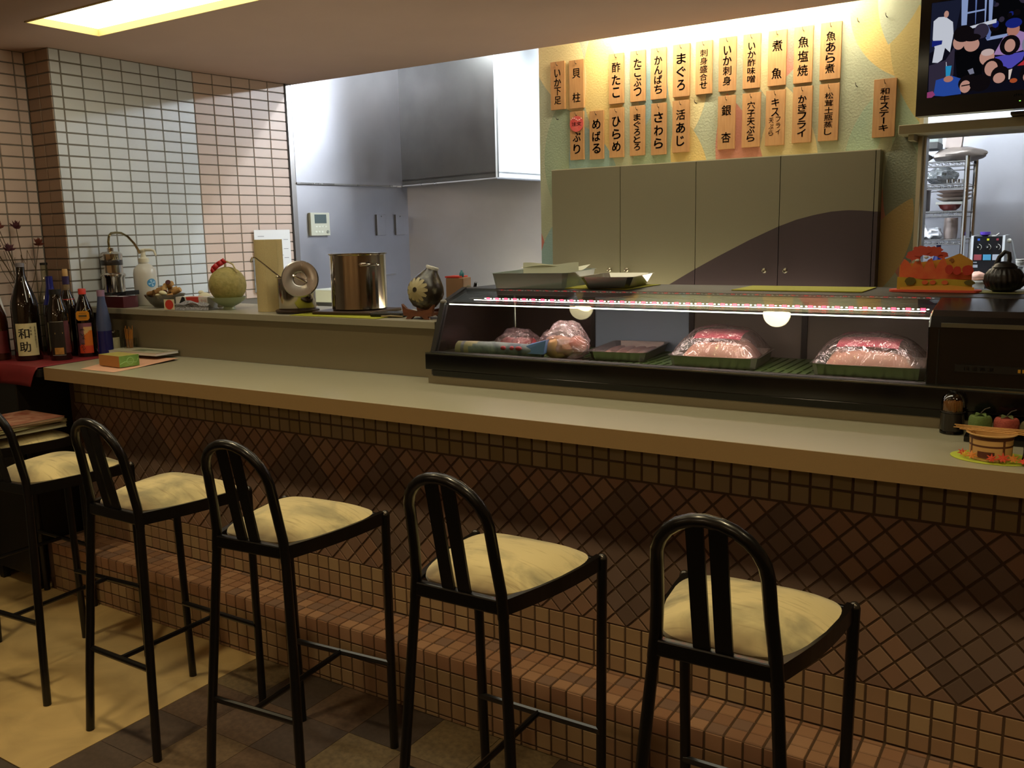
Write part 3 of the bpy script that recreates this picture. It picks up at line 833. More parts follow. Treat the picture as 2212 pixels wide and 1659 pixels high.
label_text(b, p, 0.0535, a+0.58, 0.10, '\n'.join('本格米焼酎白玉'), 0.007, 0.09, line=1.0)
part('lettering', b, M['ink'], t)
# brown bottle cut by the frame
p = (-3.885, 2.03, ZT); a = aim(p)
pr7 = [(0.001, 0), (0.036, 0), (0.0385, 0.005), (0.0385, 0.16), (0.034, 0.19), (0.019, 0.235), (0.014, 0.255), (0.0135, 0.285), (0.001, 0.285)]
t = bottle('liquor_bottle', 'amber bottle with red cap at the far left edge', p, pr7, amber_glass, [(0.0148, 0.262), (0.0150, 0.292), (0.001, 0.294)], mat('dark_red_cap', '#6d1a1c', 0.4))
label_wrap(t, p, 0.0385, 0.03, 0.125, a-1.1, a+1.0, mat('maroon_label', '#6a1f22', 0.5, noise=0.4, nscale=30), lab='maroon label')
# black label bottle
p = (-3.635, 2.150, ZT); a = aim(p)
prb = [(0.001, 0), (0.041, 0), (0.0435, 0.006), (0.0435, 0.185), (0.038, 0.215), (0.027, 0.25), (0.0235, 0.27), (0.023, 0.288), (0.001, 0.288)]
t = bottle('liquor_bottle', 'squat dark bottle with black and gold label, right of the cream-labelled bottle', p, prb, brown_glass, [(0.0245, 0.275), (0.0245, 0.296), (0.001, 0.297)], M['black_plastic'])
label_wrap(t, p, 0.0435, 0.02, 0.165, a-0.85, a+0.45, mat('black_gold_label', '#1c1614', 0.35, noise=0.3, nscale=40), lab='black label')
label_wrap(t, p, 0.0435, 0.03, 0.165, a+0.45, a+1.0, mat('plum_label', '#57262c', 0.5, noise=0.3, nscale=40), 'side_label')
label_wrap(t, p, 0.0435, 0.026, 0.054, a-0.55, a+0.25, mat('gold_print', '#b5813a', 0.45, noise=0.4, nscale=50), 'gold_print', 0.0012)
b = B(); label_text(b, p, 0.0435, a-0.06, 0.115, '一', 0.03, 0.006); part('mark', b, mat('gold_mark', '#a58a4e', 0.5), t)
b = B()
for q in range(2): b.tube([(p[0]+0.0446*cos(a-0.8+1.2*k/10), p[1]+0.0446*sin(a-0.8+1.2*k/10), p[2]+(0.022, 0.163)[q]) for k in range(11)], 0.0008, 5)
part('border', b, mat('pale_line', '#9b9487', 0.5), t)
# bottle with cork behind it
p = (-3.735, 2.262, ZT)
t = bottle('liquor_bottle', 'dark bottle with cork stopper and purple neck behind the black-labelled one', p,
           [(0.001, 0), (0.036, 0), (0.038, 0.005), (0.038, 0.2), (0.03, 0.24), (0.016, 0.275), (0.0135, 0.30), (0.0135, 0.345), (0.001, 0.345)], brown_glass,
           [(0.0115, 0.345), (0.0115, 0.372), (0.009, 0.376), (0.001, 0.376)], mat('cork', '#c39c66', 0.8, noise=0.2, nscale=60))
part('neck_sleeve', B().lathe([(0.0146, 0.31), (0.0146, 0.345)], p[0], p[1], p[2], cap=False), mat('purple_foil', '#2e2350', 0.3), t, 'purple foil sleeve')
part('neck_label', B().lathe([(0.0150, 0.285), (0.0146, 0.309)], p[0], p[1], p[2], cap=False), mat('tan_label', '#917a58', 0.6, noise=0.5, nscale=60), t)
part('ribbon', B().lathe([(0.0300, 0.238), (0.0275, 0.247)], p[0], p[1], p[2], cap=False), mat('red_ribbon', '#b01b22', 0.5), t, 'red band')
# orange sunset label
p = (-3.632, 2.268, ZT); a = aim(p)
t = bottle('liquor_bottle', 'dark bottle with red cap and orange sunset label', p, [(0.001, 0), (0.037, 0), (0.0392, 0.005), (0.0392, 0.165), (0.034, 0.2), (0.02, 0.245), (0.0145, 0.262), (0.0140, 0.29), (0.001, 0.29)],
           brown_glass, [(0.0155, 0.268), (0.0157, 0.288), (0.013, 0.292), (0.001, 0.292)], mat('red_cap', '#c23324', 0.4))
lm = [mat('sunset_mauve', '#7e4a5c', 0.5), mat('sunset_cream', '#c7a36b', 0.5), mat('sunset_orange', '#c8691d', 0.5), mat('sunset_red', '#c0401f', 0.5), mat('sunset_plum', '#6b4550', 0.5)]
b = B()
def fl_(u, v):
    aa = a-0.85+1.5*u; return (p[0]+0.0398*cos(aa), p[1]+0.0398*sin(aa), p[2]+0.016+0.130*v)
def zone(u, v):
    if u < 0.40: return 4 if v > 0.25+0.15*u else 3
    if v > 0.86: return 0
    if v > 0.68-0.08*sin(5*u): return 1
    if v > 0.27: return 2
    return 3
b.grid(fl_, 24, 24, mif=zone); part('label', b, lm, t, 'orange and mauve sunset label')
b = B(); rs = random.Random(3)
for k in range(5):     # brush strokes down the left of the label
    for q in range(3):
        u0 = -0.62+0.26*rs.random(); z0 = 0.120-k*0.021+rs.uniform(-.006, .006)
        pts = [(p[0]+0.0405*cos(a+u0+0.12*s), p[1]+0.0405*sin(a+u0+0.12*s), p[2]+z0-0.008*s*rs.uniform(-1, 1)) for s in (0, 1, 2)]
        b.tube(pts, 0.0009, 4)
part('brush_strokes', b, M['ink'], t)
oc = [( -0.036+0.008, 0.028), (0.028, 0.028), (0.036, 0.018), (0.036, -0.016), (0.026, -0.028), (-0.026, -0.028), (-0.036, -0.016), (-0.036, 0.018)]
fr_ = Vector((cos(a-0.15), sin(a-0.15), 0)); sd = Vector((-fr_.y, fr_.x, 0)); cc = Vector(p)+fr_*0.0425+Vector((0, 0, 0.178))
gold = mat('gold_tag', '#d08a24', 0.35, metal=0.3)
tg = part('tag', B().prism([(x*0.72, y*0.72) for x, y in oc], 0, 0.0012, f=lambda x, y, h: tuple(cc+sd*x+Vector((0, 0, y))+fr_*h)), gold, t, 'gold eight-sided tag')

b = B().prism([(-0.016, 0.004), (0.016, 0.004), (0.016, -0.006), (-0.016, -0.006)], 0.0014, 0.0018, f=lambda x, y, h: tuple(cc+sd*x+Vector((0, 0, y))+fr_*h))
b.prism([(-0.014, 0.012), (0.014, 0.012), (0.014, 0.010), (-0.014, 0.010)], 0.0014, 0.0018, f=lambda x, y, h: tuple(cc+sd*x+Vector((0, 0, y))+fr_*h))
b.prism([(-0.014, -0.011), (0.014, -0.011), (0.014, -0.0125), (-0.014, -0.0125)], 0.0014, 0.0018, f=lambda x, y, h: tuple(cc+sd*x+Vector((0, 0, y))+fr_*h))
part('print', b, mat('tag_print', '#5a4418', 0.5), tg)
b = B().tube([tuple(cc+Vector((0, 0, 0.02))), tuple(Vector(p)+fr_*0.03+sd*0.012+Vector((0, 0, 0.215))), tuple(Vector(p)+sd*0.022+Vector((0, 0, 0.235)))], 0.0009, 5)
b.tube([tuple(cc+sd*0.012+Vector((0, 0, 0.018))), tuple(Vector(p)+fr_*0.025+sd*0.030+Vector((0, 0, 0.205)))], 0.0009, 5); part('cord', b, mat('gold_cord', '#a58a3e', 0.5), t)
# frosted blue bottle
p = (-3.556, 2.305, ZT)
t = thing('liquor_bottle', 'slim frosted blue bottle with mauve cap, rightmost of the row', 'bottle', p, 'bottles on the red cloth')
part('body', B().lathe([(0.001, 0), (0.032, 0), (0.034, 0.006), (0.032, 0.02), (0.031, 0.11), (0.0305, 0.14), (0.026, 0.18), (0.017, 0.235), (0.0145, 0.262)], p[0], p[1], p[2], mis=[1, 1, 1, 1, 0, 0, 0, 0]), [blue_frost, blue_glass], t)
part('cap', B().lathe([(0.0155, 0.258), (0.0158, 0.284), (0.001, 0.285)], p[0], p[1], p[2]), mat('mauve_cap', '#8f7089', 0.45), t)
# blue-necked bottle behind
p = (-3.815, 2.235, ZT)
t = thing('liquor_bottle', 'bottle with glossy blue foil neck behind the cream-labelled bottle', 'bottle', p, 'bottles on the red cloth')
part('body', B().lathe([(0.001, 0), (0.036, 0), (0.038, 0.005), (0.038, 0.19), (0.034, 0.222)], p[0], p[1], p[2]), film('grey_bottle_glass', '#8f8c86', 0.05, 0.12), t)
part('neck_sleeve', B().lathe([(0.034, 0.222), (0.022, 0.265), (0.0155, 0.30), (0.0145, 0.345), (0.001, 0.347)], p[0], p[1], p[2]), mat('blue_foil', '#272a78', 0.22, metal=0.3), t, 'glossy blue foil')
# clear tall bottle behind
p = (-3.93, 2.285, ZT)
t = bottle('liquor_bottle', 'tall clear glass bottle with black lid behind the others', p, [(0.001, 0), (0.034, 0), (0.035, 0.004), (0.035, 0.24), (0.016, 0.31), (0.0145, 0.395)], film('bottle_glass', '#d9dccf', 0.02, 0.10), [(0.016, 0.392), (0.016, 0.402), (0.001, 0.403)], M['black_plastic'])
# jar with label, glass with dried wheat picks
p = (-3.605, 2.372, ZT); a = aim(p)+0.2
t = thing('glass_jar', 'small clear jar with pale label beside the blue bottle', 'jar', p)
part('body', B().lathe([(0.001, 0.001), (0.031, 0.001), (0.032, 0.005), (0.032, 0.088), (0.030, 0.096)], p[0], p[1], p[2], cap=False), film('jar_glass', '#dfe5d8', 0.02, 0.09), t)
part('rim', B().lathe([(0.0315, 0.094), (0.0325, 0.1), (0.030, 0.1)], p[0], p[1], p[2], cap=False), film('rim_glass', '#c8d2c8', 0.03, 0.3), t)
label_wrap(t, p, 0.0325, 0.008, 0.072, a-0.9, a+0.9, mat('pale_label', '#b6ad86', 0.7, noise=0.2, nscale=40), lab='pale paper label')
p = (-3.513, 2.395, ZC)
t = thing('pick_glass', 'small glass holding a bundle of orange-tipped picks', 'glass', p)
part('cup', B().lathe([(0.001, 0.001), (0.026, 0.001), (0.029, 0.07)], p[0], p[1], p[2], cap=False), film('thin_glass', '#d8d8cc', 0.02, 0.10), t)
pk = mat('orange_pick', '#b3701c', 0.6)
for k in range(14):
    an = k*2.4; r0 = 0.006+0.008*((k*7) % 5)/5
    b = B().rod((p[0]+r0*cos(an), p[1]+r0*sin(an), p[2]+0.004), (p[0]+r0*1.6*cos(an+.3)+0.004, p[1]+r0*1.6*sin(an+.3), p[2]+0.10+0.03*((k*5) % 7)/7), 0.0022, 0.0009, n=6)
    part('pick', b, pk, t)
# dried flowers
p = (-3.955, 2.20, ZT)
t = thing('dried_flowers', 'dried stems with dark red flower heads against the tiled wall', 'flowers', p)
part('vase', B().lathe([(0.001, 0), (0.03, 0), (0.033, 0.1), (0.022, 0.2), (0.025, 0.24)], p[0], p[1], p[2], cap=False), M['black_satin'], t)
fm = mat('dried_maroon', '#4f1d26', 0.8, noise=0.4, nscale=60); fm2 = mat('dried_rust', '#6d2f1c', 0.8, noise=0.4, nscale=60); stm = mat('dried_stem', '#4a3a1c', 0.8)
heads = [(-3.985, 2.10, 1.60, 0), (-3.965, 2.20, 1.545, 0), (-3.975, 2.13, 1.545, 1), (-3.96, 2.155, 1.45, 0), (-3.965, 2.10, 1.46, 0), (-3.955, 2.285, 1.47, 1), (-3.985, 2.07, 1.53, 1)]
for hx, hy, hz, kk in heads:
    sb = B().tube([(p[0], p[1], p[2]+0.2), (p[0]*0.6+hx*0.4, p[1]*0.5+hy*0.5+0.012, (p[2]+0.2)*0.5+hz*0.5), (hx, hy, hz-0.012)], 0.0016, 5)
    s_ = part('stem', sb, stm, t)
    b = B()
    for q in range(34):
        th_ = rnd.uniform(0, 2*pi); ph = rnd.uniform(0.0, 1.25); ln = rnd.uniform(0.022, 0.042); w_ = 0.0045
        d = Vector((0.5*sin(ph)*cos(th_), sin(ph)*sin(th_), cos(ph))); c0 = Vector((hx, hy, hz-0.012)); tip = c0+d*ln
        sdv = d.cross(Vector((1, 0.1, 0.2))).normalized()*w_
        b.add([tuple(c0), tuple(c0+d*ln*0.6+sdv), tuple(tip), tuple(c0+d*ln*0.6-sdv)], [(0, 1, 2, 3)])
    part('flower_head', b, fm2 if kk else fm, s_)
b = B()
for s in range(5):
    b.tube([(p[0], p[1], p[2]+0.2), (-3.97, 2.12+0.03*s, 1.36+0.02*s), (-3.985, 2.10+0.045*s, 1.47-0.03*s)], 0.0012, 5)
part('twigs', b, stm, t)
# white card by the wall
b = B().hexa([(-3.975, 2.02, 1.16), (-3.965, 2.115, 1.16), (-3.968, 2.116, 1.16), (-3.978, 2.021, 1.16), (-3.985, 2.0, 1.42), (-3.985, 2.065, 1.42), (-3.988, 2.066, 1.42), (-3.988, 2.001, 1.42)])
b.box(-3.974, -3.968, 2.05, 2.056, ZT, 1.16)
single('menu_card', b, M['paper'], 'plain white card on a thin stand at the left edge', 'card', (-3.975, 2.06, ZT))

# ================================================================== ON THE COUNTER, LEFT
z0 = ZC+0.0012
b = B()
def sheet(u, v):
    x = -3.285+0.21*u-0.20*v; y = 2.012+0.003*u+0.392*v
    x += 0.0; z = z0+0.012*max(0, (u-0.7))*max(0, v-0.3)*3
    return (x+0.14*v*u, y-0.05*u*v, z)
b.grid(sheet, 12, 12)
ps = single('paper_sheet', b, mat('pink_paper', '#d3a285', 0.8), 'pink paper sheet lying on the left of the counter under a small box', 'paper', (-3.25, 2.2, z0))
t = thing('tissue_box', 'small green and orange cardboard box on the pink paper', 'box', (-3.217, 2.137, z0+0.003), rz=R(-4))
gb = mat('green_print', '#5f8a3c', 0.5, col2='#86b35c', nscale=22); ob_ = mat('tan_card', '#a5713a', 0.6); yb = mat('olive_card', '#a59a4c', 0.55)
b = B(); xx, yy, hh = 0.074, 0.042, 0.044
b.add([(-xx, -yy, 0), (xx, -yy, 0), (xx, yy, 0), (-xx, yy, 0), (-xx, -yy, hh), (xx, -yy, hh), (xx, yy, hh), (-xx, yy, hh)],
      [(3, 2, 1, 0), (0, 3, 7, 4), (2, 3, 7, 6)], 0)
b.add([(-xx, -yy, hh), (xx, -yy, hh), (xx, yy, hh), (-xx, yy, hh)], [(0, 1, 2, 3)], 2)
b.add([(-xx, -yy, 0), (xx, -yy, 0), (xx, -yy, hh), (-xx, -yy, hh)], [(0, 1, 2, 3)], 0)
b.add([(xx, -yy, 0), (xx, yy, 0), (xx, yy, hh), (xx, -yy, hh)], [(0, 1, 2, 3)], 1)
part('carton', b, [ob_, gb, yb], t, world=False)
b = B()
for q in range(10):
    aa = q*0.628; b.tube([(xx+0.0006, 0.004+0.014*cos(aa), hh/2+0.014*sin(aa)), (xx+0.0006, 0.004+0.014*cos(aa+.628), hh/2+0.014*sin(aa+.628))], 0.001, 4)
b.tube([(xx+0.0006, -0.04, 0.012), (xx+0.0006, -0.02, 0.02), (xx+0.0006, 0.03, 0.014), (xx+0.0006, 0.038, 0.03)], 0.0009, 4)
part('print', b, mat('pale_green_print', '#a7cf86', 0.5), t, 'pale green printed emblem', world=False)
t = thing('menu_book', 'thin white book lying at the back left of the counter', 'book', (-3.39, 2.365, ZC+0.016), rz=R(3))
part('pages', B().box(-0.16, 0.16, -0.06, 0.055, 0.001, 0.011), M['paper'], t, world=False)
part('cover', B().box(-0.162, 0.162, -0.062, 0.056, 0.011, 0.0125).box(-0.162, 0.162, -0.062, 0.056, 0, 0.001), mat('white_cover', '#b9b49c', 0.35, noise=0.1, nscale=8), t, world=False)
part('cover_print', B().box(-0.03, 0.05, -0.03, 0.02, 0.0126, 0.0129).box(0.05, 0.15, -0.012, 0.012, 0.0126, 0.0129), mat('olive_print', '#7f8668', 0.5, noise=0.4, nscale=60), t, world=False)

# ================================================================== ON THE LEDGE
ZK = ZL+0.0008
# steel barrel with bent pipe
p = (-3.772, 2.515, ZK)
t = thing('drink_barrel', 'chrome barrel with black base and long curved pipe by the tiled wall', 'dispenser', p)
part('base', B().box(p[0]-0.046, p[0]+0.040, p[1]-0.045, p[1]+0.045, ZK, ZK+0.062), M['black_satin'], t, bev=0.004)
part('body', B().lathe([(0.050, 0.062), (0.050, 0.125), (0.056, 0.133), (0.056, 0.142), (0.047, 0.150), (0.047, 0.185)], p[0], p[1], ZK), M['steel_polish'], t)
part('band', B().lathe([(0.0475, 0.184), (0.048, 0.186), (0.048, 0.206), (0.0475, 0.208)], p[0], p[1], ZK), mat('dark_band', '#2c2724', 0.25), t, 'dark band')
part('dome', B().lathe([(0.048, 0.208), (0.049, 0.214), (0.049, 0.235), (0.036, 0.245), (0.014, 0.247), (0.014, 0.262), (0.008, 0.264)], p[0], p[1], ZK), M['steel_polish'], t)
q = Vector(p)
part('pipe', B().tube([q+Vector(v) for v in ((0.0, -0.005, 0.262), (-0.002, -0.005, 0.290), (0.006, -0.004, 0.318), (0.022, -0.002, 0.329), (0.05, 0.002, 0.331), (0.085, 0.006, 0.328), (0.12, 0.012, 0.312), (0.155, 0.018, 0.28), (0.175, 0.022, 0.25), (0.18, 0.024, 0.235))], 0.0055, 8), mat('brass_steel', '#a89d78', 0.2, metal=1.0), t)
part('tap', B().rod(q+Vector((0.045, -0.02, 0.138)), q+Vector((0.075, -0.03, 0.138)), 0.006).ball(q+Vector((0.078, -0.031, 0.138)), 0.008), M['steel_polish'], t)
# maroon tray box
t = thing('lacquer_box', 'low maroon box with white lining beside the chrome barrel', 'box', (-3.655, 2.443, ZK), rz=R(3))
b = B().box(-0.088, 0.088, -0.032, 0.045, 0, 0.004).box(-0.088, 0.088, -0.032, -0.028, 0.004, 0.05).box(-0.088, 0.088, 0.041, 0.045, 0.004, 0.05).box(-0.088, -0.084, -0.028, 0.041, 0.004, 0.05).box(0.084, 0.088, -0.028, 0.041, 0.004, 0.05)
part('tray', b, mat('maroon_lacquer', '#4c1a1d', 0.35), t, world=False)
part('lining', B().box(-0.083, 0.083, -0.027, 0.040, 0.005, 0.047), mat('white_foam', '#d9dee2', 0.5), t, 'white contents', world=False)
part('lid', B().hexa([(0.035, -0.02, 0.051), (0.095, -0.02, 0.056), (0.095, 0.05, 0.056), (0.035, 0.05, 0.051), (0.035, -0.02, 0.054), (0.095, -0.02, 0.075), (0.095, 0.05, 0.075), (0.035, 0.05, 0.054)]), M['black_plastic'], t, world=False)
# white pump bottle
p = (-3.615, 2.572, ZK)
t = thing('pump_bottle', 'white hand sanitizer pump bottle with blue emblem on the ledge', 'bottle', p); a = aim(p)
part('body', B().lathe([(0.001, 0), (0.045, 0), (0.050, 0.006), (0.050, 0.145), (0.046, 0.165), (0.030, 0.183), (0.021, 0.188), (0.021, 0.2)], p[0], p[1], p[2]), mat('milky_plastic', '#c9c8c0', 0.35), t)
cr = mat('cream_plastic', '#d9d6c2', 0.35)
part('pump', B().lathe([(0.023, 0.196), (0.023, 0.212), (0.012, 0.218), (0.010, 0.24), (0.014, 0.245), (0.014, 0.252), (0.006, 0.256)], p[0], p[1], p[2]).tube([Vector(p)+Vector(v) for v in ((0, 0, 0.250), (0.045, 0.012, 0.250), (0.058, 0.016, 0.246), (0.066, 0.018, 0.225))], [0.007, 0.006, 0.0055, 0.0045], 8), cr, t)
b = B()
def disc_on(u, v):
    rr_ = 0.022*v; th_ = 2*pi*u
    x = rr_*cos(th_); y = rr_*sin(th_)*0.9; aa = a+0.55+x/0.0506
    return (p[0]+0.0507*cos(aa), p[1]+0.0507*sin(aa), p[2]+0.102+y)
b.grid(disc_on, 20, 4, mif=lambda u, v: 1 if (v < 0.7 and (u*4 % 1) < 0.45) else 0); part('emblem', b, [mat('blue_print', '#3f86b8', 0.4), mat('light_blue_print', '#9cc4dc', 0.4)], t, 'round blue emblem')
b = B(); label_text(b, p, 0.0505, a+0.55, 0.062, 'アルコール', 0.040, 0.008, thick=0.02); part('print', b, mat('pink_print', '#c8707a', 0.5), t, 'pink lettering')
# bowl of corks
p = (-3.415, 2.520, ZK)
t = thing('glass_bowl', 'shallow glass bowl heaped with wine corks on the ledge', 'bowl', p)
part('bowl', B().lathe([(0.001, 0.002), (0.045, 0.002), (0.062, 0.018), (0.083, 0.050), (0.087, 0.058), (0.084, 0.058), (0.060, 0.022), (0.043, 0.006), (0.001, 0.006)], p[0], p[1], p[2]), film('bowl_glass', '#b5a98f', 0.04, 0.16), t)
ckm = [mat('cork_%d' % i, c, 0.85, noise=0.25, nscale=90) for i, c in enumerate(('#b48a52', '#a67c48', '#c09a64', '#8f6a3c'))]
stain = mat('wine_stain', '#4a1c1c', 0.8)
ck = [(-.055, -.01, .05, .3, .1), (-.03, .03, .055, 1.2, .1), (0, -.035, .05, .2, .15), (.03, .02, .055, 2.2, .1), (.05, -.02, .048, 1.0, .2), (-.02, 0, .078, .35, .25), (.022, -.015, .078, 2.5, .5),
      (-.04, -.035, .062, .3, .2), (.005, .02, .098, .35, .3), (.035, .0, .10, 2.3, -.6), (.02, .03, .075, .9, .2), (-.005, -.03, .07, 1.5, .1), (.055, .02, .07, .5, .4), (0.0, 0.0, .03, .1, 0), (-.03, 0, .03, 1.3, 0), (.03, .0, .03, .7, 0)]
for i, (dx, dy, dz, an, tl) in enumerate(ck):
    pos = (p[0]+dx, p[1]+dy, p[2]+dz)
    ax = Vector((cos(an)*cos(tl), sin(an)*cos(tl), sin(tl))); h = 0.021
    b = B().lathe([(0.0108, -h), (0.0115, -h+0.002), (0.0115, h-0.002), (0.0108, h)], n=12, axis=ax, org=pos, mis=[1 if i % 3 == 0 else 0, 0, 0])
    single('wine_cork', b, [ckm[i % 4], stain], 'wine cork in the glass bowl on the ledge', 'cork', pos, 'wine corks in the glass bowl')
for i, (dx, dy, dz) in enumerate(((0.03, -0.055, 0.052), (0.05, -0.045, 0.066))):
    pos = (p[0]+dx, p[1]+dy, p[2]+dz)
    b = B().ball(pos, 0.017, 0.014, 0.010, rot=(0.2, 0.3, i)); single('shell', b, mat('cream_shell', '#cfc79e', 0.5), 'small cream shell lying on the corks at the front', 'shell', pos, 'cream shells on the corks')
# sweets box with packets, cream bulbs behind
t = thing('snack_box', 'flat white and red box with plastic-bagged packets and round red sticker', 'box', (-3.18, 2.475, ZK), rz=R(14))
part('carton', B().box(-0.075, 0.085, -0.005, 0.06, 0, 0.052), mat('white_card', '#d8d4cb', 0.5), t, world=False)
b = B().add([(-0.06, -0.006, 0.022), (-0.022, -0.006, 0.018), (-0.03, -0.006, 0.052), (-0.042, -0.006, 0.054)], [(0, 1, 2, 3)]); part('print', b, M['black_plastic'], t, world=False)
b = B().add([(-0.010, -0.0062, 0.020), (0.042, -0.0062, 0.023), (0.040, -0.0062, 0.052), (-0.024, -0.0062, 0.052)], [(0, 1, 2, 3)])
b.add([(-0.026, -0.004, 0.0525), (0.040, -0.004, 0.0525), (0.046, 0.03, 0.0525), (-0.02, 0.03, 0.0525)], [(0, 1, 2, 3)])
part('print', b, M['red_ink'], t, 'red printed field', world=False)
b = B(); text_fit(b, 'セール', lambda x, y: (0.066+x, -0.0064, 0.038+y), 0.028, 0.012, thick=0.02); part('print', b, mat('pink_ink', '#c97b78', 0.5), t, world=False)
b = B()
def bagf(u, v):
    x = -0.07+0.19*u; y = -0.05+0.05*v; z = 0.004+0.034*sin(pi*min(1, v+0.25))*(0.55+0.45*sin(pi*u))+0.004*sin(13*u+9*v)
    return (x, y, z)
b.grid(bagf, 22, 10); b.grid(lambda u, v: (-0.07+0.19*u, -0.05+0.002*v, 0.001+0.012*v), 8, 1)
part('plastic_bag', b, film('packet_film', '#e2e2ea', 0.1, 0.2, bump=1.0, bscale=60, opaque=0.4, ocol='#c9c8d2'), t, 'crinkled clear bag', world=False)
part('sticker', B().box(-0.098, -0.046, -0.053, -0.052, 0.002, 0.046), mat('sticker_paper', '#d3c9a8', 0.6), t, world=False)
part('sticker_disc', B().lathe([(0.0, 0), (0.0205, 0), (0.0205, 0.0006)], axis=(0, -1, 0), org=(-0.071, -0.0535, 0.024)), mat('sticker_red', '#bb3a2c', 0.5), t, 'red round seal', world=False)
for i, (x, y) in enumerate(((-3.205, 2.565), (-3.13, 2.585))):
    b = B().ball((x, y, ZK+0.040), 0.030, 0.030, 0.026).ball((x-0.012, y-0.008, ZK+0.066), 0.012, 0.012, 0.008).ball((x, y, ZK+0.018), 0.024, 0.024, 0.018)
    single('garlic_bulb', b, mat('cream_bulb', '#d8d4b8', 0.5), ['cream garlic bulb behind the red box, left one', 'cream garlic bulb behind the red box, beside the melon'][i], 'garlic', (x, y, ZK))
# melon on green footed bowl
p = (-3.022, 2.540, ZK)
t = thing('footed_bowl', 'pale green footed bowl carrying the melon', 'bowl', p)
part('bowl', B().lathe([(0.026, 0), (0.024, 0.006), (0.022, 0.012), (0.040, 0.020), (0.060, 0.034), (0.074, 0.050), (0.076, 0.052), (0.072, 0.052), (0.056, 0.038), (0.036, 0.026), (0.001, 0.022)], p[0], p[1], p[2], n=36), mat('celadon_glaze', '#9aa983', 0.3, coat=0.2), t)
mm_ = mat('netted_melon_skin', '#a89a5e', 0.65, col2='#8b8347', nscale=55, bump=0.6, bscale=90)
t = thing('melon', 'round netted melon with red ribbon in the green bowl on the ledge', 'melon', (p[0], p[1], p[2]+0.0265))
part('fruit', B().ball((p[0], p[1], p[2]+0.102), 0.0765, 0.0765, 0.0755, n=32, m=18), mm_, t)
T0 = Vector((p[0]+0.002, p[1]-0.01, p[2]+0.176))
part('stem', B().tube([T0+Vector(v) for v in ((0, 0, -0.004), (0.0, 0, 0.014), (-0.028, -0.008, 0.018), (0.015, 0, 0.024), (0.045, 0.004, 0.012), (0.066, 0.006, -0.022))], 0.0034, 6), mat('pale_stem', '#b9ab7c', 0.7), t)
b = B(); rb = [T0+Vector(v) for v in ((-0.038, -0.036, -0.024), (-0.032, -0.034, -0.006), (-0.016, -0.024, 0.010), (0.004, -0.016, 0.021), (0.016, -0.010, 0.029))]
wv = Vector((0.007, 0.003, -0.009))
for i in range(len(rb)-1): b.add([tuple(rb[i]-wv), tuple(rb[i]+wv), tuple(rb[i+1]+wv), tuple(rb[i+1]-wv)], [(0, 1, 2, 3)], smooth=True)
rbm = mat('red_ribbon_satin', '#b1171e', 0.45); rbo = part('ribbon', b, rbm, t, 'red ribbon'); rbo.modifiers.new('thickness', 'SOLIDIFY').thickness = 0.001
part('ribbon_knot', B().ball(T0+Vector((-0.006, -0.018, 0.012)), 0.010, 0.006, 0.008), rbm, t, 'red knot')
# paper towel roll
p = (-2.765, 2.540, ZK)
t = thing('paper_roll', 'tall upright cream paper towel roll on the ledge', 'paper roll', p)
tw = mat('paper_towel', '#cfbd8a', 0.9, noise=0.06, nscale=200, bump=0.3, bscale=260)
part('roll', B().lathe([(0.02, 0), (0.0555, 0), (0.0555, 0.286), (0.02, 0.286), (0.02, 0.0)], p[0], p[1], p[2], n=36, cap=False), tw, t)
part('loose_edge', B().hexa([(p[0]+0.030, p[1]-0.048, ZK+.001), (p[0]+0.062, p[1]-0.014, ZK+.001), (p[0]+0.061, p[1]-0.013, ZK+.001), (p[0]+0.029, p[1]-0.047, ZK+.001), (p[0]+0.030, p[1]-0.048, ZK+.285), (p[0]+0.062, p[1]-0.014, ZK+.285), (p[0]+0.061, p[1]-0.013, ZK+.285), (p[0]+0.029, p[1]-0.047, ZK+.285)]), tw, t)
# coasters, mat, pots
t = single('placemat', B().box(-2.53, -2.10, 2.408, 2.62, ZK, ZK+0.0016, rz=0), mat('lime_cloth', '#a3a32a', 0.8, noise=0.1, nscale=200, bump=0.2, bscale=600), 'lime green cloth mat under the two steel pots', 'mat', (-2.3, 2.5, ZK))
wood_c = M['wood_dark']
single('trivet', B().lathe([(0.082, 0), (0.085, 0.004), (0.085, 0.009), (0.082, 0.011)], -2.605, 2.525, ZK+0.0018, n=32), wood_c, 'round dark wooden trivet under the small steel pot', 'trivet', (-2.605, 2.525, ZK))
single('trivet', B().box(-2.475, -2.215, 2.47, 2.70, ZK+0.0018, ZK+0.014, rz=R(8)), wood_c, 'square dark wooden trivet under the large steel pot', 'trivet', (-2.34, 2.58, ZK), bev=0.004)
p = (-2.605, 2.525, ZK+0.0132)
t = thing('steel_pot', 'small steel pot with ladle and leaning lid on the ledge', 'pot', p)
part('pot', B().lathe([(0.001, 0), (0.070, 0), (0.073, 0.004), (0.073, 0.122), (0.078, 0.126), (0.078, 0.128), (0.0715, 0.126), (0.0715, 0.006), (0.001, 0.004)], p[0], p[1], p[2], n=40), M['steel_polish'], t)
t = thing('ladle', 'thin steel ladle sticking out of the small pot', 'ladle', (p[0]-0.03, p[1], p[2]+0.01))
part('handle', B().tube([Vector(p)+Vector(v) for v in ((0.02, 0.0, 0.03), (-0.050, -0.035, 0.125), (-0.09, -0.065, 0.17), (-0.122, -0.088, 0.203), (-0.134, -0.094, 0.205), (-0.140, -0.096, 0.195), (-0.141, -0.096, 0.186))], 0.0032, 6), M['steel_polish'], t)
part('cup', B().lathe([(0.001, 0.008), (0.02, 0.012), (0.028, 0.03)], p[0]+0.02, p[1]+0.02, p[2]+0.004, cap=False), M['steel_polish'], t)
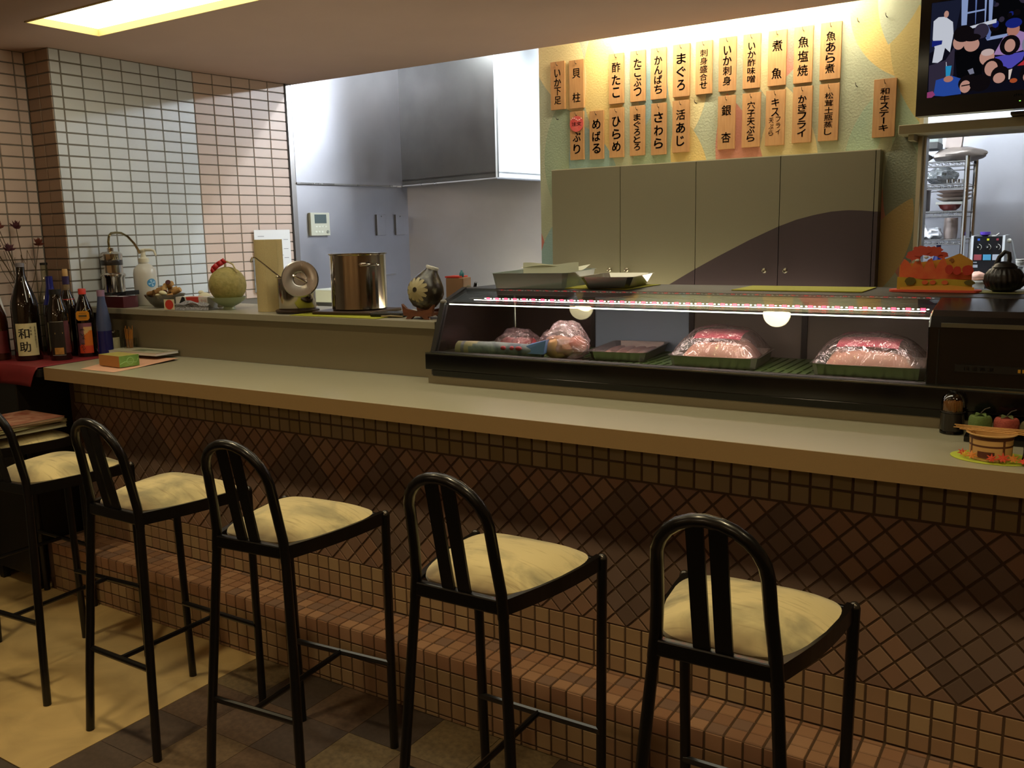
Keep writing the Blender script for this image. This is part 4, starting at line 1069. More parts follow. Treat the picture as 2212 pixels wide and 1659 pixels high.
lidc = Vector((p[0]+0.090, p[1]-0.066, p[2]+0.122)); lax = Vector((0.62, -0.76, 0.12)).normalized()
t = thing('pot_lid', 'round steel pot lid with recessed handle leaning on the small pot', 'lid', tuple(lidc))
part('disc', B().lathe([(0.063, -0.030), (0.066, -0.026), (0.066, -0.012), (0.070, -0.010), (0.070, 0.000), (0.066, 0.004), (0.030, 0.005), (0.026, 0.002), (0.024, -0.012), (0.001, -0.014)], axis=lax, org=lidc, n=40), M['steel'], t)
lx = Vector((0, 0, 1)).cross(lax).normalized(); lz = lax.cross(lx)
d_ = (lx*0.9-lz*0.5).normalized()
part('handle', B().tube([lidc+lax*0.003-d_*0.028, lidc+lax*0.006-d_*0.014, lidc+lax*0.006+d_*0.014, lidc+lax*0.003+d_*0.028], 0.005, 8), M['steel_polish'], t)
p = (-2.345, 2.600, ZK+0.0145)
t = thing('steel_pot', 'large tall steel stockpot with rolled rim on the ledge', 'pot', p)
part('pot', B().lathe([(0.001, 0), (0.100, 0), (0.106, 0.005), (0.106, 0.206), (0.112, 0.210), (0.112, 0.213), (0.1035, 0.211), (0.1035, 0.008), (0.001, 0.006)], p[0], p[1], p[2], n=48), M['steel_polish'], t)
for an in (-0.50, -0.50+pi):
    q = Vector((p[0]+0.107*cos(an), p[1]+0.107*sin(an), p[2]+0.172)); sd = Vector((-sin(an), cos(an), 0)); o_ = Vector((cos(an), sin(an), 0))
    b = B().tube([q-sd*0.034, q-sd*0.034+o_*0.018, q-sd*0.026+o_*0.026, q+sd*0.026+o_*0.026, q+sd*0.034+o_*0.018, q+sd*0.034], 0.0045, 8)
    b.box(q.x-0.004, q.x+0.004, q.y-0.004, q.y+0.004, q.z-0.010, q.z+0.010)
    part('handle', b, M['chrome'], t)
# black phone-like case
t = thing('phone_case', 'flat black folded case lying at the ledge edge beside the tilted vase', 'case', (-2.115, 2.50, ZK+0.002), rz=R(14))
part('cover', B().box(-0.062, 0.062, -0.035, 0.055, 0, 0.014), M['black_plastic'], t, world=False, bev=0.005)
part('strap', B().tube([(-0.01, -0.045, 0.003), (0.03, -0.05, 0.006), (0.075, -0.045, 0.003)], 0.003, 6), mat('tan_cord', '#94835c', 0.7), t, world=False)
# tilted vase on its wooden cradle
p = (-1.950, 2.500, ZK)
t = thing('vase_stand', 'small carved brown wooden cradle holding the dark vase', 'stand', p)
b = B()
for yy_ in (-0.045, 0.035):
    poly = [(-0.070, 0.052), (-0.062, 0.012), (-0.045, 0.010), (-0.052, 0.0), (-0.030, 0.0), (-0.018, 0.010), (0.018, 0.010), (0.030, 0.0), (0.052, 0.0), (0.045, 0.010), (0.062, 0.012), (0.070, 0.052), (0.050, 0.036), (0.0, 0.026), (-0.050, 0.036)]
    b.prism([(p[0]+x, p[2]+y) for x, y in poly], p[1]+yy_, p[1]+yy_+0.012, 'xz')
b.box(p[0]-0.05, p[0]+0.05, p[1]-0.035, p[1]+0.037, p[2]+0.012, p[2]+0.022)
part('cradle', b, M['wood_brown'], t)
def vase_mat():
    m = bpy.data.materials.new('dark_vase_with_pale_flower'); m.use_nodes = True; nt = m.node_tree; N = nt.nodes; L = nt.links; b_ = N['Principled BSDF']
    b_.inputs['Roughness'].default_value = 0.3
    tc = N.new('ShaderNodeTexCoord'); nz = N.new('ShaderNodeTexNoise'); nz.inputs['Scale'].default_value = 26; nz.inputs['Detail'].default_value = 5
    L.new(tc.outputs['Object'], nz.inputs['Vector'])
    rp = N.new('ShaderNodeMapRange'); rp.inputs[1].default_value = 0.52; rp.inputs[2].default_value = 0.68; L.new(nz.outputs['Fac'], rp.inputs[0])
    mx = N.new('ShaderNodeMix'); mx.data_type = 'RGBA'; mx.inputs[6].default_value = lin('#2b241c'); mx.inputs[7].default_value = lin('#77745c'); L.new(rp.outputs[0], mx.inputs[0])
    L.new(mx.outputs[2], b_.inputs['Base Color']); return m
vm_ = vase_mat()
t = thing('vase', 'dark tilted round vase painted with a pale flower, white lip', 'vase', (p[0], p[1], p[2]+0.03))
vax = Vector((0.24, 0.16, 0.92)).normalized(); vo = Vector((p[0]-0.012, p[1]-0.008, p[2]+0.033))
part('body', B().lathe([(0.001, 0.0), (0.030, 0.004), (0.050, 0.022), (0.063, 0.05), (0.065, 0.072), (0.056, 0.095), (0.040, 0.118), (0.024, 0.138), (0.021, 0.145)], axis=vax, org=vo, n=36), vm_, t)
part('lip', B().lathe([(0.021, 0.144), (0.0235, 0.150), (0.0225, 0.155), (0.017, 0.152), (0.015, 0.140)], axis=vax, org=vo, n=30, cap=False), mat('white_glaze', '#d8dad4', 0.25), t, 'white lip')
b = B(); fc = vo+vax*0.066; fa = Vector((0.02, -0.95, 0.12)).normalized(); fs_ = Vector((0, 0, 1)).cross(fa).normalized(); fu = fa.cross(fs_)
for k in range(13):
    an = 2*pi*k/13; c_ = fs_*cos(an)+fu*sin(an); s_ = -fs_*sin(an)+fu*cos(an)
    pts = []
    for (rr_, ww) in ((0.009, 0.002), (0.022, 0.0065), (0.034, 0.0075), (0.044, 0.004)):
        for sg in (-1, 1):
            v = c_*rr_+s_*ww*sg
            lift = math.sqrt(max(1e-6, 0.0655**2-v.length_squared)); pts.append(tuple(fc+v+fa*(lift+0.0006)))
    b.add(pts, [(0, 1, 3, 2), (2, 3, 5, 4), (4, 5, 7, 6)], smooth=True)
part('painted_flower', b, mat('pale_petals', '#a79c74', 0.45), t, 'pale painted chrysanthemum')
# wooden holder with utensils behind the vase
t = thing('utensil_holder', 'tan box of kitchen utensils behind the dark vase', 'holder', (-1.90, 2.66, ZK))
part('box', B().box(-1.955, -1.885, 2.63, 2.70, ZK, ZK+0.135, rz=R(10)), mat('tan_carton', '#8d6a4c', 0.6), t, bev=0.003)
part('box', B().box(-1.878, -1.83, 2.63, 2.69, ZK, ZK+0.055), mat('pale_wood', '#a08a58', 0.6), t)
part('lid', B().box(-1.957, -1.90, 2.628, 2.702, ZK+0.1355, ZK+0.141, rz=R(10)), M['red_ink'], t, 'red lid')
part('stopper', B().lathe([(0.007, 0), (0.009, 0.006), (0.008, 0.016), (0.004, 0.02), (0.003, 0.026)], -1.905, 2.665, ZK+0.1355), mat('teal_plastic', '#2f7480', 0.35), t, 'teal stopper')
part('utensil', B().tube([(-1.86, 2.66, ZK+0.04), (-1.845, 2.655, ZK+0.085), (-1.832, 2.65, ZK+0.118)], [0.006, 0.007, 0.006], 8), M['black_plastic'], t, 'black handle')
part('utensil', B().ball((-1.868, 2.65, ZK+0.085), 0.016, 0.006, 0.026, rot=(0, 0.35, 0)), mat('grey_spoon', '#77705f', 0.4), t, 'grey spoon')
# notice sheets on the pink tiles
t = thing('notice', 'white printed notice sheet taped to the pink tiles', 'notice', tuple(Vector((KX, KY, 1.34))+dk*0.40))
def alc(s, o, z): v = Vector((KX, KY, 0))+dk*s+nk*o; return (v.x, v.y, z)
def alc_box(b, s0, s1, o0, o1, z0, z1, mi=0):
    return b.hexa([alc(s0, o1, z0), alc(s1, o1, z0), alc(s1, o0, z0), alc(s0, o0, z0), alc(s0, o1, z1), alc(s1, o1, z1), alc(s1, o0, z1), alc(s0, o0, z1)], mi)
part('sheet', alc_box(B(), 0.288, 0.520, 0.012, 0.0135, 1.175, 1.515), M['paper'], t)
b = B()
for i in range(11):
    zz_ = 1.482-i*0.026; s0 = 0.305 if i else 0.31; s1 = 0.35+0.15*((i*37) % 10)/10
    if i == 1: s0, s1 = 0.335, 0.45
    alc_box(b, s0, s1, 0.0136, 0.0139, zz_-(0.006 if i == 1 else 0.003), zz_)
for i in range(5): alc_box(b, 0.475, 0.505, 0.0136, 0.0139, 1.46-i*0.05, 1.463-i*0.05)
part('print', b, M['ink_grey'], t, 'grey printed lines')
t = thing('notice', 'clear plastic holder on the tiles below the white notice', 'notice', alc(0.31, 0.01, 1.2))
part('holder', alc_box(B(), 0.275, 0.33, 0.006, 0.011, 1.18, 1.37), film('clear_sleeve', '#eef0ee', 0.1, 0.2, opaque=0.3, ocol='#d5d8d6'), t)
# gas controller, switch plates, bracket on the steel wall
def wth(name, label, cat, s, z): return thing(name, label, cat, tuple(wpt(s, 0.01, z)))
t = wth('gas_controller', 'white gas controller panel with grey screen on the steel wall', 'controller', 0.178, 1.544)
part('case', wall_box(B(), 0.110, 0.246, 0.0, 0.022, 1.478, 1.608), mat('ivory_plastic', '#c6c9ba', 0.4), t, bev=0.003)
part('screen', wall_box(B(), 0.138, 0.222, 0.022, 0.0226, 1.548, 1.598), mat('grey_screen', '#566467', 0.15), t, 'grey display')
b = B()
for i in range(4): wall_box(b, 0.142+i*0.022, 0.156+i*0.022, 0.022, 0.0232, 1.526, 1.534)
for i in range(3): wall_box(b, 0.138+i*0.022, 0.152+i*0.022, 0.022, 0.0232, 1.496, 1.506)
part('buttons', b, mat('pale_button', '#dfe3d8', 0.4), t); part('dial', B().lathe([(0.009, 0), (0.008, 0.004)], axis=NW, org=wpt(0.228, 0.022, 1.5)), mat('grey_dial', '#8f938a', 0.4), t)
for s, lb in ((0.655, 'left steel cover plate on the kitchen side wall'), (0.811, 'right steel cover plate on the kitchen side wall, nearer the corner')):
    t = wth('cover_plate', lb, 'plate', s, 1.535)
    part('plate', wall_box(B(), s-0.036, s+0.036, 0.0, 0.010, 1.473, 1.599), M['steel_wall'], t, bev=0.002)
    part('shade_strip', wall_box(B(), s-0.041, s-0.036, 0.0, 0.010, 1.473, 1.599), mat('painted_shade', '#3a342e', 0.6), t)  # dark strip paints the shade along the plate's side
    part('screw', B().lathe([(0.004, 0), (0.003, 0.002)], axis=NW, org=wpt(s, 0.010, 1.588)), M['steel_dark'], t)
t = wth('wall_bracket', 'small steel bracket tray low on the kitchen side wall', 'bracket', 0.70, 1.17)
part('plate', wall_box(B(), 0.67, 0.745, 0.0, 0.006, 1.115, 1.235), M['steel_wall'], t)
part('lip', wall_box(B(), 0.665, 0.75, 0.006, 0.018, 1.228, 1.235), M['chrome'], t)
# white appliance behind the pots
t = thing('rice_dispenser', 'white kitchen appliance with lever standing behind the steel pots', 'appliance', (-3.32, 3.55, 0.85))
part('body', B().box(-3.42, -3.22, 3.40, 3.70, 0.85, 1.20), mat('cream_enamel', '#c7ccbb', 0.35), t, bev=0.006)
part('window', B().box(-3.40, -3.24, 3.394, 3.40, 1.05, 1.135), M['steel_dark'], t)
part('lever', B().rod((-3.36, 3.392, 1.12), (-3.30, 3.385, 1.07), 0.008), M['chrome'], t)
part('tray', B().box(-3.41, -3.23, 3.36, 3.40, 1.01, 1.022), mat('cream_enamel', '#c7ccbb', 0.35), t)
t = thing('work_table', 'steel kitchen work table behind the raised ledge', 'table', (-3.0, 3.7, 0))
part('top', B().box(-3.60, -2.35, 3.35, 4.15, 0.82, 0.85), M['steel'], t)
for x in (-3.56, -2.39):
    for y in (3.40, 4.10): part('leg', B().rod((x, y, 0), (x, y, 0.82), 0.018), M['steel'], t)

# ================================================================== CHILLED DISPLAY CASE
X0, X1, XE = -1.825, -0.302, 0.45        # left end, end of the glass, end of the machine box
YF, YG0, YG1, YTB, YB = 2.333, 2.366, 2.432, 2.553, 2.90
ZR, ZG0, ZG1, ZTB = 1.080, 1.085, 1.2435, 1.2835
case = thing('display_case', 'long black refrigerated sushi display case with slanted glass on the counter', 'display case', (-1.0, 2.6, ZC))
part('plinth', B().box(-1.826, XE, 2.345, 2.88, ZC+0.0003, 1.005), M['ledge_panel'], case, 'beige plinth')
# bottom trough: front apron, floor pan, rear wall
part('apron', B().hexa([(X0+0.02, YF+0.008, 1.005), (XE, YF+0.008, 1.005), (XE, YF+0.03, 1.005), (X0+0.02, YF+0.03, 1.005), (X0+0.02, YF+0.004, 1.028), (XE, YF+0.004, 1.028), (XE, YF+0.03, 1.028), (X0+0.02, YF+0.03, 1.028)])
     .box(X0, XE, YF-0.004, YF+0.03, 1.028, ZR), M['black_gloss'], case, bev=0.003)
part('rail', B().box(X0, XE, YF-0.002, YF+0.012, ZR, ZR+0.004), mat('satin_rail', '#8f958a', 0.25, metal=1.0), case, 'thin bright rail')
part('pan', B().box(X0, XE, YF+0.03, YB, 1.005, 1.030), M['black_satin'], case)
part('glass_channel', B().box(X0+0.008, XE, YF+0.012, YF+0.045, ZR-0.004, ZG0), M['black_satin'], case)
# left end: black posts and end glass
def endframe(x0, x1):
    b = B()
    b.hexa([(x0, YG0-0.010, ZR), (x1, YG0-0.010, ZR), (x1, YG0+0.012, ZR), (x0, YG0+0.012, ZR), (x0, YG1-0.010, ZG1), (x1, YG1-0.010, ZG1), (x1, YG1+0.014, ZG1-0.004), (x0, YG1+0.014, ZG1-0.004)])
    b.hexa([(x0, YG1-0.010, ZG1), (x1, YG1-0.010, ZG1), (x1, YG1+0.014, ZG1-0.012), (x0, YG1+0.014, ZG1-0.012), (x0, YTB, ZTB+0.004), (x1, YTB, ZTB+0.004), (x1, YTB, ZTB-0.014), (x0, YTB, ZTB-0.014)])
    return b
part('end_frame', endframe(X0+0.002, X0+0.020), M['black_satin'], case)
part('corner_cap', B().ball((X0+0.011, YG1-0.004, ZG1+0.002), 0.012, 0.010, 0.008), mat('grey_cap_plastic', '#7f7d78', 0.35), case, 'grey corner cap')
b = B().add([(X0+0.008, YG0, ZR), (X0+0.008, YB-0.02, ZR), (X0+0.008, YB-0.02, ZTB-0.01), (X0+0.008, YTB, ZTB-0.012), (X0+0.008, YG1, ZG1-0.006),
             (X0+0.016, YG0, ZR), (X0+0.016, YB-0.02, ZR), (X0+0.016, YB-0.02, ZTB-0.01), (X0+0.016, YTB, ZTB-0.012), (X0+0.016, YG1, ZG1-0.006)],
            [(0, 1, 2, 3, 4), (9, 8, 7, 6, 5), (0, 1, 6, 5), (1, 2, 7, 6), (2, 3, 8, 7), (3, 4, 9, 8), (4, 0, 5, 9)])
part('end_panel', b, mat('dark_end_panel', '#241d1c', 0.2), case)
# top deck
part('top_deck', B().box(X0, XE, YTB, YB, ZTB-0.022, ZTB), M['black_satin'], case, bev=0.003)
part('deck_edge', B().box(X0, XE, YTB-0.004, YTB, ZTB-0.008, ZTB-0.001), mat('deck_trim', '#5d5f57', 0.3, metal=0.8), case, 'thin grey trim')
# glass
e = 0.004
part('front_glass', B().hexa([(X0+0.02, YG0, ZG0), (X1, YG0, ZG0), (X1, YG0+e, ZG0), (X0+0.02, YG0+e, ZG0), (X0+0.02, YG1, ZG1), (X1, YG1, ZG1), (X1, YG1+e, ZG1), (X0+0.02, YG1+e, ZG1)]), M['glass_case'], case, 'slanted clear front pane')
part('upper_glass', B().hexa([(X0+0.02, YG1+0.001, ZG1), (X1, YG1+0.001, ZG1), (X1, YTB-0.005, ZTB-0.006), (X0+0.02, YTB-0.005, ZTB-0.006), (X0+0.02, YG1, ZG1+e), (X1, YG1, ZG1+e), (X1, YTB-0.006, ZTB-0.002), (X0+0.02, YTB-0.006, ZTB-0.002)]), M['glass_case'], case, 'sloping clear top pane')
# LED bar under the upper glass: red diodes and added glow strips
part('inner_side', B().box(X1-0.004, X1, YG0+0.03, YB-0.04, ZR-0.02, ZG1-0.012), mat('speckled_steel', '#c9c6c4', 0.3, metal=1.0, bump=0.3, bscale=300), case, 'bright steel inner side')
part('led_bar', B().box(X0+0.06, X1-0.01, 2.508, 2.530, 1.2485, 1.2530), mat('led_board', '#59504a', 0.4), case)
part('added_fill_strip', B().box(X0+0.08, X1-0.03, 2.510, 2.529, 1.2465, 1.2483), emis('case_fill_glow', (1.0, 0.72, 0.68), L_CASE*5.0), case, 'added pinkish fill strip facing down')  # added emitter brightening the goods, hidden under the LED bar
led_r = emis('red_led', (1.0, 0.03, 0.06), L_LED); led_w = emis('white_led', (1.0, 0.95, 0.88), L_LED*0.6)
proto = None; k = 0
x = X0+0.14
while x < X1-0.03:
    if proto is None:
        proto = part('led', B().box(-0.0058, 0.0058, 2.5065-2.6, 2.5078-2.6, 1.2500-ZC, 1.2560-ZC, 0).box(-0.014, -0.0085, 2.5065-2.6, 2.5078-2.6, 1.2517-ZC, 1.2545-ZC, 1).box(0.0085, 0.014, 2.5065-2.6, 2.5078-2.6, 1.2517-ZC, 1.2545-ZC, 1), [led_r, led_w], case, 'red diode between white ones', world=False)
        proto.location = (x+1.0, 0, 0)
    else:
        c = proto.copy(); COL.objects.link(c); c.location = (x+1.0, 0, 0)
    x += 0.0355
part('glass_edge_glow', B().tube([(X0+0.026, YG1+0.010, ZG1-0.007), (X1-0.006, YG1+0.010, ZG1-0.007)], 0.0018, 8), emis('glass_edge_emission', (1.0, 0.97, 0.80), L_CASE), case, 'painted glow of the lit glass edge along the front top')  # glowing rod stands in for light caught in the glass edge
# rear sliding doors, reflections painted into the dark and bluish ones
dm = [mat('dark_reflection_door', '#3a3130', 0.22), mat('steel_reflection_door', '#8b9cab', 0.3), mat('smoked_door_grey', '#6e675e', 0.25)]
dx = [X0+0.02, -1.475, -1.10, -0.725, X1]
for i in range(4):
    part('rear_door', B().box(dx[i], dx[i+1], YB-0.03, YB-0.022, 1.045, ZTB-0.022), dm[[0, 1, 2, 2][i]], case, ['rear door with dark reflection painted in', 'rear door with bluish steel reflection painted in', 'smoked grey rear door', 'smoked grey rear door'][i])
for x in dx[1:4]: part('door_post', B().box(x-0.009, x+0.009, YB-0.036, YB-0.030, 1.045, ZTB-0.022), M['black_satin'], case)
part('rear_rail', B().box(X0+0.02, X1, YB-0.05, YB-0.02, 1.030, 1.048), mat('red_light_paint', '#8d4b47', 0.3), case)  # red light of the diodes put into the rail colour
# green slotted floor
gm = mat('green_plastic', '#41562a', 0.4)
ZFL = 1.058
part('floor_edge', B().box(X0+0.02, X1, YF+0.046, YF+0.052, ZFL-0.012, ZFL).box(X0+0.02, X1, YB-0.058, YB-0.052, ZFL-0.012, ZFL).box(X0+0.02, X1, 2.60, 2.612, ZFL-0.012, ZFL), gm, case, 'green floor rim')
sl = B()
me0 = None; x = X0+0.03
for row, (ya, yb) in enumerate(((YF+0.052, 2.60), (2.612, YB-0.058))):
    x = X0+0.03; first = None
    while x < X1-0.015:
        if first is None:
            first = part('slat', B().box(-0.0095, 0.0095, ya-2.6, yb-2.6, ZFL-0.010-ZC, ZFL-ZC), gm, case, world=False); first.location = (x+1.0, 0, 0)
        else:
            c = first.copy(); COL.objects.link(c); c.location = (x+1.0, 0, 0)
        x += 0.0255
# machine box on the right
b = B(); prof = [(YF+0.012, ZR+0.004), (YF+0.012, 1.225), (YF+0.030, 1.250), (YF+0.060, 1.262), (YTB-0.01, ZTB-0.002), (YTB, ZTB-0.002), (YB, ZTB-0.022), (YB, ZR)]
b.prism(prof, X1+0.001, XE, 'yz')
part('machine_housing', b, mat('black_housing', '#161210', 0.16, spec=0.5), case, bev=0.004)
part('housing_trim', B().box(X1+0.03, XE, YF+0.006, YF+0.012, 1.226, 1.236), mat('pale_trim', '#757566', 0.3, metal=0.7), case, 'pale trim line')
part('seam', B().box(X1+0.024, X1+0.027, YF+0.0105, YF+0.0125, ZR+0.006, 1.22), M['black_plastic'], case)
npl = part('nameplate', B().box(-0.238, 0.2, YF+0.009, YF+0.0122, 1.121, 1.138), M['black_plastic'], case, 'slim black nameplate')
b = B(); text_fit(b, '恒 温 高 湿', lambda x, y: (-0.187+x, YF+0.0087, 1.1295+y), 0.064, 0.0095, thick=0.01)
part('lettering', b, mat('pale_gold_print', '#8d7a5e', 0.4), npl, 'pale lettering')
b = B()
for k in range(8): b.box(-0.106+0.009*k, -0.1005+0.009*k+0.002*(k % 2), YF+0.0085, YF+0.009, 1.1255, 1.1335)
part('gold_marks', b, mat('gold_print_bright', '#e0b545', 0.3, metal=0.6), npl, 'gold marks')

# -------- goods inside the case
ZS = ZFL+0.0012
# rolled newspaper-like towel
t = thing('rolled_towel', 'rolled cream and grey-blue patterned towel at the left in the case', 'towel', (-1.64, 2.475, ZS), rz=R(9))
tm_ = mat('printed_towel', '#8c968f', 0.7, col2='#3e4c5c', nscale=16, distort=1.5)
b = B().tube([(-0.14, 0, 0.026), (-0.135, 0, 0.026), (0.0, -0.002, 0.027), (0.17, 0.0, 0.024)], [0.022, 0.026, 0.026, 0.022], 14); part('roll', b, tm_, t, world=False)
part('end_band', B().tube([(-0.1405, 0, 0.026), (-0.136, 0, 0.026), (-0.06, 0, 0.0265)], [0.0225, 0.0265, 0.0268], 14), mat('cream_towel', '#a8a07c', 0.7), t, 'cream end', world=False)
part('stripe', B().tube([(-0.118, 0, 0.0262), (-0.106, 0, 0.0263)], 0.0269, 14), mat('grey_stripe', '#76777f', 0.7), t, 'grey stripe', world=False)
b = B()
for (x, y_, s) in ((0.04, -0.024, .010), (0.07, -0.022, .008), (0.095, -0.024, .012)): b.ball((x, y_, 0.036), s, 0.006, 0.007)
part('pattern_patch', b, mat('red_patch', '#a83a44', 0.6), t, 'small red patches', world=False)
part('flap', B().hexa([(0.10, -0.02, 0.02), (0.185, -0.03, 0.02), (0.185, 0.01, 0.022), (0.12, 0.01, 0.03), (0.12, -0.015, 0.045), (0.19, -0.02, 0.065), (0.19, 0.01, 0.065), (0.13, 0.01, 0.05)]), mat('blue_flap', '#5b7fae', 0.5), t, 'pale blue corner', world=False)
def crumple(c, rx, ry, rz_, seed, amp=0.22, n=22, m=12, peak=None):
    """lumpy bag shape"""
    from mathutils import noise
    b = B().ball((0, 0, 0), 1, 1, 1, n=n, m=m)
    out = []
    for v in b.v:
        V = Vector(v); d = 1+amp*noise.noise(V*1.7+Vector((seed, 0, 0)))+amp*0.5*noise.noise(V*4.1+Vector((0, seed, 0)))
        z = V.z*d
        if peak and V.z > 0.3: z += peak*max(0, (V.z-0.3))**2
        z = max(z, -0.85)
        out.append((c[0]+V.x*d*rx, c[1]+V.y*d*ry, c[2]+(z+0.85)*rz_))
    b.v = out; return b
redm = mat('tuna_red', '#a5303a', 0.4, col2='#d0656a', nscale=16)
pinkm = mat('pink_meat', '#c96f72', 0.45, col2='#e0a39c', nscale=14)
for i, (c, rx, ry, rz_, pk, lb) in enumerate((((-1.665, 2.660, ZS), 0.080, 0.05, 0.040, 0.25, 'large clear bag of red fish chunks behind the rolled towel'),
                                         ((-1.530, 2.650, ZS), 0.040, 0.04, 0.034, 1.0, 'small twisted bag of red fish, middle of the three'))):
    t = thing('fish_bag', lb, 'food bag', c, 'bags of red fish in the case')
    for j in range(3 if i == 0 else 1):
        cc_ = (c[0]+(-0.035+0.042*j if i == 0 else 0), c[1]-0.004, c[2]+0.002)
        part('fish_chunk', crumple(cc_, 0.032, 0.034, 0.024, 3.1*j+i, 0.2), redm, t, 'deep red chunk')
    part('bag', crumple(c, rx, ry, rz_, 5.0+i, 0.28, peak=pk), M['bag'], t, 'crinkled clear bag')
b = crumple((-1.455, 2.655, ZS), 0.036, 0.034, 0.030, 9.0, 0.15)
single('fish_chunk', b, redm, 'bare dark red fish chunk beside the orange bag', 'fish', (-1.455, 2.655, ZS))
t = thing('fish_bag', 'tall clear bag of orange salmon pieces at the front of the case', 'food bag', (-1.425, 2.545, ZS))
om = mat('salmon_pale', '#c99a62', 0.5, col2='#d9a98a', nscale=12)
part('salmon', crumple((-1.435, 2.545, ZS+0.002), 0.058, 0.048, 0.040, 2.2, 0.2), om, t, 'pale orange pieces')
part('salmon', crumple((-1.375, 2.56, ZS+0.018), 0.030, 0.034, 0.030, 4.2, 0.15), mat('salmon_bright', '#d07a55', 0.45), t, 'bright orange piece')
part('bag', crumple((-1.415, 2.560, ZS), 0.084, 0.058, 0.052, 7.7, 0.26, peak=1.1), M['bag'], t, 'crinkled clear bag')

def tray_mesh(hw_, hd, h, flare, lip=0.006, th=0.0015):
    """shallow tray, open at the top, in own coordinates"""
    b = B()
    def ring(o, z, e_): return [(-hw_-o+e_, -hd-o, z), (hw_+o-e_, -hd-o, z), (hw_+o, -hd-o+e_, z), (hw_+o, hd+o-e_, z), (hw_+o-e_, hd+o, z), (-hw_-o+e_, hd+o, z), (-hw_-o, hd+o-e_, z), (-hw_-o, -hd-o+e_, z)]
    R_ = [ring(0, 0, .012), ring(flare, h, .016), ring(flare+lip, h, .018), ring(flare+lip, h-th*1.5, .018), ]
    inn = [ring(flare-th, h-0.0002, .016), ring(-th, th, .012)]
    n = 8
    seq = [R_[0], R_[1], R_[2]]
    base_ = len(b.v)
    for r_ in seq: b.v += r_
    for i in range(len(seq)-1):
        for k in range(n): b.f.append([i*n+k, i*n+(k+1) % n, (i+1)*n+(k+1) % n, (i+1)*n+k]); b.m.append(0); b.sm.append(False)
    o_ = len(b.v)
    for r_ in inn: b.v += r_
    for k in range(n): b.f.append([o_+k, o_+n+k, o_+n+(k+1) % n, o_+(k+1) % n]); b.m.append(0); b.sm.append(False)
    for k in range(n): b.f.append([n+k, n+(k+1) % n, o_+(k+1) % n, o_+k]); b.m.append(0); b.sm.append(False)
    b.f.append(list(range(n))); b.m.append(0); b.sm.append(False)
    b.f.append([o_+n+k for k in range(n)]); b.m.append(0); b.sm.append(False)
    return b
# steel tray of pale fillets under film
t = thing('fish_tray', 'flat steel tray of pale pink fillets under film, third from the left in the case', 'tray', (-1.252, 2.700, ZS), rz=R(8))
part('tray', tray_mesh(0.085, 0.14, 0.030, 0.010), M['tray_steel'], t, world=False)
for k in range(4):
    x = -0.056+0.037*k
    b = B().grid(lambda u, v: (x+(u-.5)*0.032*(1-0.3*v), -0.115+0.23*v, 0.006+0.020*sin(pi*u)*(0.6+0.4*sin(pi*v))), 8, 10)
    part('fillet', b, mat('pale_fillet', '#dca79a', 0.4, col2='#eccdc0', nscale=9, stretch=(6, 1, 1)), t, world=False)
part('film', B().grid(lambda u, v: ((u-.5)*0.196, (v-.5)*0.304, 0.0312+0.002*sin(9*u+5*v)*sin(pi*u)*sin(pi*v)), 14, 14), M['wrap'], t, 'stretched cling film', world=False)
# two big wrapped trays
def wrapped(label, pos, hw_, hd, rz, seed, tall, top_sh, meatm):
    t = thing('fish_tray', label, 'tray', pos, None, rz)
    part('tray', tray_mesh(hw_, hd, 0.034, 0.008), M['tray_steel'], t, world=False)
    from mathutils import noise
    def dome(sc_, hh, off=0.0):
        def f(u, v):
            x = (u*2-1); y = (v*2-1)
            ex = max(0, 1-abs(x)**3.2) ; ey = max(0, 1-abs(y)**2.6)
            h = (ex**0.75)*(ey**0.6)
            nn = noise.noise(Vector((x*3+seed, y*3, seed)))*0.006*h
            return (x*hw_*sc_+top_sh*h*hw_*0.2, y*hd*sc_, 0.034+off+hh*h+nn)
        return f
    part('fish_block', B().grid(dome(0.86, tall*0.86, -0.020), 22, 18), meatm, t, 'pink fish block', world=False)
    part('pink_sheet', B().grid(lambda u, v: ((u-.5)*hw_*1.15+top_sh*hw_*.2, hd*(-0.62+1.2*v), 0.0175+tall*0.985+0.0*u-0.045*max(0, .45-v)**1.5-0.03*abs(u-.5)**3), 6, 6), mat('pink_sheet', '#e0607a', 0.45), t, 'bright pink cover sheet', world=False)
    part('film', B().grid(dome(1.04, tall, 0.001), 30, 24), M['wrap'], t, 'wrinkled cling film', world=False)
    return t
meat = mat('wrapped_pale_fish', '#cf9a84', 0.45, col2='#e3c0aa', nscale=8)
wrapped('dome-wrapped tray of pink fish, left of the two film-wrapped mounds in the case', (-0.922, 2.660, ZS), 0.125, 0.115, R(5), 1.3, 0.082, 0.0, meat)
wrapped('long film-wrapped tray of pink fish at the right end of the case', (-0.478, 2.645, ZS), 0.140, 0.100, R(3), 4.1, 0.078, -0.3, meat)

